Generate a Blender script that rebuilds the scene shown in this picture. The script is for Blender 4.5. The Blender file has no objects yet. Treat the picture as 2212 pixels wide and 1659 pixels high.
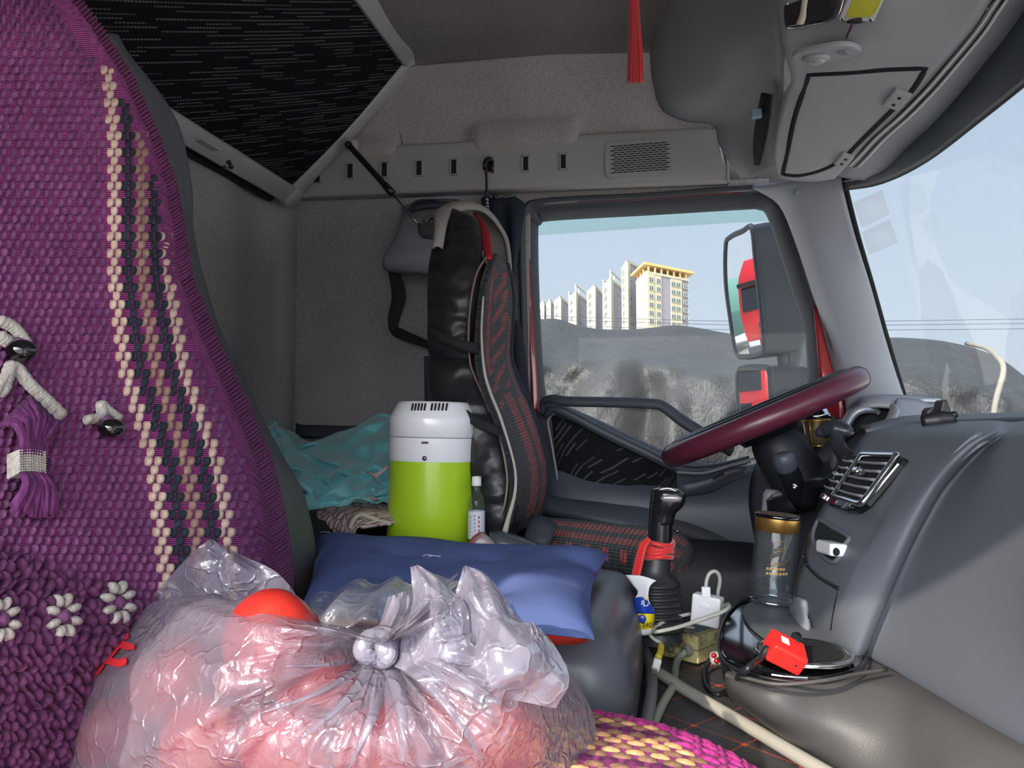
import bpy, bmesh, math, random
import numpy as np
from mathutils import Vector, Matrix, Euler
random.seed(7)
rng = np.random.RandomState(11)
R = math.radians
V = Vector
scene = bpy.context.scene
COL = scene.collection

# ------------------------------------------------------------------ camera
# truck frame: +X forward, +Y towards the driver's side, +Z up, camera at the origin
YAW, PITCH, FPX, CX, CY = R(12), R(3.2), 1661.0, 1106.0, 829.5
cam_d = bpy.data.cameras.new('camera')
cam = bpy.data.objects.new('camera', cam_d); COL.objects.link(cam)
cam.location = (0, 0, 0); cam.rotation_euler = (R(90) + PITCH, 0, YAW)
cam_d.sensor_width = 36; cam_d.lens = 36 * FPX / 2212
cam_d.clip_start = .01; cam_d.clip_end = 2000
scene.camera = cam

# ------------------------------------------------------------------ sky and sun
SUN_TRAVEL = V((0.32, 0.75, -0.40)).normalized()
w = bpy.data.worlds.new('sky'); scene.world = w; w.use_nodes = True
nt = w.node_tree; nt.nodes.clear()
def wn(t, **k):
    n = nt.nodes.new(t)
    for a, b in k.items(): setattr(n, a, b)
    return n
tc = wn('ShaderNodeTexCoord'); sx = wn('ShaderNodeSeparateXYZ'); nt.links.new(tc.outputs['Generated'], sx.inputs[0])
cr = wn('ShaderNodeValToRGB'); nt.links.new(sx.outputs['Z'], cr.inputs[0])
cr.color_ramp.elements[0].position = 0.0; cr.color_ramp.elements[0].color = (.62, .70, .79, 1)
cr.color_ramp.elements[1].position = .6; cr.color_ramp.elements[1].color = (.40, .53, .74, 1)
e = cr.color_ramp.elements.new(.22); e.color = (.54, .635, .76, 1)
dt = wn('ShaderNodeVectorMath', operation='DOT_PRODUCT'); nt.links.new(tc.outputs['Generated'], dt.inputs[0])
dt.inputs[1].default_value = -SUN_TRAVEL
mx = wn('ShaderNodeMath', operation='MAXIMUM'); nt.links.new(dt.outputs['Value'], mx.inputs[0]); mx.inputs[1].default_value = 0
pw = wn('ShaderNodeMath', operation='POWER'); nt.links.new(mx.outputs[0], pw.inputs[0]); pw.inputs[1].default_value = 3.0
glow = wn('ShaderNodeVectorMath', operation='SCALE'); glow.inputs[0].default_value = (.97, .98, 1.0); nt.links.new(pw.outputs[0], glow.inputs['Scale'])
gl2 = wn('ShaderNodeVectorMath', operation='SCALE'); nt.links.new(glow.outputs[0], gl2.inputs[0]); gl2.inputs['Scale'].default_value = 15.0
sk2 = wn('ShaderNodeVectorMath', operation='SCALE'); nt.links.new(cr.outputs[0], sk2.inputs[0]); sk2.inputs['Scale'].default_value = 1.15
ad0 = wn('ShaderNodeVectorMath', operation='ADD'); nt.links.new(gl2.outputs[0], ad0.inputs[0]); nt.links.new(sk2.outputs[0], ad0.inputs[1])
bg = wn('ShaderNodeBackground'); nt.links.new(ad0.outputs[0], bg.inputs[0])
wo = wn('ShaderNodeOutputWorld'); nt.links.new(bg.outputs[0], wo.inputs[0])
sun_d = bpy.data.lights.new('sun', 'SUN'); sun_d.energy = 5.0; sun_d.angle = R(.55); sun_d.color = (1, .87, .70)
sun = bpy.data.objects.new('sun', sun_d); COL.objects.link(sun)
sun.rotation_euler = SUN_TRAVEL.to_track_quat('-Z', 'Y').to_euler()
vs = scene.view_settings
scene.display_settings.display_device = 'sRGB'
vs.view_transform = 'Standard'; vs.look = 'None'; vs.gamma = 1; vs.exposure = 0.0; vs.use_curve_mapping = False
scene.cycles.max_bounces = 10; scene.cycles.diffuse_bounces = 7; scene.cycles.transparent_max_bounces = 24
scene.cycles.use_denoising = True
scene.cycles.caustics_reflective = False; scene.cycles.caustics_refractive = False
scene.cycles.sample_clamp_indirect = 20

# ------------------------------------------------------------------ placing helpers
_rt = V((math.cos(YAW), math.sin(YAW), 0)); _fh = V((-math.sin(YAW), math.cos(YAW), 0))
_fw = _fh * math.cos(PITCH) + V((0, 0, math.sin(PITCH))); _up = -_fh * math.sin(PITCH) + V((0, 0, math.cos(PITCH)))
def ray(px, py): return _rt * ((px - CX) / FPX) + _up * ((CY - py) / FPX) + _fw
def PY(px, py, Y): d = ray(px, py); return d * (Y / d.y)
def PX(px, py, X): d = ray(px, py); return d * (X / d.x)
def PZ(px, py, Z): d = ray(px, py); return d * (Z / d.z)
def PD(px, py, D): return ray(px, py) * D
def pts(lst, Y=None): return [PY(p[0], p[1], p[2] if len(p) > 2 else Y) for p in lst]

def spl(P, m, closed=False):
    P = np.asarray(P, float); n = len(P); out = []
    segs = n if closed else n - 1
    for i in range(segs):
        if closed: p0, p1, p2, p3 = P[(i-1) % n], P[i], P[(i+1) % n], P[(i+2) % n]
        else:
            p1, p2 = P[i], P[i+1]
            p0 = P[i-1] if i > 0 else 2*p1 - p2
            p3 = P[i+2] if i+2 < n else 2*p2 - p1
        for k in range(m):
            t = k / m
            out.append(.5*((2*p1)+(-p0+p2)*t+(2*p0-5*p1+4*p2-p3)*t*t+(-p0+3*p1-3*p2+p3)*t**3))
    if not closed: out.append(P[-1])
    return np.array(out)
def spl2(ctrl, mu, mv, closed_u=False):
    rows = [spl(r, mu, closed_u) for r in ctrl]
    A = np.array(rows); cols = [spl(A[:, j], mv) for j in range(A.shape[1])]
    return np.array(cols).transpose(1, 0, 2)

def ext(rows, k=1.0, end=False):
    """carry every row on past its first (or last) point, out of the photograph's frame"""
    out = []
    for r in rows:
        r = [V(p) for p in r]
        out.append(r + [r[-1] + (r[-1]-r[-2])*k] if end else [r[0] + (r[0]-r[1])*k] + r)
    return out

class MB:
    def __init__(s): s.v = []; s.f = []; s.uv = []; s.mi = []
    def face(s, idx, uv=None, mi=0):
        s.f.append(tuple(idx)); s.uv.append(uv or [(0, 0)]*len(idx)); s.mi.append(mi)
    def grid(s, G, closed=False, flip=False, mi=0, capends=False, us=1, vs=1):
        G = np.asarray(G, float); nv, nu = G.shape[:2]; b = len(s.v)
        s.v += [tuple(p) for p in G.reshape(-1, 3)]
        mu = nu if closed else nu - 1
        for i in range(nv-1):
            for j in range(mu):
                j2 = (j+1) % nu
                q = [b+i*nu+j, b+i*nu+j2, b+(i+1)*nu+j2, b+(i+1)*nu+j]
                uv = [(us*j/mu, vs*i/(nv-1)), (us*(j+1)/mu, vs*i/(nv-1)), (us*(j+1)/mu, vs*(i+1)/(nv-1)), (us*j/mu, vs*(i+1)/(nv-1))]
                if flip: q.reverse(); uv.reverse()
                s.face(q, uv, mi)
        if capends:
            a = [b+j for j in range(nu)]; c = [b+(nv-1)*nu+j for j in range(nu)]
            (c if flip else a).reverse(); s.face(a, None, mi); s.face(c, None, mi)
        return s
    def loft(s, ctrl, mu=4, mv=4, closed=False, **k): return s.grid(spl2([[tuple(p) for p in r] for r in ctrl], mu, mv, closed), closed, **k)
    def box(s, c, sz, M=None, mi=0):
        b = len(s.v); c = V(c); M = M or Matrix.Identity(3)
        for z in (-1, 1):
            for y in (-1, 1):
                for x in (-1, 1): s.v.append(tuple(c + M @ V((x*sz[0]/2, y*sz[1]/2, z*sz[2]/2))))
        U = [(0, 0), (1, 0), (1, 1), (0, 1)]
        for q in ((0, 2, 3, 1), (4, 5, 7, 6), (0, 1, 5, 4), (2, 6, 7, 3), (0, 4, 6, 2), (1, 3, 7, 5)): s.face([b+i for i in q], U, mi)
        return s
    def tube(s, P, r, n=8, m=4, mi=0, caps=True, closed=False, flat=None):
        P = spl([tuple(p) for p in P], m, closed) if m > 1 else np.array([tuple(p) for p in P])
        k = len(P); rr = np.interp(np.linspace(0, 1, k), np.linspace(0, 1, len(r)), r) if hasattr(r, '__len__') else [r]*k
        T = [V(P[min(i+1, k-1)] if not closed else P[(i+1) % k]) - V(P[max(i-1, 0)] if not closed else P[i-1]) for i in range(k)]
        up = V((0, 0, 1)) if abs(T[0].normalized().z) < .9 else V((1, 0, 0))
        a = T[0].cross(up).normalized(); rows = []
        for i in range(k):
            t = T[i].normalized() if T[i].length > 1e-9 else V((0, 0, 1))
            a = (a - t*a.dot(t)); a = a.normalized() if a.length > 1e-6 else t.orthogonal().normalized()
            bb = t.cross(a)
            fl = flat or 1
            rows.append([tuple(V(P[i]) + a*(rr[i]*math.cos(q)) + bb*(rr[i]*fl*math.sin(q))) for q in [2*math.pi*j/n for j in range(n)]])
        if closed: rows.append(rows[0])
        return s.grid(np.array(rows), True, mi=mi, capends=caps and not closed, vs=k)
    def lathe(s, prof, o, ax=V((0, 0, 1)), n=32, mi=0, sy=1, ref=None):
        ax = V(ax).normalized(); a = (V(ref) - ax*V(ref).dot(ax)).normalized() if ref is not None else ax.orthogonal().normalized(); b = ax.cross(a); o = V(o)
        rows = [[tuple(o + ax*z + a*(r*math.cos(q)) + b*(r*sy*math.sin(q))) for q in [2*math.pi*j/n for j in range(n)]] for r, z in prof]
        return s.grid(np.array(rows), True, mi=mi)
    def ell(s, c, r, M=None, n=16, m=10, mi=0):
        M = M or Matrix.Identity(3); rows = []
        for i in range(m+1):
            t = math.pi*i/m; t = min(max(t, .01), math.pi-.01)
            rows.append([tuple(V(c) + M @ V((r[0]*math.sin(t)*math.cos(q), r[1]*math.sin(t)*math.sin(q), -r[2]*math.cos(t)))) for q in [2*math.pi*j/n for j in range(n)]])
        return s.grid(np.array(rows), True, mi=mi)
    def prism(s, poly, ext, mi=0, side=True):
        b = len(s.v); n = len(poly); ext = V(ext)
        s.v += [tuple(p) for p in poly] + [tuple(V(p) + ext) for p in poly]
        s.face([b+i for i in range(n)][::-1], None, mi); s.face([b+n+i for i in range(n)], None, mi)
        if side:
            for i in range(n): j = (i+1) % n; s.face([b+i, b+j, b+n+j, b+n+i], None, mi)
        return s

def setp(o, label=None, cat=None, group=None, kind=None):
    for k, x in (('label', label), ('category', cat), ('group', group), ('kind', kind)):
        if x: o[k] = x
    return o
def thing(name, loc, label, cat, group=None, kind=None):
    o = bpy.data.objects.new(name, None); COL.objects.link(o); o.location = loc; o.empty_display_size = .02
    return setp(o, label, cat, group, kind)
def base(o):
    t = V((0, 0, 0))
    while o is not None: t += V(o.location); o = o.parent
    return t
def mk(name, mb, mats, parent=None, smooth=True, bevel=0, solid=0, sub=0, off=0, label=None, seg=2):
    me = bpy.data.meshes.new(name); b = base(parent) if parent is not None else V((0, 0, 0))
    me.from_pydata([tuple(V(p) - b) for p in mb.v], [], mb.f)
    u = me.uv_layers.new(name='UVMap'); flat = [c for f in mb.uv for q in f for c in q]
    if len(flat) == 2*len(me.loops): u.data.foreach_set('uv', flat)
    for m in (mats if isinstance(mats, (list, tuple)) else [mats]): me.materials.append(m)
    me.polygons.foreach_set('material_index', mb.mi)
    me.polygons.foreach_set('use_smooth', [smooth]*len(me.polygons)); me.update()
    o = bpy.data.objects.new(name, me); COL.objects.link(o)
    if parent is not None: o.parent = parent
    if solid: d = o.modifiers.new('solid', 'SOLIDIFY'); d.thickness = solid; d.offset = off
    if bevel: d = o.modifiers.new('bevel', 'BEVEL'); d.width = bevel; d.segments = seg; d.limit_method = 'ANGLE'; d.angle_limit = R(40)
    if sub: d = o.modifiers.new('sub', 'SUBSURF'); d.levels = sub; d.render_levels = sub
    if label: o['label'] = label
    return o
def frame_rot(xdir, zdir):
    x = V(xdir).normalized(); z = V(zdir); z = (z - x*z.dot(x)).normalized(); y = z.cross(x)
    return Matrix((x, y, z)).transposed()

# ------------------------------------------------------------------ materials
def lin(c): c = c/255.; return c/12.92 if c <= .04045 else ((c+.055)/1.055)**2.4
def C(r, g, b): return (lin(r), lin(g), lin(b), 1)
class NT:
    def __init__(s, name):
        s.m = bpy.data.materials.new(name); s.m.use_nodes = True; s.t = s.m.node_tree; s.t.nodes.clear()
        s.out = s.t.nodes.new('ShaderNodeOutputMaterial')
    def n(s, t, **k):
        x = s.t.nodes.new('ShaderNode'+t)
        for a, b in k.items(): setattr(x, a, b)
        return x
    def l(s, a, b): s.t.links.new(a, b)
    def put(s, sock, x):
        if hasattr(x, 'is_output') or hasattr(x, 'links'): s.l(x, sock)
        else: sock.default_value = x
    def M(s, op, a, b=0, c=0):
        x = s.n('Math', operation=op)
        for i, q in enumerate((a, b, c)): s.put(x.inputs[i], q)
        return x.outputs[0]
    def mix(s, f, a, b, t='MIX'):
        x = s.n('MixRGB', blend_type=t)
        for i, q in enumerate((f, a, b)): s.put(x.inputs[i], q)
        return x.outputs[0]
    def co(s, kind='Object', sc=(1, 1, 1), rot=(0, 0, 0)):
        t = s.n('TexCoord'); mp = s.n('Mapping'); s.l(t.outputs[kind], mp.inputs[0]); mp.inputs['Scale'].default_value = sc; mp.inputs['Rotation'].default_value = rot
        return mp.outputs[0]
    def noise(s, scale, detail=2, vec=None, rough=.5, out='Fac'):
        x = s.n('TexNoise'); x.inputs['Scale'].default_value = scale; x.inputs['Detail'].default_value = detail; x.inputs['Roughness'].default_value = rough
        s.l(vec if vec is not None else s.co(), x.inputs['Vector']); return x.outputs[out]
    def ramp(s, f, stops):
        x = s.n('ValToRGB'); s.put(x.inputs[0], f); el = x.color_ramp.elements
        while len(el) < len(stops): el.new(.5)
        for q, (p, c) in zip(el, stops): q.position = p; q.color = c if len(c) == 4 else (*c, 1)
        return x.outputs[0]
    def bump(s, h, strength=.3, dist=.002, nrm=None):
        x = s.n('Bump'); x.inputs['Strength'].default_value = strength; x.inputs['Distance'].default_value = dist; s.put(x.inputs['Height'], h)
        if nrm is not None: s.l(nrm, x.inputs['Normal'])
        return x.outputs[0]
    def pbr(s, col, rough=.6, metal=0, nrm=None, spec=.5, coat=0, trans=0, alpha=1, sheen=0, ior=1.45, coatr=.05):
        x = s.n('BsdfPrincipled'); I = x.inputs
        for k, q in (('Base Color', col), ('Roughness', rough), ('Metallic', metal), ('Specular IOR Level', spec), ('Coat Weight', coat), ('Transmission Weight', trans), ('Alpha', alpha), ('Sheen Weight', sheen), ('IOR', ior), ('Coat Roughness', coatr)): s.put(I[k], q)
        if nrm is not None: s.l(nrm, I['Normal'])
        return x.outputs[0]
    def fin(s, sh): s.l(sh, s.out.inputs['Surface']); return s.m
def simple(name, col, rough=.6, metal=0, bs=0, bst=.3, spec=.5, coat=0, var=0, vs_=8, sheen=0, dist=.001):
    t = NT(name); c = col
    if var:
        f = t.noise(vs_, 4); a = tuple(min(1, x*(1-var)) for x in col[:3])+(1,); b = tuple(min(1, x*(1+var)) for x in col[:3])+(1,)
        c = t.ramp(f, [(.3, a), (.7, b)])
    nr = t.bump(t.noise(bs, 3), bst, dist) if bs else None
    return t.fin(t.pbr(c, rough, metal, nr, spec, coat, sheen=sheen))
def felt(name, col, amt=.28, sc=420):
    t = NT(name); f = t.noise(sc, 2); g = t.noise(3, 3)
    a = tuple(x*(1-amt) for x in col[:3])+(1,); b = tuple(x*(1+amt) for x in col[:3])+(1,)
    c = t.ramp(f, [(.35, a), (.65, b)]); c2 = t.ramp(g, [(.3, (.86, .86, .86, 1)), (.7, (1.1, 1.1, 1.1, 1))])
    return t.fin(t.pbr(t.mix(1, c, c2, 'MULTIPLY'), .95, 0, t.bump(f, .35, .001), .15, sheen=.1))
def dashed(name, basec, dashc, rot, rows=60, dens=.50, dots=5.0):
    t = NT(name); uv = t.co('UV', (1, 1, 1), (0, 0, rot)); sp = t.n('SeparateXYZ'); t.l(uv, sp.inputs[0])
    u, v = sp.outputs[0], sp.outputs[1]
    tv = t.M('MULTIPLY', v, rows); row = t.M('FLOOR', tv); fr = t.M('FRACT', tv)
    wn1 = t.n('TexWhiteNoise', noise_dimensions='1D'); t.l(row, wn1.inputs['W'])
    us = t.M('MULTIPLY_ADD', u, rows/7., t.M('MULTIPLY', wn1.outputs['Value'], 19.0)); cell = t.M('FLOOR', us)
    cmb = t.n('CombineXYZ'); t.l(cell, cmb.inputs[0]); t.l(row, cmb.inputs[1])
    w2 = t.n('TexWhiteNoise', noise_dimensions='2D'); t.l(cmb.outputs[0], w2.inputs['Vector'])
    on = t.M('LESS_THAN', w2.outputs['Value'], dens)
    dot = t.M('LESS_THAN', t.M('FRACT', t.M('MULTIPLY', u, rows*dots/4)), .72)
    ln = t.M('LESS_THAN', t.M('ABSOLUTE', t.M('SUBTRACT', fr, .5)), .17)
    msk = t.M('MULTIPLY', t.M('MULTIPLY', on, dot), ln)
    msk = t.M('MULTIPLY', msk, t.M('MULTIPLY_ADD', w2.outputs['Value'], -1.1, 1.0))
    f = t.noise(500, 2); bc = t.ramp(f, [(.3, tuple(x*.6 for x in basec[:3])), (.7, tuple(x*1.4 for x in basec[:3]))])
    return t.fin(t.pbr(t.mix(msk, bc, dashc), .9, 0, t.bump(f, .3, .001), .15))
def glass_pane(name, tint=(.93, .96, .97, 1), refl=.06, dust=.0, dust_sheen_c=(.8, .85, .9, 1)):
    t = NT(name); tr = t.n('BsdfTransparent'); tr.inputs[0].default_value = tint
    gl = t.n('BsdfGlossy'); gl.inputs['Roughness'].default_value = .02
    lw = t.n('LayerWeight'); lw.inputs[0].default_value = .25
    f = t.M('MULTIPLY_ADD', lw.outputs['Fresnel'], .07, refl*.06)
    mxs = t.n('MixShader'); t.l(f, mxs.inputs[0]); t.l(tr.outputs[0], mxs.inputs[1]); t.l(gl.outputs[0], mxs.inputs[2])
    sh = mxs.outputs[0]
    if dust:
        df = t.n('BsdfTranslucent'); df.inputs[0].default_value = dust_sheen_c
        d2 = t.n('BsdfDiffuse'); d2.inputs[0].default_value = dust_sheen_c
        ad = t.n('MixShader'); ad.inputs[0].default_value = .5; t.l(df.outputs[0], ad.inputs[1]); t.l(d2.outputs[0], ad.inputs[2])
        n = t.ramp(t.noise(5, 6, rough=.65), [(.35, (0, 0, 0)), (.8, (1, 1, 1))])
        ff = t.M('MULTIPLY_ADD', n, dust, dust*.5)
        m3 = t.n('MixShader'); t.l(ff, m3.inputs[0]); t.l(sh, m3.inputs[1]); t.l(ad.outputs[0], m3.inputs[2]); sh = m3.outputs[0]
    return t.fin(sh)

M_felt = felt('felt_grey', C(160, 156, 158))
M_feltlo = felt('felt_side', C(158, 154, 157))
M_rail = simple('rail_plastic', C(158, 156, 160), .55, bs=900, bst=.15)
M_plast = simple('grey_plastic', C(150, 152, 160), .5, bs=700, bst=.2)
M_plastd = simple('dark_plastic', C(68, 73, 84), .45, bs=700, bst=.2)
M_dash = simple('dash_plastic', C(92, 97, 106), .5, bs=900, bst=.35, var=.05, vs_=5)
M_dashl = simple('dash_lower', C(72, 71, 72), .5, bs=500, bst=.3, var=.10, vs_=14)
M_black = simple('black_plastic', C(30, 31, 35), .35)
M_blackm = simple('black_matt', C(24, 25, 29), .8)
M_floor = simple('floor_dark', C(66, 66, 70), .8)
M_gloss = simple('gloss_black', C(14, 14, 16), .06, coat=1)
M_chrome = simple('chrome', C(215, 218, 222), .12, 1)
M_steel = simple('steel', C(150, 150, 152), .3, 1)
M_rubber = simple('rubber', C(66, 70, 80), .6, bs=300, bst=.1)
M_red = simple('red_paint', C(150, 30, 36), .25, coat=.6)
M_frame = simple('bunk_frame_grey', C(164, 165, 170), .5)
M_white = simple('white_plastic', C(226, 228, 232), .3)
# ------------------------------------------------------------------ the cab shell
YW = 2.15
def struct(name, mb, m, parent=None, **k):
    o = mk(name, mb, m, parent, **k)
    if parent is None: o['kind'] = 'structure'
    return o
# rear wall: plan profile extruded upwards, rounded corner column next to the side wall
prof = [(-1.17, -.45), (-1.17, .4), (-1.17, 1.2), (-1.165, 1.55), (-1.15, 1.75), (-1.165, 1.86), (-1.17, 1.95), (-1.15, 2.02), (-1.135, 2.07), (-1.14, 2.12), (-1.152, 2.142)]
zs = [-1.1, -.5, 0, .3, .55, .8, 1.06]
struct('wall_rear', MB().loft([[(x + (.02*math.sin(z*5) if 1.5 < y < 2 else 0), y, z) for x, y in prof] for z in zs], 5, 3), M_felt, solid=.02, off=1)
# driver-side sleeper wall, with a pressed lower arch
def wdp(px, py, dy=0): return tuple(PY(px, py, YW + dy))
rowsw = []
for py in (380, 470, 560, 640, 720, 790, 830, 880, 950, 1050, 1250, 1500):
    r = []
    for px in (624, 640, 660, 690, 720, 745, 800, 860, 940, 1020, 1100, 1146):
        d = 0
        arch = 790 + (px - 690)*.32 if px > 690 else 790 + (690-px)*2
        if py > arch: d = -.018
        r.append(wdp(px, py, d))
    rowsw.append(r)
struct('wall_driver', MB().loft(rowsw, 4, 3), M_feltlo, solid=.02, off=-1)
struct('wall_header', MB().loft([[PY(1120, 300, 2.17), PY(1400, 300, 2.17), PY(1650, 300, 2.17), PY(1830, 300, 2.10)], [PY(1120, 418, 2.17), PY(1400, 418, 2.17), PY(1650, 402, 2.17), PY(1830, 402, 2.10)]], 2, 2), M_feltlo, solid=.01, off=-1)
# thin seam strip in the corner
struct('trim_1', MB().tube([wdp(623, 380, -.003), wdp(622.5, 660, -.003), wdp(619, 990, -.003)], .0035, m=4), M_blackm)
# upper felt: leaning panel between the rail and the ceiling crease, with pressed recesses
def crease(px): return 140 - (px - 900)*45/510.
rows = []
for t in (0, .12, .3, .5, .68, .8, .92, 1.0):
    r = []
    for px in (560, 700, 790, 850, 865, 900, 960, 1010, 1035, 1060, 1130, 1200, 1240, 1255, 1300, 1400, 1500, 1640, 1800):
        top = crease(px); bot = 345 - (px-700)*.062
        py = top + (bot-top)*t
        y = 1.98 + .10*t**.8
        if t > .7 and (1035 <= px <= 1240): y -= .03*min(1, (t-.7)/.15)
        if t > .75 and (px <= 850): y -= .03*min(1, (t-.75)/.15)
        if t > .5 and px >= 1255: y -= .0
        r.append(tuple(PY(px, py, y)))
    rows.append(r)
struct('wall_upper', MB().loft(rows, 3, 3), M_felt, solid=.015, off=-1)
# ceiling
rows = []
zc = PY(1150, 118, 1.98).z
for k, (yy, dz) in enumerate(((2.03, -.01), (1.985, .0), (1.93, .012), (1.8, .045), (1.5, .06), (1.0, .07), (.4, .07), (-.1, .05), (-.42, .0))):
    rows.append([(x, yy, PY(1150 + x*400, 118, 1.98).z + dz if yy > 1.9 else zc + dz + .02*(x > 99)) for x in (-1.25, -.9, -.6, -.3, 0, .3, .6, .9)])
struct('ceiling', MB().loft(rows, 3, 4), felt('headliner', C(120, 116, 117)), solid=.03, off=1)
# small dark fastener of the ceiling
c0 = PZ(948, 29, zc + .035)
o = mk('trim_screw', MB().lathe([(0, -.003), (.006, -.003), (.009, 0), (.011, .003)], c0, (0, 0, 1), 14), M_black)
setp(o, 'small dark round screw in the ceiling between bunk and red tassel', 'screw')
# passenger side: header above the open doorway, rear pillar (behind the camera)
struct('wall_passenger', MB().box((-.05, -.43, .84), (2.3, .05, .56)).box((-.99, -.43, 0), (.40, .05, 2.2)).box((.95, -.43, 0), (.3, .05, 2.2)), M_feltlo, smooth=False)
# front firewall below the dash and floor
struct('floor', MB().loft([[(x, y, -.38) for x in (-1.2, -.6, 0, .4, .8)] for y in (.66, 1.0, 1.4, 1.62)], 2, 2), M_floor, solid=.02, off=-1)
struct('floor_lower', MB().box((-.2, .9, -1.06), (2.0, 2.7, .04)), M_floor, smooth=False)

# stitched floor mat with orange diamond quilting
t = NT('floor_mat'); uvc = t.co('Object', (1, 1, 1), (0, 0, R(40))); sp = t.n('SeparateXYZ'); t.l(uvc, sp.inputs[0])
def lines(ax, per, wd):
    f = t.M('FRACT', t.M('MULTIPLY', sp.outputs[ax], 1/per)); return t.M('LESS_THAN', t.M('ABSOLUTE', t.M('SUBTRACT', f, .5)), wd)
def dashm(ax): return t.M('LESS_THAN', t.M('FRACT', t.M('MULTIPLY', sp.outputs[ax], 260.)), .7)
l1 = t.M('MULTIPLY', lines(0, .075, .010), dashm(1)); l2 = t.M('MULTIPLY', lines(1, .075, .010), dashm(0))
star = t.M('MULTIPLY', lines(0, .075, .05), lines(1, .075, .05))
msk = t.M('MAXIMUM', t.M('MAXIMUM', l1, l2), star)
pux = t.M('ABSOLUTE', t.M('SINE', t.M('MULTIPLY', sp.outputs[0], math.pi/.075))); puy = t.M('ABSOLUTE', t.M('SINE', t.M('MULTIPLY', sp.outputs[1], math.pi/.075)))
h = t.M('MULTIPLY', t.M('POWER', t.M('ABSOLUTE', t.M('COSINE', t.M('MULTIPLY', sp.outputs[0], math.pi/.075))), .4), t.M('POWER', t.M('ABSOLUTE', t.M('COSINE', t.M('MULTIPLY', sp.outputs[1], math.pi/.075))), .4))
M_mat = t.fin(t.pbr(t.mix(msk, C(66, 64, 68), C(235, 90, 50)), .45, 0, t.bump(t.noise(40, 3), .4, .003), .5))
mat_rows = [[(x, y, -.377 + .004*math.sin(x*9+y*7)) for x in np.linspace(-.25, .6, 9)] for y in np.linspace(.42, 1.55, 9)]
o = mk('floor_mat', MB().loft(mat_rows, 3, 3), M_mat, solid=.008, off=-1)
setp(o, 'dark grey quilted floor mat with orange diamond stitching beside the centre console', 'floor mat')
# a step of the floor towards the passenger feet
struct('floor_side', MB().box((0, .43, -.72), (2.0, .03, .66)), M_blackm, smooth=False)

# ---- storage rail above the door, with slots and a speaker grille
YR = 2.035
rail = thing('trim_2', PY(1100, 380, YR), None, None, kind='structure')
out = [(600, 352), (700, 334), (762, 322), (900, 313), (1100, 300), (1300, 288), (1500, 278), (1546, 276), (1553, 300), (1568, 332), (1570, 396), (1500, 400), (1300, 408), (1100, 416), (900, 424), (700, 432), (600, 437)]
top = [(600, 352), (762, 322), (1000, 307), (1250, 291), (1450, 280), (1546, 276)]
bot = [(600, 428), (762, 422), (1000, 412), (1250, 402), (1450, 394), (1570, 389)]
rr = []
for k, yy in ((0, 2.10), (0, YR+.01), (1, YR), (2, YR), (3, YR), (4, YR+.004), (5, YR+.02), (6, 2.12)):
    f = {0: 0, 1: .05, 2: .35, 3: .7, 4: .95, 5: 1.03, 6: 1.10}[k]
    rr.append([tuple(PY(a[0]+(b[0]-a[0])*f, a[1]+(b[1]-a[1])*f, yy)) for a, b in zip(top, bot)])
mk('rail_panel', MB().loft(rr, 4, 3), M_rail, rail)
# end cap
mk('rail_end', MB().prism([PY(*p, YR) for p in ((1546, 276), (1553, 300), (1568, 332), (1570, 391))] + [PY(*p, 2.12) for p in ((1577, 396), (1575, 335), (1560, 300), (1553, 277))], (0, .004, 0)), M_rail, rail)
for i, (px, py) in enumerate(((686, 380), (757, 370), (831, 367), (906, 364), (981, 361), (1059, 357), (1136, 354), (1217, 350))):
    w_, h_ = 7, 16
    mb = MB(); a = PY(px-w_, py-h_, YR); b = PY(px+w_, py+h_, YR)
    mb.box(((a.x+b.x)/2, YR-.001, (a.z+b.z)/2), (abs(b.x-a.x), .006, abs(a.z-b.z)))
    s_ = mk('slot', mb, M_blackm, rail, smooth=False, bevel=.0012)
    mb = MB()
    for (ax, az, bx, bz) in ((a.x, a.z, b.x, a.z), (a.x, b.z, b.x, b.z), (a.x, a.z, a.x, b.z), (b.x, a.z, b.x, b.z)):
        mb.box(((ax+bx)/2, YR-.002, (az+bz)/2), (abs(bx-ax)+.004, .007, abs(bz-az)+.004))
    mk('slot_rim', mb, M_rail, s_, smooth=False, bevel=.001)
# speaker grille
gr = MB(); g0 = PY(1307, 296, YR-.004); g1 = PY(1455, 388, YR-.004)
mb = MB()
def rrect(cx, cz, w_, h_, r_, y, n=6, sh=0):
    o_ = []
    for (sx_, sz_, a0) in ((1, 1, 0), (-1, 1, 90), (-1, -1, 180), (1, -1, 270)):
        for k in range(n+1):
            a = R(a0 + 90*k/n); x = cx + sx_*(w_/2-r_) + r_*math.cos(a); z = cz + sz_*(h_/2-r_) + r_*math.sin(a)
            o_.append((x, y, z + sh*(x-cx)))
    return o_
cx_, cz_ = (g0.x+g1.x)/2, (g0.z+g1.z)/2
mb.prism(rrect(cx_, cz_, .180, .098, .018, YR-.001, sh=.0), (0, -.005, 0))
gp = mk('speaker_grille', mb, M_rail, rail, smooth=False, bevel=.001)
mb = MB()
for r_ in range(13):
    for c_ in range(9 if r_ % 2 else 9):
        x = cx_ - .068 + c_*.0165 + (.008 if r_ % 2 else 0); z = cz_ + .036 - r_*.006
        mb.box((x, YR-.0062, z), (.0115, .002, .0024))
        mb.box((x+.0082, YR-.0062, z), (.0022, .002, .0022))
mk('grille_slots', mb, M_blackm, gp, smooth=False)

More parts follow.
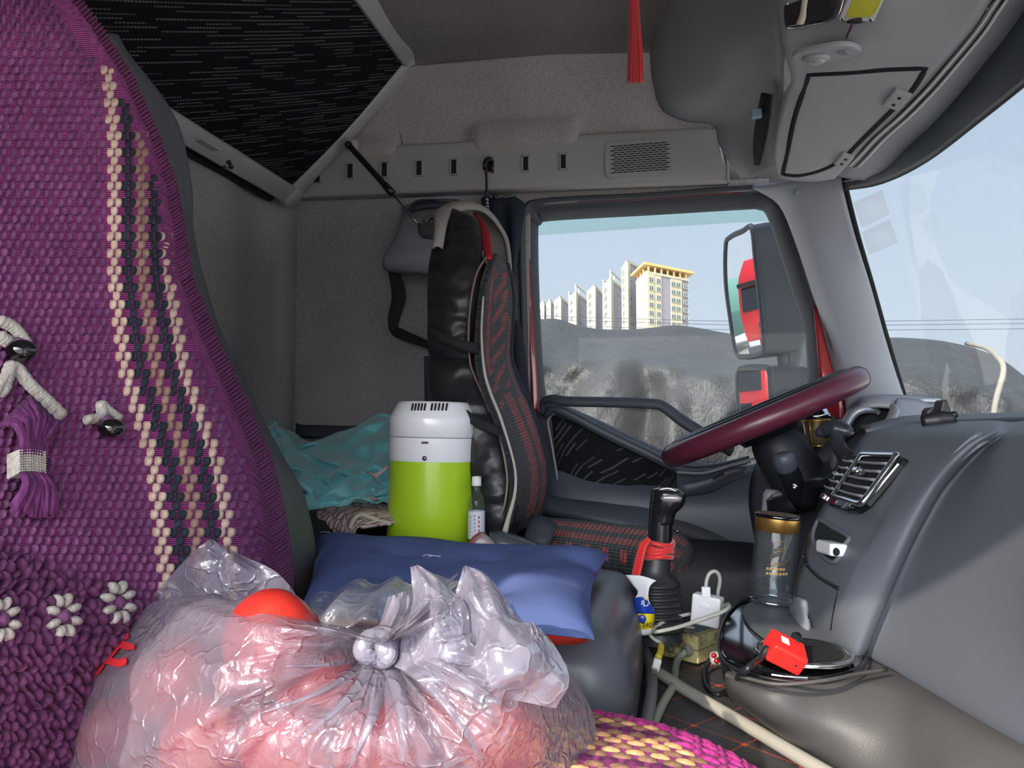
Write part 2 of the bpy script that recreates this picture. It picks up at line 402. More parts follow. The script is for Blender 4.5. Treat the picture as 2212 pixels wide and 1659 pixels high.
# ---- driver's door with window
win_in = [(1174, 862), (1160, 700), (1155, 500), (1164, 480), (1190, 470), (1400, 458), (1600, 446), (1640, 446), (1663, 462), (1690, 540), (1722, 640), (1746, 720), (1749, 860), (1700, 990), (1560, 1012), (1442, 984), (1320, 928), (1205, 877)]
win_o1 = [(1148, 900), (1140, 700), (1134, 500), (1146, 462), (1182, 444), (1400, 428), (1600, 414), (1650, 415), (1690, 440), (1718, 520), (1750, 620), (1778, 710), (1790, 870), (1730, 1020), (1560, 1040), (1435, 1012), (1310, 955), (1190, 905)]
win_o2 = [(1128, 905), (1124, 700), (1120, 500), (1132, 446), (1176, 428), (1400, 416), (1600, 401), (1660, 402), (1704, 425), (1738, 510), (1772, 620), (1806, 720), (1830, 880), (1760, 1050), (1560, 1060), (1430, 1035), (1300, 980), (1175, 930)]
def ring(a, b, ya, yb, raise_=.0):
    A = np.array([tuple(PY(*p, ya)) for p in a]); B = np.array([tuple(PY(*p, yb)) for p in b])
    Mi = (A+B)/2; Mi[:, 1] -= raise_
    return [A.tolist(), (A*.75+B*.25 - np.array([0, raise_*.8, 0])).tolist(), Mi.tolist(), (A*.25+B*.75 - np.array([0, raise_*.8, 0])).tolist(), B.tolist()]
door = thing('door_1', PY(1400, 1100, 2.1), None, None, kind='structure')
mk('window_seal', MB().loft(ring(win_in, win_o1, 2.20, 2.16, .012), 5, 2, closed=True), M_rubber, door, solid=.012, off=1)
mk('door_frame', MB().loft(ring(win_o1, win_o2, 2.165, 2.10, .006), 5, 2, closed=True), M_rubber, door, solid=.01, off=1)
# red painted body showing along the frame
mk('painted_edge', MB().loft([[PY(1139, 560, 2.135), PY(1146, 560, 2.14)], [PY(1141, 700, 2.135), PY(1153, 700, 2.14)], [PY(1146, 800, 2.135), PY(1161, 800, 2.14)], [PY(1150, 905, 2.135), PY(1166, 905, 2.14)]], 3, 4), M_red, door, solid=.004, label='red painted strip behind the seat')
mk('painted_edge', MB().loft([[PY(1146, 446, 2.14), PY(1152, 438, 2.13)], [PY(1220, 440, 2.13), PY(1220, 436, 2.13)], [PY(1400, 430, 2.13), PY(1400, 424, 2.13)], [PY(1600, 417, 2.13), PY(1600, 411, 2.13)]], 3, 4), simple('red_dull', C(110, 40, 50), .4), door, solid=.004)
mk('painted_pillar', MB().loft([[PY(1757, 660, 2.13), PY(1762, 660, 2.13)], [PY(1768, 780, 2.10), PY(1796, 790, 2.10)], [PY(1772, 850, 2.10), PY(1822, 870, 2.08)], [PY(1776, 940, 2.10), PY(1828, 950, 2.08)]], 4, 4), M_red, door, solid=.01, label='red painted pillar between window and trim')
# strip of felt above the door frame
struct('trim_3', MB().loft([[PY(px, py + (1 if k else 0)*(34-(px-1100)*.02), 2.125) for px, py in ((1060, 420), (1170, 410), (1300, 403), (1500, 394), (1660, 388))] for k in (0, 1)], 3, 2), M_felt, solid=.01, off=-1)
# window pane
poly = [PY(*p, 2.185) for p in win_in]
sm = spl([tuple(p) for p in poly], 4, True)
pb = MB(); cpt = V(sm.mean(0)); n_ = len(sm); pb.v = [tuple(p) for p in sm] + [tuple(cpt)]
for i in range(n_): pb.face([i, (i+1) % n_, n_])
M_winglass = glass_pane('door_glass', dust=.05)
struct('window_1', pb, M_winglass, smooth=False)
# rain visor band behind the top of the glass
t = NT('visor_band'); tr = t.n('BsdfTransparent'); df = t.n('BsdfTranslucent'); df.inputs[0].default_value = C(205, 225, 222); m3 = t.n('MixShader'); m3.inputs[0].default_value = .38
tr.inputs[0].default_value = (.88, .96, .93, 1); t.l(tr.outputs[0], m3.inputs[1]); t.l(df.outputs[0], m3.inputs[2])
o = mk('rain_visor', MB().loft([[PY(px, py, 2.24 + .03*k) for px, py in ((1140, 455+k*55), (1300, 449+k*50), (1500, 436+k*50), (1700, 425+k*50))] for k in (0, .5, 1)], 3, 3), t.fin(m3.outputs[0]), solid=.003)
setp(o, 'translucent pale rain visor strip along the top of the driver window', 'rain visor')
# etched mark of the glass
def text_m(o):
    bpy.context.view_layer.update()
    me = bpy.data.meshes.new_from_object(o.evaluated_get(bpy.context.evaluated_depsgraph_get())); n = bpy.data.objects.new(o.name + '_lettering', me); COL.objects.link(n); n.parent = o.parent; n.location = o.location; n.rotation_euler = o.rotation_euler
    nm = o.name; bpy.data.objects.remove(o); n.name = nm; return n
def text(name, s_, loc, size, xdir, up, m, parent, ext=.0004, align='LEFT'):
    cu = bpy.data.curves.new(name, 'FONT'); cu.body = s_; cu.size = size; cu.extrude = ext; cu.align_x = align; cu.materials.append(m)
    o = bpy.data.objects.new(name, cu); COL.objects.link(o)
    x = V(xdir).normalized(); u_ = V(up); u_ = (u_ - x*u_.dot(x)).normalized(); z = x.cross(u_)
    b = base(parent) if parent is not None else V((0, 0, 0))
    o.parent = parent; o.location = V(loc) - b; o.rotation_euler = Matrix((x, u_, z)).transposed().to_euler(); return text_m(o)
etch = mk('etched_mark', MB().box(PY(1212, 838, 2.18), (.001, .001, .0008)), M_black, bpy.data.objects['window_1'], smooth=False)
mbx = MB()
for k in range(3): mbx.lathe([(.0042, 0), (.0052, 0)], PY(1204+k*9, 839, 2.182), (0, 1, 0), 14, ref=(1, 0, 0))
for k in range(3): mbx.box(PY(1210, 847+k*4, 2.182), (.034-.004*k, .0006, .0009))
mk('etched_mark', mbx, M_black, bpy.data.objects['window_1'], smooth=False)

# door inner panel, lower
rows = [
 [PY(*p) for p in ((1135, 900, 2.12), (1180, 895, 2.10), (1300, 945, 2.10), (1430, 1000, 2.10), (1560, 1025, 2.09), (1700, 1010, 2.08), (1830, 960, 2.05))],
 [PY(*p) for p in ((1140, 960, 2.11), (1185, 960, 2.08), (1300, 1000, 2.08), (1430, 1060, 2.07), (1560, 1060, 2.05), (1700, 1050, 2.05), (1840, 1030, 2.02))],
 [PY(*p) for p in ((1140, 1030, 2.09), (1190, 1040, 2.04), (1300, 1060, 2.03), (1430, 1080, 2.02), (1560, 1100, 2.02), (1700, 1100, 2.02), (1850, 1100, 2.0))],
 [PY(*p) for p in ((1140, 1100, 2.09), (1190, 1110, 2.03), (1300, 1130, 2.02), (1430, 1170, 2.02), (1560, 1200, 2.02), (1700, 1200, 2.02), (1850, 1200, 2.0))],
 [PY(*p) for p in ((1140, 1300, 2.09), (1190, 1310, 2.05), (1300, 1330, 2.04), (1430, 1350, 2.04), (1560, 1400, 2.04), (1700, 1420, 2.04), (1850, 1430, 2.0))],
 [PY(*p) for p in ((1140, 1600, 2.09), (1190, 1600, 2.05), (1300, 1600, 2.04), (1430, 1600, 2.04), (1560, 1650, 2.04), (1700, 1650, 2.04), (1850, 1650, 2.0))]]
mk('door_panel', MB().loft(rows, 4, 4), M_plastd, door, solid=.02, off=-1)
M_dfab = dashed('door_fabric', C(26, 27, 32), C(92, 96, 102), R(72), rows=26, dens=.42)
frows = [
 [PY(*p) for p in ((1192, 896, 2.075), (1260, 920, 2.07), (1350, 965, 2.07), (1425, 1005, 2.07), (1460, 1016, 2.06))],
 [PY(*p) for p in ((1194, 930, 2.055), (1260, 952, 2.05), (1350, 992, 2.05), (1425, 1030, 2.055), (1461, 1040, 2.05))],
 [PY(*p) for p in ((1198, 960, 2.035), (1260, 985, 2.03), (1350, 1022, 2.03), (1425, 1050, 2.04), (1460, 1056, 2.04))],
 [PY(*p) for p in ((1203, 1000, 2.03), (1260, 1015, 2.025), (1350, 1045, 2.02), (1420, 1066, 2.03), (1455, 1064, 2.03))],
 [PY(*p) for p in ((1207, 1036, 2.03), (1260, 1050, 2.02), (1340, 1070, 2.02), (1400, 1078, 2.02), (1440, 1070, 2.03))]]
mk('fabric_insert', MB().loft(frows, 4, 4), M_dfab, door, solid=.004, label='black fabric insert with pale dashes')
mk('sill_rail', MB().tube([PY(1178, 900, 2.06), PY(1205, 884, 2.05), PY(1300, 932, 2.05), PY(1400, 980, 2.05), PY(1470, 1012, 2.04), PY(1540, 1012, 2.04), PY(1620, 992, 2.03)], [.008, .014, .014, .014, .014, .012, .01], n=10), M_plastd, door)
mk('insert_rim', MB().tube([PY(1205, 1040, 2.02), PY(1192, 960, 2.04), PY(1184, 908, 2.06), PY(1203, 888, 2.06)], .0035, n=6), M_plast, door)
mk('armrest_rim', MB().tube([PY(1462, 1020, 2.02), PY(1520, 1022, 2.0), PY(1580, 1005, 2.0), PY(1650, 985, 2.0)], .006, n=8, flat=.6), M_plast, door)
ah = mk('armrest_switch_panel', MB().loft([[PY(1462, 1046, 1.98), PY(1520, 1035, 1.98), PY(1570, 1015, 1.98), PY(1610, 1008, 1.98)], [PY(1470, 1066, 1.98), PY(1530, 1050, 1.98), PY(1578, 1026, 1.98), PY(1614, 1018, 1.98)], [PY(1475, 1074, 2.02), PY(1530, 1064, 2.02), PY(1580, 1040, 2.02), PY(1616, 1026, 2.02)]], 3, 3), M_plastd, door, solid=.006)
mk('armrest_recess', MB().prism([PY(1538, 1032, 1.975), PY(1563, 1019, 1.975), PY(1565, 1026, 1.975), PY(1541, 1038, 1.975)], (0, -.002, 0)), M_blackm, ah, smooth=False)
# grab bar in front of the window
gb = [PY(1171, 893, 2.06), PY(1174, 868, 2.05), PY(1196, 862, 2.03), PY(1225, 867, 2.02), PY(1320, 869, 2.01), PY(1400, 872, 2.0), PY(1432, 878, 2.0), PY(1470, 906, 1.99), PY(1520, 938, 1.98), PY(1580, 975, 2.0)]
mk('grab_bar', MB().tube(gb, [.008, .012, .0145, .0155, .0155, .0155, .0155, .0165, .0165, .016], n=14, m=6, flat=.8), M_rubber, door)
# lower ledge line and door bottom
mk('lower_ledge', MB().loft([[PY(1150, 1055, 2.04), PY(1300, 1085, 2.0), PY(1440, 1100, 2.0)], [PY(1150, 1072, 2.0), PY(1300, 1102, 1.97), PY(1440, 1128, 1.97)], [PY(1150, 1100, 1.99), PY(1300, 1135, 1.96), PY(1440, 1160, 1.96)], [PY(1150, 1112, 2.05), PY(1300, 1150, 2.03), PY(1440, 1180, 2.03)]], 4, 4), M_plastd, door)
ls = MB().loft([[PY(1370, 1108, 2.0), PY(1480, 1118, 2.01), PY(1560, 1150, 2.01), PY(1640, 1200, 2.0), PY(1700, 1260, 2.0)], [PY(1370, 1116, 1.965), PY(1480, 1150, 1.97), PY(1560, 1185, 1.97), PY(1640, 1240, 1.97), PY(1690, 1300, 1.97)], [PY(1370, 1128, 2.0), PY(1480, 1190, 2.02), PY(1560, 1225, 2.02), PY(1630, 1270, 2.02), PY(1670, 1320, 2.02)]], 4, 4)
mk('door_arch', ls, M_floor, door)
mk('door_latch', MB().tube([PY(1452, 1140, 2.0), PY(1460, 1146, 1.97), PY(1467, 1149, 1.97)], .004), M_chrome, door)

# ---- A pillar trim
pil = [
 [PY(*p) for p in ((1628, 398, 2.10), (1700, 392, 2.06), (1760, 385, 2.02), (1820, 378, 1.99))],
 [PY(*p) for p in ((1690, 436, 2.11), (1725, 430, 2.06), (1780, 425, 2.02), (1826, 420, 2.0))],
 [PY(*p) for p in ((1728, 520, 2.11), (1760, 515, 2.06), (1810, 510, 2.03), (1849, 505, 2.01))],
 [PY(*p) for p in ((1765, 630, 2.11), (1795, 625, 2.06), (1845, 620, 2.03), (1880, 615, 2.02))],
 [PY(*p) for p in ((1800, 730, 2.11), (1830, 735, 2.06), (1880, 735, 2.03), (1912, 730, 2.02))],
 [PY(*p) for p in ((1826, 830, 2.10), (1855, 840, 2.05), (1905, 845, 2.02), (1946, 840, 2.01))],
 [PY(*p) for p in ((1840, 940, 2.08), (1870, 950, 2.03), (1930, 950, 2.01), (1985, 940, 2.0))]]
p4 = mk('trim_4', MB().loft(pil, 4, 4), simple('pillar_plastic', C(165, 170, 180), .5, bs=700, bst=.15), solid=.015, off=-1); p4['kind'] = 'structure'
mk('pillar_cover', MB().tube([PY(*p) for p in ((1838, 790, 2.045), (1860, 782, 2.035), (1885, 792, 2.03), (1897, 830, 2.02), (1896, 852, 2.015), (1870, 866, 2.02), (1846, 866, 2.03))], .0014, n=6), M_plastd, p4)
mk('screw_cap', MB().lathe([(0, 0), (.009, 0), (.011, .003)], PY(1722, 413, 2.035), (.1, 1, 0), 12, sy=.7), M_rail, p4)
mk('pillar_rubber', MB().tube([PY(*p) for p in ((1822, 385, 1.985), (1852, 505, 2.0), (1884, 615, 2.01), (1916, 730, 2.01), (1952, 850, 2.0), (1985, 935, 1.99))], .006, n=8), M_blackm, p4)

# ---- windshield glass
ws = [
 [PY(*p) for p in ((1812, 300, 2.0), (1900, 240, 1.85), (2000, 160, 1.7), (2120, 60, 1.5), (2280, -60, 1.28), (2500, -250, 1.0))],
 [PY(*p) for p in ((1830, 420, 2.02), (1930, 400, 1.92), (2050, 360, 1.75), (2160, 300, 1.58), (2300, 200, 1.36), (2500, 80, 1.1))],
 [PY(*p) for p in ((1915, 720, 2.03), (1990, 700, 1.97), (2090, 690, 1.80), (2190, 680, 1.64), (2320, 650, 1.42), (2500, 600, 1.16))],
 [PY(*p) for p in ((1990, 960, 2.03), (2050, 960, 1.98), (2130, 960, 1.82), (2220, 960, 1.68), (2340, 960, 1.46), (2500, 960, 1.2))]]
GW = spl2([[tuple(q) for q in r] for r in ext(ws, 1.6, True)], 5, 6)
struct('window_2', MB().grid(GW), glass_pane('windshield_glass', dust=.07))
# dark frit band along the top edge of the windshield
t = NT('frit'); ff = t.noise(30, 3, vec=t.co('UV', (1, .4, 1))); tr = t.n('BsdfTransparent'); tr.inputs[0].default_value = (.5, .6, .7, 1)
M_frit = simple('frit_band', C(56, 66, 80), .35, var=.12, vs_=12)
fb = [
 [PY(*p) for p in ((1814, 330, 1.98), (1900, 280, 1.83), (2000, 210, 1.67), (2120, 100, 1.47), (2260, -30, 1.26), (2400, -170, 1.05))],
 [PY(*p) for p in ((1818, 370, 1.985), (1900, 345, 1.86), (2000, 290, 1.69), (2120, 190, 1.50), (2260, 60, 1.29), (2400, -70, 1.08))],
 [PY(*p) for p in ((1822, 413, 1.99), (1905, 398, 1.88), (2000, 352, 1.71), (2120, 262, 1.53), (2260, 150, 1.32), (2400, 30, 1.10))]]
struct('trim_5', MB().loft(ext(fb, 2.5, True), 5, 4), M_frit, solid=.004)
# clear sticker sheets, blank, on the windshield beside the pillar
t = NT('sticker'); tr = t.n('BsdfTransparent'); df = t.n('BsdfTranslucent'); df.inputs[0].default_value = C(238, 242, 248); m3 = t.n('MixShader'); m3.inputs[0].default_value = .32; t.l(tr.outputs[0], m3.inputs[1]); t.l(df.outputs[0], m3.inputs[2]); M_stick = t.fin(m3.outputs[0])
for (a, b, c_, d, pos) in (((1843, 438), (1905, 410), (1922, 462), (1862, 492), 'upper'), ((1862, 502), (1922, 474), (1940, 524), (1878, 550), 'lower')):
    o = mk('windshield_sticker', MB().loft([[PY(*a, 1.955), PY(*b, 1.89)], [PY(*d, 1.955), PY(*c_, 1.89)]], 2, 2), M_stick, solid=.0006)
    setp(o, pos + ' of two clear blank stickers on the windshield beside the pillar', 'sticker')

# ---- unseen roof slab in front (added to keep the sun out) and hood below the glass
struct('ceiling_sun_block', MB().box((.95, .8, 1.0), (.9, 2.9, .06)), M_felt, smooth=False)
# ------------------------------------------------------------------ folded upper bunk
YB = 1.99
def bunkpt(s_, t_, off=0):
    """s_: 0 at the hinge edge .. 1 at the raised edge, t_: distance from the driver-side end"""
    a = PY(628, 418, YB); b = PY(888, 132, YB); u = (b-a); n = V((-u.z, 0, u.x)).normalized()
    if n.z > 0: n = -n
    p = a + u*s_ + n*off; p.y -= t_; return p
bunk = thing('upper_bunk', bunkpt(0, .5), 'folded upper bunk with black dashed fabric underside and grey frame', 'bunk bed')
L = 1.75
# wide frame rim as rounded bars round the panel
def bar(name, s0, t0, s1, t1, wd, dirs):
    mb = MB(); P0, P1 = bunkpt(s0, t0), bunkpt(s1, t1)
    a = bunkpt(0, 0); b = bunkpt(1, 0); us = (b-a).normalized(); ut = V((0, -1, 0)); n = (bunkpt(0, 0, 1)-bunkpt(0, 0, 0)).normalized()
    sd = us if dirs == 's' else ut
    prof_ = [(-.5, -.02), (-.5, .010), (-.42, .018), (0, .02), (.42, .018), (.5, .010), (.5, -.02)]
    mb.grid(np.array([[tuple(P + sd*(wd*x) + n*z) for x, z in prof_] for P in (P0, P1)]), capends=True)
    return mk(name, mb, M_frame, bunk, bevel=.002)
bar('frame', -.005, -.012, -.005, L, .056, 's')
bar('frame', 1.0, -.012, 1.0, L, .055, 's')
bar('frame', -.05, .005, 1.05, .005, .052, 't')
for cs in (0, 1):
    pc = bunkpt(-.005 if cs == 0 else 1.0, .0, -.02); n = (bunkpt(0, 0, 1)-bunkpt(0, 0, 0)).normalized()
    mk('frame_corner', MB().lathe([(0, .041), (.03, .04), (.036, .034), (.037, .0)], pc, n, 20), M_frame, bunk)
G = [[tuple(bunkpt(s_, t_, .004 + .010*math.sin(math.pi*min(1, max(0, s_)))*1)) for t_ in np.linspace(.02, L, 14)] for s_ in np.linspace(.04, .96, 8)]
mk('fabric_panel', MB().grid(np.array(G), us=3.2), dashed('bunk_fabric', C(20, 20, 27), C(108, 108, 104), R(38), rows=56, dens=.50), bunk, label='black fabric with rows of pale dashes')
mk('backing', MB().prism([bunkpt(0, 0, -.03), bunkpt(1, 0, -.03), bunkpt(1, L, -.03), bunkpt(0, L, -.03)], (0, 0, .02)), M_blackm, bunk, smooth=False)
nb = (bunkpt(0, 0, 1)-bunkpt(0, 0, 0)).normalized()
for px, py in ((484, 363), (494, 350), (499, 360)):
    d_ = ray(px, py); p0 = bunkpt(0, 0, .021); t_ = p0.dot(nb)/d_.dot(nb)
    mk('bolt', MB().lathe([(.0, .005), (.0042, .005), (.006, .001), (.0065, -.002)], d_*t_, nb, 12), M_black, bunk)
mk('hinge_bracket', MB().box(bunkpt(.0, .43, .022), (.03, .07, .006)), M_frame, bunk, bevel=.002, smooth=False)
# dark underside edge behind the hinge edge
mk('hinge_rail', MB().tube([bunkpt(-.09, .02, -.03), bunkpt(-.09, .6, -.03), bunkpt(-.09, L, -.03)], .016), M_blackm, bunk)

# gas strut from the bunk to the side bracket
st = thing('gas_strut', PY(843, 415, 1.93), 'black gas strut running from bunk frame down to plastic bracket', 'gas strut')
A, B_, D_ = PY(753, 313, 1.955), PY(846, 416, 1.93), PY(902, 483, 1.92)
mk('cylinder', MB().tube([A, (A+B_)/2, B_], .0085, m=2, n=12), M_black, st)
mk('rod', MB().tube([B_, (B_+D_)/2, D_], .0034, m=2), M_steel, st)
mk('collar', MB().tube([B_ - (B_-A).normalized()*.03, B_ + (B_-A).normalized()*.003], .0105, m=1, n=12), M_black, st)
mk('end_joint', MB().ell(A, (.011, .011, .011)), M_black, st)
mk('mount', MB().box(A + V((.004, .015, .004)), (.03, .03, .03)), M_frame, bunk, bevel=.006, smooth=False)

# plastic bracket / belt guide cover on the side wall
br = thing('plastic_bracket', PY(900, 520, 2.08), 'dark grey moulded plastic bracket on the side wall behind headrest', 'bracket')
rws = []
ol = [(872, 452, 2.10, 1150, 440), (858, 500, 2.05, 1000, 470), (846, 530, 2.0, 990, 520), (832, 562, 1.98, 985, 560), (838, 580, 1.98, 985, 583), (870, 588, 2.02, 985, 592), (900, 590, 2.10, 985, 594)]
for (x0, y0, yy, x1, y1) in [(868, 445, 2.13, 990, 432), (874, 455, 2.06, 992, 445), (866, 490, 2.0, 992, 480), (850, 530, 1.97, 990, 520), (834, 556, 1.96, 988, 552), (836, 577, 1.97, 988, 580), (862, 585, 2.0, 988, 590), (880, 587, 2.13, 988, 592)]:
    rws.append([tuple(PY(x0-2, y0+3, 2.14)), tuple(PY(x0, y0, yy+.03)), tuple(PY(x0+14, y0, yy)), tuple(PY(x0+45, y0*.8+y1*.2, yy-.01)), tuple(PY(x1-40, y1, yy)), tuple(PY(x1, y1, yy+.01))])
mk('shell', MB().loft(rws, 4, 4), simple('bracket_plastic', C(146, 146, 156), .5, bs=600, bst=.15), br, solid=.006, off=-1)
mk('shell_top', MB().loft([[PY(880, 448, 2.12), PY(905, 432, 2.13), PY(960, 430, 2.14)], [PY(884, 456, 2.0), PY(920, 447, 2.0), PY(985, 446, 2.0)]], 4, 3), M_plastd, br, solid=.004)
bx = MB().loft([[PY(904, 484, 1.965), PY(930, 482, 1.95), PY(960, 484, 1.95)], [PY(905, 500, 1.955), PY(932, 500, 1.94), PY(960, 500, 1.94)], [PY(912, 512, 1.96), PY(934, 514, 1.95), PY(960, 514, 1.95)], [PY(916, 516, 1.99), PY(936, 518, 1.99), PY(960, 518, 1.99)]], 4, 4)
mk('belt_guide', bx, simple('guide', C(84, 86, 94), .45), br, solid=.004)
mk('recess', MB().ell(PY(935, 474, 1.972), (.028, .008, .014)), simple('recess_grey', C(112, 112, 118), .4), br)
mk('key_slot', MB().tube([PY(926, 480, 1.962), PY(931, 473, 1.961), PY(944, 473, 1.961), PY(950, 480, 1.962)], .0022), M_blackm, br)
mk('key_slot', MB().tube([PY(937, 468, 1.961), PY(937, 478, 1.961)], .002, m=1), M_blackm, br)
# belt running down the wall
blt = mk('seat_belt', MB().loft([[PY(838, 584, 2.05), PY(862, 584, 2.07)], [PY(846, 640, 2.09), PY(876, 640, 2.10)], [PY(838, 690, 2.10), PY(860, 700, 2.11)], [PY(850, 725, 2.10), PY(872, 712, 2.11)], [PY(920, 752, 2.05), PY(922, 735, 2.06)], [PY(960, 775, 1.98), PY(964, 757, 1.99)]], 3, 8), simple('belt_web', C(40, 40, 47), .8, bs=900, bst=.2), solid=.0025)
setp(blt, 'dark loose seat belt hanging from the bracket against the side wall', 'seat belt')

# small oval lamp on the wall
lp = thing('wall_lamp', PY(755, 682, 2.13), 'small rounded reading lamp, unlit, on the grey sleeper wall', 'wall lamp')
pc = PY(754, 682, 2.15)
mk('lamp_base', MB().prism(rrect(pc.x, pc.z, .110, .078, .030, 2.152), (0, -.012, 0)), M_plastd, lp, smooth=False, bevel=.004)
def rr2(cx, cz, w_, h_, r_, y): return rrect(cx, cz, w_, h_, r_, y)
mk('lamp_lens', MB().prism(rrect(pc.x-.004, pc.z-.003, .084, .052, .020, 2.140), (0, -.004, 0)), simple('lens_grey', C(112, 112, 118), .25, bs=300, bst=.1), lp, smooth=False, bevel=.0015)
mk('lamp_bulb', MB().box(PY(752, 681, 2.134), (.016, .002, .007)), simple('bulb_grey', C(135, 135, 140), .4), lp, smooth=False)

# hanging dark cloth on the rail hooks beyond the seat
cl = [[PY(*p) for p in ((1040, 424, 2.09), (1065, 422, 2.07), (1085, 424, 2.06), (1105, 422, 2.07), (1128, 436, 2.09))],
      [PY(*p) for p in ((1045, 470, 2.08), (1068, 470, 2.04), (1090, 470, 2.06), (1110, 465, 2.04), (1134, 455, 2.07))],
      [PY(*p) for p in ((1060, 560, 2.08), (1078, 560, 2.04), (1095, 560, 2.06), (1108, 555, 2.04), (1118, 550, 2.06))],
      [PY(*p) for p in ((1080, 680, 2.08), (1088, 680, 2.05), (1096, 680, 2.06), (1104, 680, 2.04), (1106, 680, 2.06))],
      [PY(*p) for p in ((1080, 820, 2.08), (1090, 820, 2.05), (1100, 820, 2.06), (1110, 820, 2.04), (1114, 820, 2.06))]]
o = mk('hanging_cloth', MB().loft(cl, 5, 4), simple('navy_cloth', C(34, 42, 56), .9, bs=80, bst=.2), solid=.004)
setp(o, 'dark navy cloth hanging under the slotted rail beside the door window', 'cloth')
cl = [[PY(*p) for p in ((1098, 688, 2.0), (1110, 690, 1.98), (1122, 700, 1.99))], [PY(*p) for p in ((1104, 760, 1.99), (1118, 765, 1.97), (1134, 775, 1.99))], [PY(*p) for p in ((1110, 860, 1.99), (1126, 860, 1.97), (1142, 860, 1.99))], [PY(*p) for p in ((1112, 930, 2.0), (1128, 930, 1.98), (1146, 930, 2.0))]]
mk_belt = mk('seat_belt', MB().loft(cl, 4, 4), simple('belt_dark', C(36, 40, 50), .8), solid=.01)
setp(mk_belt, 'dark belt and shoulder padding between driver seat and door window', 'seat belt')
# tiny beads row under the rail
for i, (px, py) in enumerate(((1032, 423), (1040, 424), (1060, 423), (1073, 424), (1081, 423), (1090, 424), (1097, 423), (1104, 422))):
    o = mk('curtain_hook', MB().tube([PY(px-3, py-2, 2.03), PY(px-2, py+2, 2.025), PY(px+2, py+2, 2.025), PY(px+3, py-2, 2.03)], .0012), M_rail)
    setp(o, 'tiny pale curtain hook along the lower edge of the rail', 'hook', 'curtain hooks under the rail')

# hanging strap with buckle from a slot
hs = thing('hanging_strap', PY(1053, 350, 2.0), 'black strap with metal clasp hanging from a slot in the rail', 'strap')
mk('hook', MB().tube([PY(1062, 348, 2.03), PY(1056, 343, 2.0), PY(1049, 350, 1.985), PY(1047, 366, 1.985)], [.006, .007, .007, .006]).tube([PY(1064, 348, 2.02), PY(1064, 372, 2.02)], .004, m=1), M_black, hs)
mk('strap', MB().tube([PY(1049, 362, 1.985), PY(1051, 390, 1.985), PY(1051, 424, 1.985)], .0068, flat=.5), M_black, hs)
mb = MB()
for k in range(5): mb.lathe([(0, -.004), (.006, -.004), (.0065, 0), (.005, .005), (0, .005)], PY(1051+k*.5, 431+k*7, 1.985), (0, 0, 1), 12)
mb.tube([PY(1051, 424, 1.985), PY(1053, 468, 1.985)], .004, m=1)
mk('clasp', mb, M_steel, hs)

# red tassel
ts = thing('tassel', PY(1371, 60, 1.55), 'red silk tassel hanging from the ceiling', 'tassel')
YT = 1.5
mb = MB(); r0 = random.Random(3)
for k in range(110):
    a = r0.random()*2*math.pi; q = math.sqrt(r0.random())
    p0 = PY(1368 + 9*q*math.cos(a), -40, YT + .008*q*math.sin(a)); p1 = PY(1371 + 13*q*math.cos(a), 70, YT + .012*q*math.sin(a)); p2 = PY(1372 + 19*q*math.cos(a), 165 + 16*r0.random(), YT + .018*q*math.sin(a))
    mb.tube([p0, p1, (p1+p2)/2 + V((r0.uniform(-.001, .001), 0, 0)), p2], .0012, n=4, m=3)
mk('tassel_threads', mb, simple('red_silk', C(205, 26, 48), .45, sheen=.4), ts)
mk('tassel_core', MB().tube([PY(1368, -45, YT), PY(1371, 60, YT), PY(1372, 150, YT)], [.006, .009, .012], n=10), simple('red_core', C(170, 15, 36), .7), ts)

# ------------------------------------------------------------------ overhead console over the windshield
M_oh = simple('overhead_plastic', C(164, 166, 174), .5, bs=600, bst=.12, var=.02)
M_ohd = simple('overhead_dark', C(138, 140, 148), .55, bs=600, bst=.12)
oc = thing('overhead_console', PY(1700, 200, 1.7), 'large grey overhead console with storage lids above the windshield', 'overhead console')
# rearward face: from ceiling down, rounded, ends at the driver side
rf = [
 [PY(*p) for p in ((1420, -60, 1.93), (1408, 20, 1.95), (1404, 120, 1.96), (1412, 190, 1.97), (1432, 240, 1.97), (1480, 262, 1.98), (1540, 272, 1.99), (1552, 310, 1.99), (1572, 345, 1.99), (1600, 386, 1.99))],
 [PY(*p) for p in ((1440, -60, 1.84), (1432, 20, 1.86), (1428, 110, 1.88), (1438, 178, 1.89), (1458, 222, 1.90), (1500, 244, 1.91), (1560, 255, 1.92), (1585, 300, 1.93), (1600, 345, 1.94), (1622, 385, 1.95))],
 [PY(*p) for p in ((1500, -60, 1.72), (1494, 20, 1.75), (1496, 100, 1.78), (1510, 160, 1.81), (1530, 200, 1.83), (1560, 222, 1.85), (1600, 240, 1.87), (1622, 285, 1.89), (1628, 330, 1.91), (1640, 378, 1.93))],
 [PY(*p) for p in ((1590, -60, 1.58), (1588, 20, 1.61), (1590, 80, 1.64), (1600, 120, 1.68), (1612, 155, 1.72), (1625, 180, 1.76), (1640, 205, 1.79), (1650, 250, 1.83), (1656, 310, 1.87), (1664, 375, 1.91))],
 [PY(*p) for p in ((1690, -60, 1.42), (1686, 0, 1.44), (1690, 50, 1.47), (1694, 90, 1.51), (1692, 130, 1.56), (1690, 165, 1.62), (1688, 200, 1.67), (1684, 250, 1.74), (1680, 300, 1.81), (1684, 376, 1.89))]]
mk('side_shell', MB().loft(ext(rf, 4), 4, 5), M_ohd, oc, solid=.008, off=-1)
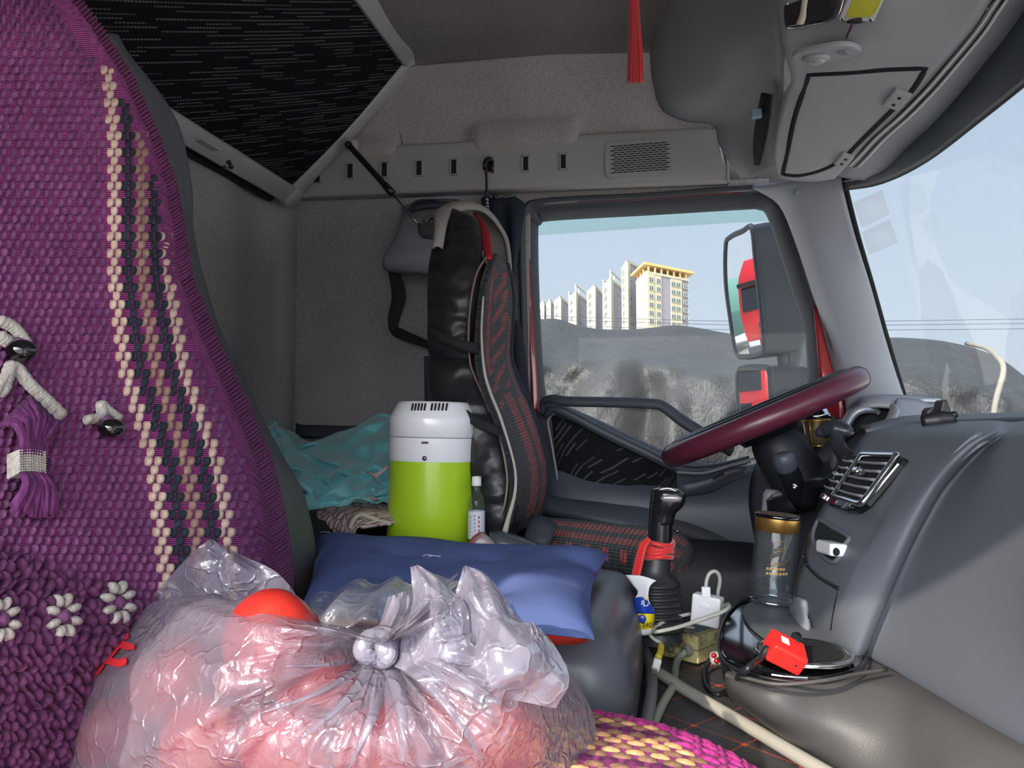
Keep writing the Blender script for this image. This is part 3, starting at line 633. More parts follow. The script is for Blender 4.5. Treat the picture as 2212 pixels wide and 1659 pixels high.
# underside
us_ = [
 [PY(*p) for p in ((1690, -60, 1.42), (1686, 0, 1.44), (1690, 50, 1.47), (1700, 110, 1.53), (1712, 165, 1.60), (1696, 200, 1.67), (1680, 260, 1.75), (1674, 320, 1.82), (1684, 378, 1.89))],
 [PY(*p) for p in ((1860, -60, 1.34), (1860, 0, 1.36), (1850, 60, 1.42), (1830, 130, 1.51), (1800, 190, 1.60), (1775, 240, 1.68), (1745, 290, 1.76), (1720, 340, 1.83), (1715, 384, 1.89))],
 [PY(*p) for p in ((2010, -60, 1.30), (1990, 0, 1.33), (1960, 60, 1.39), (1920, 130, 1.49), (1880, 190, 1.57), (1845, 240, 1.65), (1810, 290, 1.73), (1775, 345, 1.82), (1758, 385, 1.89))],
 [PY(*p) for p in ((2192, -60, 1.25), (2140, 0, 1.30), (2100, 60, 1.37), (2042, 130, 1.46), (1990, 190, 1.54), (1936, 245, 1.62), (1882, 293, 1.71), (1838, 342, 1.80), (1802, 378, 1.88))]]
GU = spl2([[tuple(q) for q in r] for r in ext(us_, 6)], 5, 5)
mk('underside', MB().grid(GU), M_oh, oc, solid=.01, off=1)
from mathutils.bvhtree import BVHTree
_m = MB().grid(GU); BU = BVHTree.FromPolygons([V(v) for v in _m.v], _m.f)
def onU(px, py, off=0, nrm=False):
    d = ray(px, py).normalized(); h = BU.ray_cast(V((0, 0, 0)), d)
    if h[0] is None: return (PY(px, py, 1.6), V((0, -.5, -1)).normalized()) if nrm else PY(px, py, 1.6)
    n = h[1] if h[1].dot(d) < 0 else -h[1]
    return (h[0] + n*off, n) if nrm else h[0] + n*off
# rounded lower lip with two pale piping lines along the windshield
lipA = [(2190, -60, 1.25), (2138, 0, 1.30), (2098, 60, 1.37), (2040, 130, 1.46), (1988, 190, 1.54), (1934, 245, 1.62), (1880, 293, 1.71), (1836, 340, 1.80), (1800, 374, 1.88)]
def shift(l, dx, dy=0, dY=0): return [(a+dx, b+dy, c+dY) for a, b, c in l]
GL = spl2([[tuple(q) for q in r] for r in ext((pts(lipA), pts(shift(lipA, 20, 4, -.01)), pts(shift(lipA, 42, 8, .0)), pts(shift(lipA, 66, 12, .02)), pts(shift(lipA[:-1], 90, 18, .05) + [(1818, 394, 1.93)])), 6)], 5, 5)
mk('edge_lip', MB().grid(GL), M_ohd, oc, solid=.006, off=1)
M_pipe = simple('pale_trim', C(226, 228, 228), .3)
for k_, r_, m_ in ((4, .0022, M_pipe), (8, .0022, M_pipe), (2, .003, M_blackm), (6, .0032, M_blackm), (10, .003, M_blackm)):
    mk('trim_line' if m_ is M_pipe else 'shadow_gap', MB().tube([V(p)*(.992 if m_ is M_pipe else .996) for p in GL[k_, :-3:2]], r_, n=6, m=2), m_, oc)
# storage lid on the underside
lidp = [[(1752, 154), (1830, 150), (1920, 143), (2000, 140)], [(1738, 200), (1812, 200), (1890, 198), (1968, 190)], [(1722, 250), (1785, 250), (1850, 246), (1918, 240)], [(1708, 310), (1755, 311), (1808, 305), (1858, 298)], [(1694, 368), (1728, 370), (1776, 358), (1822, 336)]]
def lid_pt(x, y): return onU(x, y, .006) if BU.ray_cast(V((0, 0, 0)), ray(x, y).normalized())[0] is not None else onU(x-14, y-4, .006)
G = spl2([[tuple(lid_pt(*q)) for q in r] for r in lidp], 5, 5)
lo = mk('storage_lid', MB().grid(G), M_oh, oc, solid=.010, off=0, bevel=.003)
rim = [tuple(V(p)*1.0) for p in list(G[0]) + list(G[1:, -1]) + list(G[-1, ::-1][1:]) + list(G[::-1, 0][1:-1])]
_c = sum((V(p) for p in rim), V())/len(rim)
mk('lid_gap', MB().tube([_c + (V(p)-_c)*1.015 for p in rim], .0078, n=6, m=1, closed=True), M_blackm, oc)
for (px, py, sc) in ((1948, 201, 1.0), (1832, 333, .85)):
    p, n_ = onU(px-6, py, .014, True); X_ = (onU(px+4, py-22)-onU(px-34, py+22)); Mr = frame_rot(X_, n_)
    lt = mk('latch', MB().box(p, (.052*sc, .034*sc, .012), Mr), M_oh, lo, bevel=.004, smooth=False)
    for s_ in (-1, 1): mk('latch_screw', MB().lathe([(0, .0065), (.0036, .0065), (.0045, .004)], p + Mr @ V((s_*.011*sc, 0, 0)), n_, 10), M_blackm, lt)
# dark open slot between the side shell and underside, with hinge piece
mk('side_slot', MB().loft([[PY(1646, 200, 1.70), PY(1668, 205, 1.66)], [PY(1634, 260, 1.76), PY(1662, 262, 1.72)], [PY(1628, 310, 1.82), PY(1652, 312, 1.78)], [PY(1630, 355, 1.87), PY(1640, 358, 1.85)]], 4, 4), M_blackm, oc, solid=.004)
mk('slot_clip', MB().box(PY(1634, 246, 1.72), (.022, .012, .02)), simple('clip_blue', C(120, 140, 160), .3), oc, smooth=False, bevel=.002)
# cabin lamp with dark lens and torn tape
pl = MB().loft([[PY(1702, 10, 1.415), PY(1740, -6, 1.38), (PY(1812, -20, 1.35))], [PY(1702, 34, 1.43), PY(1745, 25, 1.40), PY(1812, 12, 1.365)], [PY(1704, 56, 1.445), PY(1748, 50, 1.41), PY(1802, 34, 1.38)]], 4, 4)
cl_ = mk('cabin_lamp_lens', MB().loft([[PY(1702, 8, 1.43), PY(1745, -4, 1.40), PY(1815, -14, 1.36)], [PY(1702, 32, 1.445), PY(1748, 24, 1.41), PY(1812, 14, 1.375)], [PY(1706, 56, 1.455), PY(1748, 50, 1.42), PY(1800, 36, 1.39)]], 4, 4), simple('lens_dark', C(52, 52, 56), .2, bs=200, bst=.4), oc, solid=.01, off=-1)
mk('lamp_rim', MB().tube([PY(1701, 4, 1.425), PY(1701, 34, 1.44), PY(1705, 58, 1.45), PY(1750, 52, 1.42), PY(1802, 38, 1.38), PY(1820, 0, 1.355), PY(1822, -20, 1.35)], .003, n=6), M_chrome, oc)
mk('tape_strip', MB().loft([[PY(1733, -4, 1.39), PY(1746, -6, 1.385)], [PY(1730, 18, 1.40), PY(1742, 18, 1.395)], [PY(1726, 36, 1.41), PY(1741, 38, 1.405)], [PY(1718, 54, 1.42), PY(1736, 53, 1.415)]], 2, 3), simple('torn_tape', C(214, 205, 190), .8), cl_, solid=.001)
# map light bezel
c0 = PY(1785, 108, 1.455); nz = V((-.15, -.05, -1)).normalized(); xd = (PY(1845, 95, 1.42) - PY(1722, 120, 1.49)).normalized()
Mr = frame_rot(xd, (0, 0, 1)); zz = Mr @ V((0, 0, 1))
def ovalpts(c, a, b, sq=.0, n=28): return [tuple(c + Mr @ V((a*abs(math.cos(q))**.7*(1 if math.cos(q) > 0 else -1), b*abs(math.sin(q))**.8*(1 if math.sin(q) > 0 else -1), 0))) for q in [2*math.pi*k/n for k in range(n)]]
mlp = mk('map_light_bezel', MB().prism(ovalpts(c0, .062, .036), tuple(zz*-.010)), M_oh, oc, bevel=.003, smooth=False)
mk('map_light', MB().ell(c0 + Mr @ V((-.018, 0, -.012)), (.026, .018, .008), Mr), M_oh, mlp)
mk('map_light_core', MB().ell(c0 + Mr @ V((-.016, 0, -.018)), (.016, .010, .006), Mr), simple('lamp_clear', C(170, 172, 178), .15, coat=1), mlp)
mk('map_light_switch', MB().box(c0 + Mr @ V((.036, 0, -.011)), (.018, .017, .005), Mr), M_ohd, mlp, bevel=.003, smooth=False)
# yellow card in a metal holder, cable below
tg = thing('card_holder', PY(1860, 10, 1.37), 'yellow-green card in a white metal holder under the overhead console', 'card holder')
c1, c2, c3, c4 = PY(1848, -40, 1.30), PY(1930, -44, 1.27), PY(1888, 48, 1.325), PY(1812, 46, 1.36)
def lerp(a, b, f): return a + (b-a)*f
mk('holder_plate', MB().prism([c1, c2, c3, c4], (0, 0, .006)), M_white, tg, smooth=False, bevel=.002)
ins = [lerp(lerp(c1, c2, u_), lerp(c4, c3, u_), v_) + V((0, 0, -.003)) for u_, v_ in ((.12, .1), (.9, .1), (.9, .72), (.78, .84), (.12, .84))]
mk('yellow_card', MB().prism(ins, (0, 0, .002)), simple('card_yellow', C(214, 214, 78), .35), tg, smooth=False, label='yellow-green card')
for u_ in (.1, .9): mk('holder_screw', MB().lathe([(0, -.004), (.003, -.004), (.004, 0)], lerp(lerp(c1, c2, u_), lerp(c4, c3, u_), .93), (0, 0, 1), 10), M_steel, tg)
mk('holder_tab', MB().ell(lerp(lerp(c1, c2, .5), lerp(c4, c3, .5), .95) + V((0, 0, -.002)), (.017, .007, .004)), M_black, tg)
o = mk('thin_cable', MB().tube([PY(1842, 46, 1.385), PY(1838, 60, 1.40), PY(1832, 72, 1.415), PY(1828, 82, 1.43)], .0018), simple('cable_red', C(90, 50, 60), .5))
setp(o, 'thin dark red cable coming out below the yellow card holder', 'cable')
# ------------------------------------------------------------------ passenger seat, purple woven cover
PXE = [(-80, 150), (0, 178), (60, 222), (100, 247), (170, 291), (290, 346), (400, 386), (500, 406), (600, 420), (740, 478), (870, 540), (990, 592), (1120, 622), (1250, 640), (1400, 648), (1700, 650)]
def edge(py): return float(np.interp(py, [a for a, b in PXE], [b for a, b in PXE]))
LST = [(105, 226), (300, 245), (600, 245), (800, 268), (1000, 330), (1200, 352), (1400, 372), (1700, 385)]
def lst(py): return float(np.interp(py, [a for a, b in LST], [b for a, b in LST]))
def xs(px, py):
    b = -.60 + .16*min(1, max(0, (py+80)/1480.))**1.3
    q = max(0, (px - edge(py) + 150)/150.)
    b -= .055*q**2.2
    if py < 120: b -= .10*((120-py)/200.)**2
    return b - .012*math.sin(py/260.) 
_nc = {}
def PS(px, py, up=0.0):
    p = PX(px, py, xs(px, py))
    if not up: return p
    k = (int(px/12), int(py/12))
    if k not in _nc:
        x, y = k[0]*12+6, k[1]*12+6
        if x > edge(y)-3: x = edge(y)-3
        a, b, c = PX(x-3, y, xs(x-3, y)), PX(x+3, y, xs(x+3, y)), PX(x, y+4, xs(x, y+4)); m_ = PX(x, y-4, xs(x, y-4))
        n = (b-a).cross(c-m_).normalized(); n = n if n.dot(p) < 0 else -n
        _nc[k] = n
    return p + _nc[k]*(up + .0008)
seat = thing('passenger_seat', (-.5, .5, -.3), 'passenger seat in the left foreground with purple woven cover and cream stripes', 'seat')
# base cloth with fine horizontal threads
t = NT('purple_threads'); uv = t.co('UV'); sp = t.n('SeparateXYZ'); t.l(uv, sp.inputs[0])
f = t.M('FRACT', t.M('MULTIPLY', sp.outputs[1], 420.)); th = t.M('SINE', t.M('MULTIPLY', f, math.pi))
nz_ = t.noise(60, 3); c = t.ramp(t.M('MULTIPLY', th, t.M('MULTIPLY_ADD', nz_, .8, .6)), [(.15, C(66, 20, 56)), (.6, C(170, 56, 136)), (1, C(214, 100, 182))])
M_thread = t.fin(t.pbr(c, .75, 0, t.bump(th, .6, .002), .2, sheen=.05))
NU, NV = 90, 170
G = np.zeros((NV+1, NU+1, 3))
for i in range(NV+1):
    py = -80 + i*(1780.)/NV
    for j in range(NU+1):
        e_ = edge(py) - 2; px = -330 + (e_+330)*(j/NU); G[i, j] = tuple(PS(px, py))
mk('seat_cover', MB().grid(G), M_thread, seat, solid=.01, off=1, label='purple woven cover cloth')
def yarn(name, c1, c2, rough=.7, sc=260):
    t = NT(name); f = t.noise(sc, 3, vec=t.co('Object', (1, 1, .25))); g = t.noise(18, 2)
    c = t.mix(t.M('MULTIPLY', g, .8), t.ramp(f, [(.3, c1), (.7, c2)]), tuple(x*.6 for x in c1[:3])+(1,))
    return t.fin(t.pbr(c, rough, 0, t.bump(f, .5, .001), .25, sheen=.05))
M_pur = yarn('yarn_purple', C(112, 62, 108), C(158, 98, 148)); M_mag = yarn('yarn_magenta', C(160, 30, 110), C(225, 80, 175))
M_cream = yarn('yarn_cream', C(226, 190, 170), C(250, 230, 214)); M_char = yarn('yarn_charcoal', C(40, 44, 56), C(70, 76, 92)); M_tan = yarn('yarn_tan', C(165, 128, 118), C(205, 168, 152))
M_org = yarn('yarn_tan_low', C(205, 150, 100), C(240, 195, 150)); M_silv = yarn('yarn_silver', C(176, 168, 162), C(225, 220, 212), sc=500)
def stitch(mb, F, px, py, hw, hh, lift, tilt=0, mi=0, shear=0):
    """a short bulging yarn loop lying on the surface function F(px,py,up)"""
    rows = []
    for k, a in enumerate((-1, -.6, 0, .6, 1)):
        hgt = lift*(1-(abs(a))**2.5); row = []
        for b in (-1, -.55, 0, .55, 1):
            wob = hw*(1-.25*abs(a))
            row.append(tuple(F(px + b*wob + tilt*a*hh, py + a*hh + shear*b*wob, .0008 + hgt*(1-.75*b*b) - (.003 if abs(a) == 1 or abs(b) == 1 else 0))))
        rows.append(row)
    mb.grid(np.array(rows), mi=mi)
mbP, mbC, mbK, mbT, mbD = MB(), MB(), MB(), MB(), MB()
rr_ = random.Random(5); row = 0; py = -60.
offs = [0, 30, 58, 86, 110]
while py < 1690:
    pitch = 17.5 + 1.6*(py/1000.); par = row % 2; Lx = lst(py); e_ = edge(py) - 52 - (0 if py < 300 else min(20, (py-300)/30.))
    spread = 1 + .28*max(0, min(1, (py-500)/600.)) - .12*max(0, (300-py)/300.)
    used = []
    for k, o_ in enumerate(offs):
        cx = Lx + o_*spread
        if py < 105 + (0, 70, 120, 190, 230)[k] or cx > e_ + 8: continue
        mbx = (mbC, mbK, mbT, mbK, mbC)[k]; used.append(cx); w_ = 6.0*spread
        for dx in ((-8.5*spread, 8.5*spread) if par == 0 else (0,)): stitch(mbx, PS, cx+dx, py, w_, pitch*.62, .0032, .06*rr_.uniform(-1, 1))
    left_lim = (Lx - 15) if used else 1e9
    right_lim = (max(used) + 15*spread) if used else -1e9
    wd = 20.5
    k0 = int((-330)/wd); px = k0*wd + (wd/2 if par else 0)
    slant = 0
    while px < e_:
        x_ = px + Lx - 240
        py_ = py + (x_ - Lx)*.0
        if (x_ < left_lim or x_ > right_lim) and -330 < x_ < e_:
            chunky = py > 1190 + x_*.35
            if not chunky: stitch(mbP, PS, x_ + rr_.uniform(-2, 2), py_ + rr_.uniform(-1.5, 1.5), 5.6, pitch*.62, .0030 + .001*rr_.random(), .12*rr_.uniform(-1, 1))
            elif par == 0: stitch(mbD, PS, x_ + rr_.uniform(-6, 6), py_ + rr_.uniform(-6, 6), 10, pitch*.95, .007, .6*rr_.uniform(-1, 1))
            else: stitch(mbD, PS, x_ + rr_.uniform(-6, 6), py_ + rr_.uniform(-6, 6), 9, pitch*.8, .006, 1.0*rr_.uniform(-1, 1))
        px += wd
    row += 1; py += pitch
mk('purple_weave', mbP, M_pur, seat); mk('purple_crochet', mbD, yarn('yarn_dark', C(86, 42, 82), C(136, 78, 124)), seat)
mk('cream_stripe', mbC, M_cream, seat, label='cream woven stripes'); mk('charcoal_stripe', mbK, M_char, seat, label='charcoal woven stripes'); mk('tan_stripe', mbT, M_tan, seat, label='tan woven stripe')
# braided border along the driver-side edge (herringbone)
mbB = MB()
for i in range(230):
    py = -70 + i*7.6; e_ = edge(py); bw = 26 + min(16, max(0, py-200)/50.)
    for s_, cx in ((-1, e_-bw*1.45), (1, e_-bw*.62)):
        stitch(mbB, PS, cx + 2*rr_.uniform(-1, 1), py + rr_.uniform(-1, 1), bw*.50, 4.6, .0040, 0, 0, s_*-.75)
        n_ = len(mbB.v); 
        for q in range(n_-25, n_):   # shear the loop into a chevron
            pass
mk('braided_border', mbB, yarn('yarn_border', C(118, 52, 104), C(170, 84, 148)), seat, label='braided purple border')
# seat side bolster behind the cover edge
sb = []
for (py, e0, e1, X0) in ((80, 225, 235, -.66), (120, 250, 256, -.65), (180, 288, 306, -.64), (230, 315, 345, -.63), (280, 335, 372, -.62), (340, 355, 386, -.61), (420, 380, 396, -.60), (520, 390, 400, -.595), (700, 440, 450, -.58), (860, 515, 525, -.56), (980, 575, 588, -.54), (1060, 610, 636, -.52), (1150, 625, 662, -.50), (1240, 638, 672, -.485), (1300, 645, 672, -.47), (1500, 650, 676, -.46)):
    sb.append([tuple(PX(e0-40, py, X0-.055)), tuple(PX(e0-4, py, X0-.055)), tuple(PX((e0+e1)/2, py, X0-.062)), tuple(PX(e1, py, X0-.075)), tuple(PX(e1, py, X0-.075) + V((-.05, -.015, 0))), tuple(PX(e1, py, X0-.075) + V((-.12, -.10, 0)))])
mk('backrest', MB().loft(sb, 3, 4), simple('seat_leather', C(84, 86, 92), .5, bs=200, bst=.15), seat, solid=.01, off=-1, label='dark grey leather side of the backrest')
mk('backrest_piping', MB().tube([V(r[3]) for r in sb], .0022, n=6), simple('piping_tan', C(150, 130, 116), .6), seat)
mk('backrest_core', MB().loft([[(-.64, .0, z), (-.66, .3, z), (-.66, .62, z), (-.74, .62, z), (-.78, .3, z), (-.76, .0, z)] for z in (-.5, -.2, .1, .4, .56)], 3, 2, closed=True, capends=True), simple('seat_leather_back', C(70, 72, 78), .5), seat)
# embroidered flowers
def blob(mb, px, py, rx, ry, ang, lift=.006):
    rows = []
    for i in range(6):
        q = i/5.; row = []
        for j in range(14):
            a = 2*math.pi*j/14; x = rx*q*math.cos(a); y = ry*q*math.sin(a)
            row.append(tuple(PS(px + x*math.cos(ang) - y*math.sin(ang), py + x*math.sin(ang) + y*math.cos(ang), .004 + lift*math.sqrt(max(0, 1-q*q)))))
        rows.append(row)
    mb.grid(np.array(rows), True)
for (fx, fy, s_) in ((122, 1336, 1.0), (243, 1306, .95), (-12, 1345, 1.0)):
    mb = MB()
    for k in range(8):
        a = 2*math.pi*k/8 + .3; blob(mb, fx + 30*s_*math.cos(a)*.85, fy + 36*s_*math.sin(a), 17*s_, 10.5*s_, a, .005)
    fl = mk('embroidered_flower', mb, M_silv, seat, label='silver grey stitched flower')
    mb = MB(); blob(mb, fx, fy, 15*s_, 17*s_, 0, .005); mk('flower_center', mb, M_pur, fl)
def ribbon(mb, P, w_, lift=.006, n=8, bump_=True):
    Q = spl(P, n)
    for i, (x, y) in enumerate(Q): blob(mb, x, y, w_*(1+.12*math.sin(i*2.1)), w_*(1+.12*math.cos(i*1.7)), 0, lift)
mb = MB(); ribbon(mb, [(178, 912), (205, 905), (208, 880)], 10); ribbon(mb, [(205, 880), (225, 895), (242, 908)], 9); mk('embroidered_brow', mb, M_silv, seat, label='small silver stitched leaf')
mb = MB(); ribbon(mb, [(-10, 700), (12, 710), (30, 728), (44, 748)], 11); ribbon(mb, [(-10, 735), (5, 745)], 12); mk('embroidered_brow', mb, M_silv, seat, label='large silver stitched leaf at the frame edge')
mb = MB(); ribbon(mb, [(-20, 850), (0, 820), (20, 800), (50, 835), (85, 868), (118, 900)], 12); ribbon(mb, [(10, 800), (-5, 850)], 14); mk('embroidered_roof', mb, M_silv, seat, label='silver stitched chevron')
for (bx_, by_, s_) in ((20, 772, 18), (214, 937, 17)):
    c_ = PS(bx_, by_, .012); mb = MB(); blob(mb, bx_, by_-22, s_*.95, s_*.8, 0, .008); mk('embroidered_pad', mb, M_pur, seat)
    mk('bead', MB().ell(c_, (.0115*s_/18, .0115*s_/18, .0095*s_/18)), M_gloss, seat, label='shiny black bead')
mbt = MB()
for k in range(46):
    a = rr_.uniform(-1, 1); p = [PS(44 + a*62, 868 + abs(a)*62, .008), PS(40 + a*46, 925 + abs(a)*16, .016 + .004*rr_.random()), PS(36 + a*22, 975, .014), PS(36 + a*22, 1000, .012)]
    mbt.tube(p, .0022, n=5, m=3)
for k in range(46):
    a = rr_.uniform(-1, 1); p = [PS(38 + a*22, 1035, .012), PS(45 + a*32, 1070, .013 + .004*rr_.random()), PS(52 + a*52 + rr_.uniform(-6, 6), 1115 + rr_.uniform(-12, 18), .008)]
    mbt.tube(p, .002, n=5, m=3)
tsl = mk('embroidered_tassel', mbt, yarn('yarn_tassel', C(88, 36, 88), C(142, 72, 134)), seat, label='small purple yarn tassel')
mb = MB()
for k in range(9): ribbon(mb, [(8, 992+k*5.5), (36, 990+k*5.5), (64, 994+k*5.5)], 5, .011, 5)
mk('tassel_band', mb, M_silv, tsl, label='silver band round the tassel')

# passenger seat cushion: same cover, lit front corner at the lower right
ZS = -.255
def PCU(px, py, up=0.0):
    """surface of the cushion: flat top with rounded corner and edges"""
    d = ray(px, py)
    if d.z > -.05: d = V((d.x, d.y, -.05))
    p = d*(ZS/d.z); return p
cuc = thing('seat_cushion', (-.2, .45, ZS-.05), 'round-edged purple and tan woven seat cushion under the plastic bag', 'seat cushion')
hx, hy, cxu, cyu = .30, .30, -.19, .50
def cu(u_, v_, up=0):   # u,v in -1..1 superellipse disc
    r_ = max(abs(u_), abs(v_)); a = math.atan2(v_, u_); 
    q = (abs(math.cos(a))**3.2 + abs(math.sin(a))**3.2)**(-1/3.2)
    rr0 = min(1, r_); x = cxu + hx*q*math.cos(a)*rr0; y = cyu + hy*q*math.sin(a)*rr0
    z = ZS - .055*rr0**6 + up
    return V((x, y, z))
rows = []
for k in range(18):
    r_ = k/14.
    row_ = []
    for j in range(72):
        a = 2*math.pi*j/72
        p = cu(min(1, r_)*math.cos(a)/max(abs(math.cos(a)), abs(math.sin(a))), min(1, r_)*math.sin(a)/max(abs(math.cos(a)), abs(math.sin(a))))
        if k > 14: p.z -= .03*(k-14); 
        row_.append(tuple(p))
    rows.append(row_)
mk('cushion_body', MB().grid(np.array(rows), True), M_thread, cuc, solid=.004, off=-1)
mbs = {k: MB() for k in 'pmctk'}
def st3(mb, c_, ax, ay, hw, hh, lift):
    rows = []; n = ax.cross(ay).normalized()
    if n.z < 0: n = -n
    for a in (-1, -.5, 0, .5, 1):
        rows.append([tuple(c_ + ax*(b*hw*(1-.2*abs(a))) + ay*(a*hh) + n*(lift*(1-abs(a)**2.5)*(1-.6*b*b) - (.003 if abs(a) == 1 or abs(b) == 1 else 0))) for b in (-1, -.5, 0, .5, 1)])
    mb.grid(np.array(rows))
j = 0; yy = cyu - hy
while yy < cyu + hy:
    xx = cxu - hx + (.0095 if j % 2 else 0)
    while xx < cxu + hx:
        u_ = (xx-cxu)/hx; v_ = (yy-cyu)/hy; rad = (abs(u_)**3.2 + abs(v_)**3.2)**(1/3.2)
        if rad < .99 and (v_ > -.6) :
            z = ZS - .055*rad**6; p = V((xx, yy, z)); key = 'p'
            if rad > .74: key = 'm'
            else:
                st_ = j % 7; key = 'ctcctkt'[st_]
            g = .055*6*rad**5
            n = V((g*(abs(u_)/max(rad, .01))**2.2*np.sign(u_)/hx, g*(abs(v_)/max(rad, .01))**2.2*np.sign(v_)/hy, 1)).normalized()
            ax = V((1, 0, 0)) - n*n.x; ay = n.cross(ax)
            if key == 'm': ang = math.atan2(v_, u_) + (.6 if j % 2 else -.6); ax2 = ax*math.cos(ang) + ay*math.sin(ang); ay2 = n.cross(ax2); st3(mbs['m'], p, ax2, ay2, .0135, .0062, .0065)
            else: st3(mbs[key], p, ax, ay, .0125, .0078, .0065)
        xx += .019
    yy += .0100; j += 1
mk('cushion_border', mbs['m'], M_mag, cuc, label='bright magenta braided border'); mk('cushion_cream_rows', mbs['c'], M_org, cuc, label='cream tan woven rows')
mk('cushion_tan_rows', mbs['t'], yarn('yarn_brown', C(120, 86, 70), C(170, 130, 104)), cuc); mk('cushion_dark_rows', mbs['k'], yarn('yarn_plum', C(70, 24, 56), C(120, 50, 100)), cuc)

# ------------------------------------------------------------------ driver seat
ds = thing('driver_seat', PY(1050, 1150, 1.7), 'driver seat with black leather back and red and black ribbed cover', 'seat')
M_lea = None
t = NT('black_leather'); wv = t.n('TexWave', wave_type='BANDS', bands_direction='Z'); wv.inputs['Scale'].default_value = 6; wv.inputs['Distortion'].default_value = 9; wv.inputs['Detail'].default_value = 3; wv.inputs['Detail Scale'].default_value = 1.2; t.l(t.co('Object', (1, .6, 1)), wv.inputs['Vector'])
M_lea = t.fin(t.pbr(C(34, 34, 38), .38, 0, t.bump(wv.outputs['Fac'], .45, .010, t.bump(t.noise(350, 2), .2, .001)), .5))
# upper backrest: loft of closed sections; near side at Y~1.45, far side ~1.92, rear x small, front x larger
def section(xb, xf, y0, y1, z, bulge=.02):
    m_ = (y0+y1)/2
    return [(xb, y0+.05, z), (xb+.01, y0+.01, z), ((xb+xf)/2, y0-bulge*.5, z), (xf-.02, y0, z), (xf-.012, y0+.05, z), (xf-.05, m_, z), (xf-.09, y1-.05, z), (xf-.10, y1, z), ((xb+xf)/2-.03, y1+bulge*.5, z), (xb+.01, y1-.01, z), (xb, y1-.05, z), (xb-.01, m_, z)]
def sec_px(pxl, pxr, py, y0, y1, **k):
    a = PY(pxl, py, y0+.03); b = PY(pxr, py, y0+.03); return section(a.x, b.x, y0, y1, a.z, **k)
up = [(948, 1010, 462, 1.60, 1.80), (940, 1040, 480, 1.57, 1.83), (934, 1052, 530, 1.52, 1.88), (926, 1056, 580, 1.48, 1.91), (924, 1053, 640, 1.46, 1.92), (924, 1045, 700, 1.46, 1.92), (924, 1040, 750, 1.46, 1.92), (930, 1050, 780, 1.47, 1.91)]
mk('headrest_pad', MB().loft([sec_px(*u_) for u_ in up], 4, 4, closed=True, capends=True), M_lea, ds, label='black leather upper cushion')
lo_ = [(930, 1050, 760, 1.48, 1.90), (925, 1062, 800, 1.47, 1.91), (935, 1080, 860, 1.45, 1.92), (960, 1100, 930, 1.43, 1.93), (990, 1120, 1000, 1.42, 1.94), (1010, 1130, 1070, 1.42, 1.94), (1020, 1130, 1130, 1.42, 1.94), (1025, 1120, 1180, 1.43, 1.93), (1030, 1110, 1260, 1.44, 1.92)]
mk('backrest', MB().loft([sec_px(*u_) for u_ in lo_], 4, 4, closed=True, capends=True), M_lea, ds, label='black leather backrest')
# light grey headrest arch shell
ar = []
for (px, py, Y_, wd) in ((946, 536, 1.49, .02), (950, 510, 1.50, .02), (954, 484, 1.52, .03), (960, 462, 1.56, .05), (980, 446, 1.62, .055), (1006, 441, 1.68, .06), (1034, 446, 1.76, .08), (1056, 464, 1.84, .11), (1074, 490, 1.89, .13), (1088, 520, 1.92, .14), (1094, 570, 1.93, .14), (1096, 620, 1.93, .12)):
    p = PY(px, py, Y_); inn = PY(1010, 600, 1.70); dr = (inn - p); dr.x = 0; dr = dr.normalized()
    kx = max(.10, wd/.14*.9); k2 = min(1, .3+kx); ar.append([tuple(p + V((-.055*kx, 0, 0)) + dr*.012*k2), tuple(p + V((-.05*kx, 0, 0))), tuple(p + V((-.02*kx, 0, .002))), tuple(p + V((.008*k2, 0, 0)) + dr*.004*k2), tuple(p + V((.006*k2, 0, 0)) + dr*.018*k2)])
mk('headrest_shell', MB().loft(ar, 4, 4), simple('shell_grey', C(142, 138, 136), .55), ds, solid=.006, off=1, label='light grey headrest rim')
mk('red_piping', MB().tube([PY(1028, 462, 1.72), PY(1044, 490, 1.62), PY(1052, 530, 1.55), PY(1056, 560, 1.50)], [.006, .010, .011, .008], flat=.5), simple('red_cloth', C(150, 32, 44), .6), ds, label='red inner edge of the headrest')
mk('seam_piping', MB().tube([PY(1050, 556, 1.47), PY(1030, 590, 1.455), PY(1017, 650, 1.448), PY(1012, 720, 1.448), PY(1014, 770, 1.45), PY(1020, 800, 1.45), PY(1042, 850, 1.44), PY(1058, 890, 1.43)], .0022, n=6), simple('piping_rose', C(120, 96, 94), .6), ds)
mk('seam_piping', MB().tube([PY(1078, 935, 1.42), PY(1090, 990, 1.41), PY(1096, 1040, 1.405), PY(1090, 1090, 1.405), PY(1078, 1120, 1.41)], .0022, n=6), simple('piping_beige', C(130, 118, 108), .6), ds)
mk('strap_band', MB().loft([[PY(925, 700, 1.45), PY(925, 722, 1.45)], [PY(950, 716, 1.435), PY(952, 738, 1.435)], [PY(1000, 735, 1.43), PY(1000, 758, 1.43)], [PY(1037, 742, 1.44), PY(1036, 765, 1.44)]], 3, 4), M_blackm, ds, solid=.004, label='black elastic strap')
mk('strap_band', MB().loft([[PY(985, 868, 1.42), PY(985, 888, 1.42)], [PY(1030, 900, 1.41), PY(1030, 924, 1.41)], [PY(1086, 925, 1.42), PY(1086, 948, 1.42)]], 3, 4), M_blackm, ds, solid=.004, label='black elastic strap')
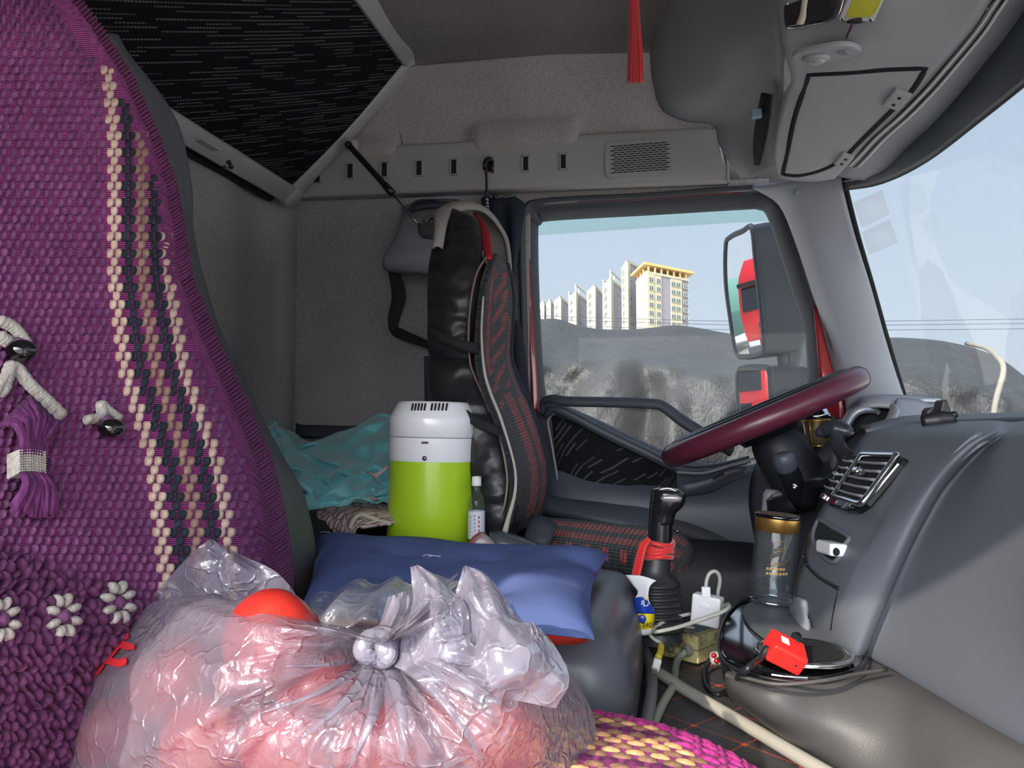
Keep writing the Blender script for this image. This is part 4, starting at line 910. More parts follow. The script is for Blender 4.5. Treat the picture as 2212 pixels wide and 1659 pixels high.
# light edge of the cover's backing
mk('cover_backing', MB().tube([PY(1044, 640, 1.45), PY(1040, 720, 1.44), PY(1046, 800, 1.43), PY(1060, 850, 1.42), PY(1082, 905, 1.41), PY(1110, 1000, 1.40), PY(1113, 1060, 1.40), PY(1098, 1120, 1.40), PY(1090, 1152, 1.40)], [.0015, .0015, .002, .002, .002, .0015, .002, .003, .004], flat=1.5), simple('backing_pale', C(172, 166, 156), .7), ds, label='pale backing edge of the cover')
# red/black ribbed cover on the front face
def ribmat(name, patt, ribs=110, along='v'):
    t = NT(name); uv = t.co('UV'); sp = t.n('SeparateXYZ'); t.l(uv, sp.inputs[0]); u_, v_ = sp.outputs[0], sp.outputs[1]
    rib = t.M('ABSOLUTE', t.M('SINE', t.M('MULTIPLY', v_, ribs*math.pi)))
    cols = t.M('ABSOLUTE', t.M('SINE', t.M('MULTIPLY', u_, 26*math.pi)))
    wnz = t.n('TexWhiteNoise', noise_dimensions='2D'); cm = t.n('CombineXYZ'); t.l(t.M('FLOOR', t.M('MULTIPLY', v_, ribs)), cm.inputs[1]); t.l(t.M('FLOOR', t.M('MULTIPLY', u_, 13)), cm.inputs[0]); t.l(cm.outputs[0], wnz.inputs['Vector'])
    m_ = 0
    def band(a, b, v0=None, v1=None):
        x = t.M('MULTIPLY', t.M('GREATER_THAN', u_, a), t.M('LESS_THAN', u_, b))
        if v0 is not None: x = t.M('MULTIPLY', x, t.M('MULTIPLY', t.M('GREATER_THAN', v_, v0), t.M('LESS_THAN', v_, v1)))
        return x
    for (a, b, v0, v1) in patt['solid']: m_ = t.M('MAXIMUM', m_, band(a, b, v0, v1))
    for (a, b, v0, v1, fq) in patt.get('step', []):
        s_ = t.M('LESS_THAN', t.M('FRACT', t.M('MULTIPLY_ADD', u_, fq[1], t.M('MULTIPLY', v_, fq[0]))), .36)
        m_ = t.M('MAXIMUM', m_, t.M('MULTIPLY', band(a, b, v0, v1), s_))
    red = t.ramp(wnz.outputs['Value'], [(0, C(150, 52, 54)), (1, C(196, 70, 70))]); blk = t.ramp(wnz.outputs['Value'], [(0, C(30, 32, 38)), (1, C(52, 55, 62))])
    c = t.mix(m_, blk, red); sh_ = t.ramp(rib, [(0, (.35, .35, .35)), (.5, (1, 1, 1))])
    h = t.M('MULTIPLY', t.M('POWER', rib, .6), t.M('MULTIPLY_ADD', cols, .35, .65))
    return t.fin(t.pbr(t.mix(1, c, sh_, 'MULTIPLY'), .75, 0, t.bump(h, .9, .006), .25, sheen=.15))
cv = [
 [PY(*p) for p in ((1072, 552, 1.52), (1080, 552, 1.60), (1088, 560, 1.68), (1096, 575, 1.78))],
 [PY(*p) for p in ((1054, 600, 1.47), (1072, 590, 1.58), (1090, 590, 1.72), (1103, 600, 1.86))],
 [PY(*p) for p in ((1044, 660, 1.455), (1068, 655, 1.57), (1092, 650, 1.73), (1108, 655, 1.89))],
 [PY(*p) for p in ((1038, 730, 1.45), (1064, 725, 1.57), (1090, 720, 1.73), (1105, 720, 1.90))],
 [PY(*p) for p in ((1040, 790, 1.44), (1064, 785, 1.56), (1088, 780, 1.73), (1104, 775, 1.90))],
 [PY(*p) for p in ((1056, 850, 1.43), (1078, 845, 1.55), (1102, 835, 1.73), (1120, 825, 1.91))],
 [PY(*p) for p in ((1080, 910, 1.42), (1102, 900, 1.54), (1126, 890, 1.73), (1146, 880, 1.92))],
 [PY(*p) for p in ((1104, 980, 1.41), (1128, 970, 1.53), (1152, 960, 1.73), (1168, 945, 1.93))],
 [PY(*p) for p in ((1114, 1045, 1.41), (1140, 1035, 1.53), (1166, 1020, 1.73), (1182, 1005, 1.93))],
 [PY(*p) for p in ((1108, 1105, 1.41), (1134, 1095, 1.53), (1162, 1085, 1.72), (1180, 1070, 1.92))],
 [PY(*p) for p in ((1096, 1155, 1.42), (1115, 1150, 1.53), (1140, 1140, 1.68), (1158, 1130, 1.84))]]
CG = spl2([[tuple(q) for q in r] for r in cv], 8, 8)
pat = {'solid': [(.14, .30, .0, .42), (.44, .60, .50, .97), (.72, .90, .5, .97), (.30, .44, .88, .97)], 'step': [(.30, .72, .10, .50, (14, 2.0)), (.55, .78, .04, .3, (14, 1.0)), (.18, .34, .42, .60, (16, 1.5))]}
pat['solid'] = [(.16, .25, .06, .42), (.42, .62, .52, .95), (.72, .92, .55, .95), (.82, .90, .25, .56)]
mk('seat_cover', MB().grid(CG), ribmat('ribs_back', pat), ds, solid=.012, off=1, label='red and black ribbed cover of the backrest')
eg = [V(p) for p in CG[::3, 0]]
mb = MB()
for i in range(0, len(eg)-1):
    for f in (0, .33, .66): mb.ell(eg[i].lerp(eg[i+1], f) + V((0, -.004, 0)), (.004, .004, .004), n=8, m=5)
mk('cover_edge_braid', mb, M_char, ds); mk('cover_edge_binding', MB().tube([V(p) + V((0, 0, .002)) for p in CG[::8, -1]], .007, n=8), M_char, ds)
# seat cushion
sc_ = [
 [PY(*p) for p in ((1165, 1210, 1.45), (1160, 1180, 1.5), (1165, 1140, 1.6), (1175, 1122, 1.75), (1185, 1118, 1.9))],
 [PY(*p) for p in ((1200, 1215, 1.44), (1195, 1170, 1.5), (1205, 1140, 1.6), (1220, 1124, 1.75), (1230, 1120, 1.9))],
 [PY(*p) for p in ((1265, 1230, 1.43), (1265, 1178, 1.49), (1275, 1150, 1.6), (1288, 1130, 1.75), (1300, 1128, 1.9))],
 [PY(*p) for p in ((1340, 1240, 1.42), (1345, 1190, 1.48), (1360, 1160, 1.6), (1375, 1140, 1.75), (1385, 1136, 1.9))],
 [PY(*p) for p in ((1410, 1250, 1.42), (1425, 1205, 1.48), (1445, 1172, 1.58), (1458, 1152, 1.72), (1455, 1148, 1.88))],
 [PY(*p) for p in ((1450, 1262, 1.44), (1470, 1230, 1.49), (1488, 1200, 1.58), (1495, 1180, 1.7), (1485, 1170, 1.85))],
 [PY(*p) for p in ((1465, 1290, 1.46), (1485, 1265, 1.50), (1494, 1240, 1.58), (1496, 1220, 1.7), (1488, 1210, 1.85))],
 [PY(*p) for p in ((1460, 1315, 1.48), (1478, 1300, 1.52), (1485, 1280, 1.6), (1486, 1260, 1.7), (1480, 1250, 1.85))]]
pat2 = {'solid': [(.62, .76, .02, .80), (.34, .48, .02, .62), (.70, .84, .80, .95), (.4, .55, .72, .96)], 'step': [(.10, .30, .05, .8, (9, 0.3))]}
pat2['solid'] = [(.56, .70, .02, .66), (.34, .46, .02, .66), (.22, .38, .74, .97)]
pat2['step'] = [(.12, .26, .05, .72, (14, .5))]
mk('seat_cushion', MB().loft(sc_, 6, 8), ribmat('ribs_seat', pat2, ribs=60), ds, solid=.02, off=1, label='red and black ribbed cover of the seat cushion')
mk('seat_base', MB().loft([[(-.42, 1.46, z), (-.1, 1.46, z), (.16, 1.5, z), (.18, 1.7, z), (.16, 1.9, z), (-.42, 1.92, z)] for z in (-.27, -.33, -.6)], 3, 2, closed=True, capends=True), M_floor, ds)
mk('seat_frame', MB().loft([[PY(918, 770, 1.56), PY(960, 770, 1.55), PY(975, 800, 1.52)], [PY(920, 860, 1.56), PY(975, 860, 1.54), PY(1000, 862, 1.50)], [PY(925, 960, 1.56), PY(1010, 960, 1.53), PY(1040, 960, 1.46)], [PY(940, 1100, 1.56), PY(1020, 1100, 1.53), PY(1050, 1100, 1.46)]], 3, 3), simple('seat_shell', C(58, 60, 66), .45), ds, solid=.01, label='grey plastic rear shell')
mk('belt_buckle_strap', MB().loft([[PY(1130, 1170, 1.43), PY(1148, 1112, 1.46)], [PY(1150, 1178, 1.42), PY(1180, 1118, 1.45)], [PY(1185, 1182, 1.42), PY(1205, 1135, 1.45)]], 3, 3), simple('strap_dark', C(46, 50, 60), .6), ds, solid=.004)
mk('side_console', MB().loft([[PY(1056, 1150, 1.40), PY(1075, 1146, 1.42), PY(1100, 1152, 1.42), PY(1150, 1172, 1.42)], [PY(1058, 1160, 1.34), PY(1080, 1156, 1.34), PY(1110, 1165, 1.34), PY(1160, 1180, 1.34)], [PY(1052, 1200, 1.33), PY(1080, 1200, 1.33), PY(1110, 1210, 1.33), PY(1160, 1220, 1.33)]], 4, 4), simple('console_grey', C(72, 75, 82), .35), ds, solid=.004)
# ------------------------------------------------------------------ dashboard, side facing the passenger
dash = thing('dashboard', PY(1950, 1200, .95), 'large dark grey dashboard centre stack curving down towards the passenger side', 'dashboard')
rows = [
 [(1905, 913, 1.50), (1985, 910, 1.45), (2070, 908, 1.40), (2150, 907, 1.30), (2240, 906, 1.15), (2360, 905, 1.0)],
 [(1866, 940, 1.34), (1960, 940, 1.20), (2060, 930, 1.06), (2150, 925, .96), (2240, 923, .86), (2360, 922, .74)],
 [(1840, 984, 1.27), (1955, 988, 1.07), (2012, 985, .985), (2090, 965, .90), (2200, 950, .79), (2360, 945, .66)],
 [(1796, 1062, 1.205), (1908, 1082, 1.02), (1958, 1062, .955), (2022, 1040, .89), (2190, 1015, .74), (2360, 1010, .62)],
 [(1752, 1142, 1.15), (1864, 1160, .985), (1908, 1140, .93), (1975, 1120, .875), (2180, 1090, .70), (2360, 1090, .58)],
 [(1730, 1215, 1.125), (1822, 1240, .965), (1866, 1220, .91), (1930, 1215, .86), (2170, 1210, .68), (2360, 1215, .56)],
 [(1715, 1270, 1.11), (1790, 1310, .945), (1832, 1300, .885), (1890, 1310, .845), (2165, 1350, .66), (2360, 1370, .54)],
 [(1708, 1330, 1.09), (1770, 1372, .93), (1806, 1380, .865), (1862, 1412, .825), (2160, 1545, .61), (2360, 1640, .49)],
 [(1712, 1400, 1.09), (1775, 1440, .94), (1812, 1450, .88), (1868, 1470, .84), (2165, 1620, .63), (2360, 1720, .51)]]
SCL = [(1,)*6, (1,)*6, (1, 1, 1, 1.02, 1.04, 1.04), (1, 1.01, 1.02, 1.05, 1.08, 1.08), (1, 1.02, 1.04, 1.08, 1.13, 1.13), (1.01, 1.04, 1.07, 1.11, 1.16, 1.16), (1.03, 1.08, 1.11, 1.155, 1.20, 1.20)]
ZT = -.272
def zrow(r, z): return [(p[0], p[1], PZ(p[0], p[1], z).y) for p in r]
rows = [[(p[0], p[1], p[2]*k) for p, k in zip(r, sc)] for r, sc in zip(rows[:7], SCL)] + [zrow([(1708, 1330), (1768, 1374), (1806, 1400), (1850, 1414), (2160, 1566), (2360, 1662)], ZT), zrow([(1710, 1352), (1768, 1400), (1806, 1424), (1852, 1436), (2162, 1590), (2362, 1690)], ZT-.02)]
nrows = []
for i_, r in enumerate(rows):
    d_ = r[3]; k_ = min(1, i_/2.); nrows.append(r[:3] + [(d_[0]-6, d_[1], d_[2]-.010*k_), (d_[0]+16, d_[1]+8*k_, d_[2]-.002*k_), (d_[0]+40, d_[1]+4*k_, d_[2]+.012*k_)] + r[4:])
GS = spl2([[tuple(q) for q in r] for r in ext([[PY(*p) for p in r] for r in nrows], 2.6, True)], 6, 6)
mk('stack_shell', MB().grid(GS), M_dash, dash, solid=.01, off=1)
from mathutils.bvhtree import BVHTree
_m = MB().grid(GS); BV = BVHTree.FromPolygons([V(v) for v in _m.v], _m.f)
def onDash(px, py, off=.0):
    d = ray(px, py).normalized(); h = BV.ray_cast(V((0, 0, 0)), d)
    return d*(h[3]-off) if h[0] is not None else PY(px, py, 1.1)
# piping seam along the convex band
mk('seam_line', MB().tube([onDash(*p) for p in ((1733, 1200), (1745, 1222), (1768, 1245), (1795, 1262), (1813, 1272))], .0028, n=6), M_black, dash)
mk('seam_line', MB().tube([onDash(*p) for p in ((1813, 1272), (1803, 1310), (1795, 1360))], .0012, n=6), M_black, dash)
# top brow with a small raised pad further away
mk('top_pad', MB().loft([[PY(*p) for p in ((1860, 928, 1.62), (1950, 912, 1.75), (2060, 906, 1.72), (2200, 900, 1.62), (2400, 895, 1.5))], [PY(*p) for p in ((1866, 930, 1.5), (1950, 908, 1.6), (2060, 904, 1.55), (2200, 902, 1.4), (2400, 902, 1.2))], [PY(*p) for p in ((1872, 938, 1.36), (1960, 925, 1.40), (2070, 920, 1.35), (2200, 915, 1.2), (2400, 915, .95))]], 5, 4), M_dash, dash, solid=.008, off=-1)
mk('top_rear', MB().loft([[PY(*p) for p in ((1975, 914, 2.02), (2060, 912, 1.9), (2200, 912, 1.68), (2400, 912, 1.45))], [PY(*p) for p in ((1930, 930, 1.7), (2060, 922, 1.62), (2200, 918, 1.5), (2400, 918, 1.3))]], 3, 3), M_dash, dash, solid=.01, off=-1)
mk('top_lip', MB().tube([PY(*p) for p in ((2064, 914, 1.70), (2120, 909, 1.72), (2212, 905, 1.62), (2350, 900, 1.5))], .010, n=8, flat=.6), M_plast, dash)
# lower dash behind the wheel, knee area
kn = [
 [(1700, 900, 1.99), (1780, 920, 1.95), (1850, 905, 1.9), (1930, 910, 1.8)],
 [(1640, 1000, 1.97), (1740, 1010, 1.85), (1820, 1010, 1.6), (1850, 1000, 1.35)],
 [(1625, 1080, 1.97), (1720, 1090, 1.80), (1790, 1090, 1.5), (1800, 1085, 1.25)],
 [(1640, 1180, 1.97), (1710, 1200, 1.75), (1750, 1200, 1.4), (1752, 1190, 1.18)],
 [(1650, 1330, 1.95), (1690, 1350, 1.7), (1715, 1340, 1.35), (1722, 1330, 1.13)]]
mk('knee_panel', MB().loft([[PY(*p) for p in r] for r in kn], 5, 5), simple('knee_plastic', C(66, 70, 78), .5, bs=700, bst=.2), dash, solid=.01, off=-1)

# air vents on the stack
TL, TR, BR, BL = onDash(1846, 988, .008), onDash(1962, 993, .008), onDash(1868, 1122, .008), onDash(1778, 1088, .003)
_n = (TR-TL).cross(BR-TL); _d = ray(1778, 1088); BL = _d*(TL.dot(_n)/_d.dot(_n))
nv_ = (TR-TL).cross(BL-TL).normalized()
if nv_.dot(TL) > 0: nv_ = -nv_
def VP(u, v, h=0): return lerp(lerp(TL, TR, u), lerp(BL, BR, u), v) + nv_*h
ven = mk('vent_panel', MB().prism([VP(u, v, -.004) for u, v in ((0, .02), (.5, -.02), (1, 0), (.995, .12), (.93, .8), (.86, .95), (.70, 1.0), (.3, 1.02), (.08, .96), (0, .8))], tuple(nv_*.012)), M_gloss, dash, bevel=.003, smooth=False, label='gloss black vent surround')
def quadframe(u0, u1, v0, v1, r, mb, h=.009): 
    P = [VP(u0+.03, v0, h), VP((u0+u1)/2, v0, h), VP(u1-.03, v0, h), VP(u1, v0+.03, h), VP(u1, (v0+v1)/2, h), VP(u1, v1-.06, h), VP(u1-.06, v1, h), VP((u0+u1)/2, v1, h), VP(u0+.04, v1, h), VP(u0, v1-.03, h), VP(u0, (v0+v1)/2, h), VP(u0, v0+.03, h)]
    return mb.tube(P, r, n=8, m=3, closed=True)
mk('vent_frame', quadframe(.34, .97, .03, .86, .0042, MB(), .012), M_chrome, ven, label='chrome vent frame')
mk('vent_cavity', MB().prism([VP(.36, .05, .008), VP(.95, .05, .008), VP(.95, .84, .008), VP(.36, .84, .008)], tuple(nv_*.001)).prism([VP(.03, .05, .008), VP(.28, .05, .008), VP(.28, .84, .008), VP(.03, .84, .008)], tuple(nv_*.001)), M_blackm, ven, smooth=False)
def slat(u0, u1, v, w_=.018):
    mb = MB(); P = [VP(u0 + (u1-u0)*k/6, v + .015*math.sin(math.pi*k/6), .009) for k in range(7)]
    q = [[tuple(p + nv_*.006), tuple(p + nv_*.0075 + (BL-TL).normalized()*.0015), tuple(p + nv_*.004 + (BL-TL).normalized()*.0035), tuple(p + nv_*.003 + (BL-TL).normalized()*.0015)] for p in P]
    return mb.grid(np.array(q), True, capends=True)
for v in (.17, .31, .45, .59, .73):
    mk('vent_slat', slat(.37, .94, v), M_plast, ven); mk('vent_slat', slat(.04, .27, v), M_plast, ven)
mk('vent_knob', MB().box(VP(.62, .40, .018), (.022, .010, .014), frame_rot(TR-TL, nv_)), M_chrome, ven, bevel=.003, smooth=False)
mk('vent_knob', MB().box(VP(.16, .5, .016), (.012, .008, .010), frame_rot(TR-TL, nv_)), M_chrome, ven, bevel=.002, smooth=False)
mk('vent_thumbwheel', MB().box(VP(.62, .93, .010), (.034, .014, .008), frame_rot(TR-TL, nv_)), M_black, ven, bevel=.002, smooth=False)
mk('thumbwheel_frame', quadframe(.5, .78, .885, .985, .0016, MB(), .012), M_chrome, ven)
mk('vent_thumbwheel', MB().box(VP(.10, .92, .010), (.016, .010, .006), frame_rot(TR-TL, nv_)), M_chrome, ven, bevel=.002, smooth=False)
# cubby below the vents: flat dark patch painted for its inner shade
def SP(px, py, Y): return PY(px, py, Y)
cub = [(1771, 1124), (1800, 1140), (1834, 1160), (1826, 1176), (1812, 1205), (1800, 1214), (1786, 1208), (1768, 1190), (1757, 1166), (1760, 1142)]
_cq = spl([(a, b, 0) for a, b in cub], 4, True); _cc = _cq.mean(0)
cb = mk('cubby', MB().grid(np.array([[tuple(onDash(_cc[0]+(q[0]-_cc[0])*f, _cc[1]+(q[1]-_cc[1])*f, .004)) for q in _cq] for f in (.02, .35, .7, 1.0)]), True), M_blackm, dash, smooth=False, label='flat dark patch painted as the shade inside the cubby')
mk('cubby_rim', MB().tube([onDash(a, b, .004) for a, b in cub], .0032, n=8, m=4, closed=True), M_dash, cb)
dv = thing('white_device', PY(1795, 1180, 1.03), 'small white plastic device lying on the dark patch of the cubby below the vents', 'device')
Mr = frame_rot(PY(1822, 1172, .98)-PY(1776, 1160, 1.05), (0.1, -.2, 1))
mk('device_body', MB().box(onDash(1796, 1184, .014), (.052, .022, .016), Mr), M_white, dv, bevel=.003, smooth=False)
mk('device_port', MB().box(onDash(1786, 1181, .026), (.006, .003, .004), Mr), simple('port_blue', C(90, 110, 150), .4), dv, smooth=False)
mk('device_port', MB().ell(onDash(1806, 1192, .024), (.006, .004, .005), Mr), M_blackm, dv)
# curved foot of the stack standing on the tray
mk('stack_foot', MB().loft([[onDash(*p, .012) for p in ((1722, 1290), (1738, 1298), (1744, 1330), (1748, 1352))], [PZ(*p, ZT+.004) for p in ((1704, 1300), (1712, 1332), (1732, 1358), (1748, 1372))]], 5, 4), M_plast, dash, solid=.006)

# ------------------------------------------------------------------ tray console with cup holder
ZT = -.272
con = thing('centre_console', PZ(1700, 1400, ZT), 'low grey centre console with gloss black tray edge and chrome ringed cup holder', 'console')
def onT(px, py, h=0): return PZ(px, py, ZT + h)
b_rows = [[PZ(x, y, z) for x, y in r] for r, z in (
 ([(1660, 1360), (1740, 1400), (1850, 1412), (1930, 1447), (2010, 1487), (2090, 1528), (2330, 1644)], ZT-.008),
 ([(1580, 1440), (1680, 1474), (1800, 1462), (1930, 1472), (2010, 1512), (2090, 1552), (2330, 1668)], ZT-.008),
 ([(1566, 1466), (1672, 1500), (1796, 1492), (1925, 1504), (2005, 1545), (2085, 1588), (2330, 1705)], ZT-.016),
 ([(1572, 1500), (1668, 1550), (1794, 1560), (1920, 1580), (2000, 1620), (2080, 1665), (2330, 1780)], ZT-.042),
 ([(1598, 1526), (1690, 1590), (1805, 1630), (1920, 1670), (2000, 1710), (2080, 1760), (2330, 1860)], ZT-.075),
 ([(1622, 1546), (1720, 1620), (1840, 1700), (1925, 1780), (2000, 1830), (2080, 1900), (2330, 2000)], ZT-.108))]
mk('console_body', MB().loft(ext(b_rows, 1.6, True), 6, 6), M_dashl, con, solid=.006, off=1)
# gloss tray and matt pad
pad = [(1638, 1300), (1700, 1292), (1745, 1300), (1790, 1350), (1800, 1400), (1740, 1404), (1690, 1398), (1650, 1380), (1616, 1350), (1606, 1322)]
trayp = [(1612, 1296), (1700, 1286), (1760, 1290), (1850, 1330), (1870, 1430), (1800, 1470), (1690, 1470), (1610, 1452), (1566, 1430), (1552, 1395), (1560, 1350), (1580, 1318)]
sm = spl([tuple(onT(*p, -.004)) for p in trayp], 4, True)
mk('gloss_tray', MB().prism([V(p) for p in sm], (0, 0, .006)), M_gloss, con, smooth=False, bevel=.002, label='gloss black tray')
sm2 = spl([tuple(onT(*p, .003)) for p in pad], 4, True)
mk('tray_pad', MB().prism([V(p) for p in sm2], (0, 0, .005)), M_dash, con, smooth=False, label='matt grey pad of the tray')
mk('tray_rim', MB().tube([onT(*p, .004) for p in trayp], .0018, n=8, m=4, closed=True), M_black, con)
mk('tray_drop', MB().loft([[onT(*p) for p in ((1575, 1318), (1556, 1350), (1549, 1395), (1560, 1430), (1570, 1442))], [PZ(*p, -.37) for p in ((1590, 1410), (1572, 1440), (1566, 1475), (1570, 1500), (1576, 1512))]], 4, 3), M_black, con)
# cup holder ring
cc = onT(1735, 1414, .006)
mk('cup_ring', MB().lathe([(.050, .002), (.053, .006), (.056, .004), (.055, 0)], cc, (0, 0, 1), 40), M_chrome, con, label='chrome ring')
mk('cup_well', MB().lathe([(.050, .003), (.048, .0035), (0, .0035)], cc, (0, 0, 1), 40), M_dashl, con)
mk('cup_mat', MB().lathe([(.0, .0048), (.044, .0048)], cc, (0, 0, 1), 40), M_blackm, con)
mk('console_ridge', MB().tube([onT(1600, 1462, .004), onT(1680, 1478, .006), onT(1780, 1470, .010), onT(1850, 1456, .008), onT(1915, 1446, .006)], .0022, n=6), M_dashl, con)
# red device with black plug resting in the cup holder
rd = thing('red_charger', cc, 'bright red plastic plug device with black cable resting in the chrome cup holder', 'charger')
e1 = (PZ(1735, 1425, ZT+.01)-PZ(1655, 1385, ZT+.03)); Mr = frame_rot(e1, (0.25, -.35, 1))
pc = PZ(1696, 1408, ZT+.024)
mk('device_body', MB().box(pc, (.040, .034, .023), Mr), simple('bright_red', C(224, 40, 36), .35), rd, bevel=.003, smooth=False)
mk('device_label', MB().box(pc + Mr @ V((-.006, .002, .0118)), (.009, .011, .0006), Mr), M_white, rd, smooth=False)
mk('device_plug', MB().tube([pc + Mr @ V((.010, .012, .006)), pc + Mr @ V((.014, .030, .008))], .006, m=1, n=12), M_black, rd)
mk('device_screw', MB().lathe([(0, .0005), (.0014, .0003)], pc + Mr @ V((.010, -.0172, 0)), Mr @ V((0, -1, 0)), 8), M_blackm, rd)
bc = mk('black_cable', MB().tube([pc + Mr @ V((-.020, -.004, -.002)), PZ(1640, 1425, ZT+.018), PZ(1605, 1452, ZT+.012), PZ(1570, 1492, -.355), PZ(1545, 1500, -.372), PZ(1526, 1484, -.372), PZ(1522, 1450, -.368), PZ(1534, 1425, -.355)], .0038, m=6), M_black)
setp(bc, 'black cable looping from the red plug device to the floor mat', 'cable')
pg = thing('cable_plug', PZ(1545, 1425, -.36), 'small grey round plug on the mat at the end of the black cable', 'plug')
mk('plug_shell', MB().box(PZ(1548, 1422, -.345), (.020, .014, .020), frame_rot((1, .3, 0), (0, .4, 1))), simple('plug_grey', C(160, 160, 158), .4), pg, bevel=.006, smooth=False)
mk('plug_socket', MB().ell(PZ(1542, 1416, -.333), (.004, .004, .004)).ell(PZ(1548, 1428, -.336), (.004, .004, .004)), M_red, pg)

# flask
fl = thing('glass_flask', onT(1672, 1308, .006), 'clear glass flask with gold and black lid, some water inside, standing on the tray', 'flask')
fb = onT(1668, 1298, .012); ft = PY(1681, 1110, fb.y); ax = (ft-fb).normalized(); H = (ft-fb).length; r_ = .0325
M_fg = glass_pane('flask_glass', (.96, .98, .99, 1), .5, dust=.05)  # pale diffuse share brightens the glass in place of real highlights
mk('glass_body', MB().lathe([(.0, 0), (r_*.95, .0), (r_, .004), (r_, H*.80), (r_*.97, H*.83)], fb, ax, 40), M_fg, fl, label='clear glass wall')
mk('inner_glass', MB().lathe([(0, .010), (r_*.76, .010), (r_*.82, .016), (r_*.82, H*.76), (r_*.6, H*.79)], fb, ax, 40), M_fg, fl)
mk('water', MB().lathe([(0, .012), (r_*.80, .012), (r_*.81, .030), (0, .030)], fb, ax, 40), glass_pane('water', (.86, .90, .93, 1), .25), fl)
M_gold = simple('gold_metal', C(190, 150, 84), .35, .9)
ld = mk('lid', MB().lathe([(r_*.95, H*.80), (r_*1.0, H*.805), (r_*1.0, H*.955)], fb, ax, 40), M_gold, fl, label='gold lid band')
mk('lid_top', MB().lathe([(r_*1.0, H*.955), (r_*1.03, H*.96), (r_*1.03, H*.995), (r_*.97, H*1.0)], fb, ax, 40), M_gloss, ld)
mk('lid_disc', MB().lathe([(r_*.97, H*1.0), (0, H*1.002)], fb, ax, 40), simple('lid_bronze', C(160, 140, 115), .3, .6), ld)
mk('base_ring', MB().lathe([(r_*1.05, .0), (r_*1.12, .002), (r_*1.05, .004)], fb, ax, 40), M_chrome, fl)
# gold print: plain emblem and two lines of small characters
gp = MB(); u_ = V((1, .2, 0)).normalized(); fc = fb + V((0, -r_-.0005, 0))
def gpt(x, z): a = x/r_; return fb + ax*z + V((math.sin(a)*r_*1.01, -math.cos(a)*r_*1.01, 0))
gp.tube([gpt(.002 + .008*math.cos(q), .088 + .006*math.sin(q)) for q in [k*.5 for k in range(13)]], .0005, n=4, m=2)
gp.tube([gpt(.002 + .012*math.cos(q), .070 + .009*math.sin(q)) for q in [k*.5 for k in range(13)]], .0005, n=4, m=2)
gp.tube([gpt(-.016, .058), gpt(0, .059), gpt(.018, .058)], .0005, n=4, m=2)
mk('gold_emblem', gp, M_gold, fl, label='small gold emblem print')
gp = MB()
for ln, (zz_, n_) in enumerate(((.052, 6), (.045, 7))):
    for k in range(n_):
        x = -.014 + k*.0046
        gp.box(gpt(x, zz_), (.0033, .0004, .0005)).box(gpt(x, zz_+.002), (.0033, .0004, .0005)).box(gpt(x-.001, zz_+.001), (.0005, .0004, .004)).box(gpt(x+.001, zz_+.001), (.0005, .0004, .004))
mk('gold_characters', gp, M_gold, fl, smooth=False)

# ------------------------------------------------------------------ steering wheel
wc = PY(1645, 903, 1.75); th_ = R(23.5)
A1 = V((math.cos(th_), 0, math.sin(th_))); A2 = V((0, 1, 0)); N1 = V((-math.sin(th_), 0, math.cos(th_)))
sw = thing('steering_wheel', wc, 'burgundy leather covered steering wheel with dark spokes, seen edge-on', 'steering wheel')
t = NT('burgundy_leather'); M_bur = t.fin(t.pbr(C(92, 36, 56), .32, 0, t.bump(t.noise(160, 3), .25, .002), .5, coat=.25, coatr=.3))
Rw, rw = .208, .0245
ringp = [wc + A1*(Rw*math.cos(q)) + A2*(Rw*math.sin(q)) for q in [2*math.pi*k/72 for k in range(72)]]
mk('rim', MB().tube(ringp, rw, n=20, m=1, closed=True), M_bur, sw, label='burgundy leather rim')
mk('inner_rim', MB().tube([wc + N1*.017 + A1*((Rw-.016)*math.cos(q)) + A2*((Rw-.016)*math.sin(q)) for q in [2*math.pi*k/60 for k in range(60)]], .012, n=12, m=1, closed=True), M_black, sw)
for k, q in enumerate((.35, math.pi-.35, -.9, -2.24)):
    d_ = A1*math.cos(q) + A2*math.sin(q); sd = N1.cross(d_)
    mk('spoke', MB().grid(np.array([[tuple(wc + d_*rr1 + sd*(w1*cx1) + N1*(hz + hh1)) for cx1, hh1 in ((-1, 0), (-.8, .008), (.8, .008), (1, 0), (.8, -.008), (-.8, -.008))] for rr1, w1, hz in ((.05, .03, -.02), (.12, .022, -.010), (.2, .020, .004))]), True, capends=True), M_black, sw)
mk('hub', MB().lathe([(0, -.05), (.06, -.045), (.072, -.025), (.070, -.008), (.05, .002), (0, .004)], wc, N1, 28), M_black, sw, label='dark hub with airbag cover')
for q in (math.pi+.2, -.25):
    c_ = wc + A1*(Rw*math.cos(q)) + A2*(Rw*math.sin(q)); tdir = (-A1*math.sin(q) + A2*math.cos(q))
    o_ = c_ - wc; o_.normalize()
    mk('rim_seam', MB().tube([c_ + (o_*math.cos(a)+N1*math.sin(a))*(rw+.0003) for a in [2*math.pi*k/20 for k in range(20)]], .0009, n=5, m=1, closed=True), M_blackm, sw)
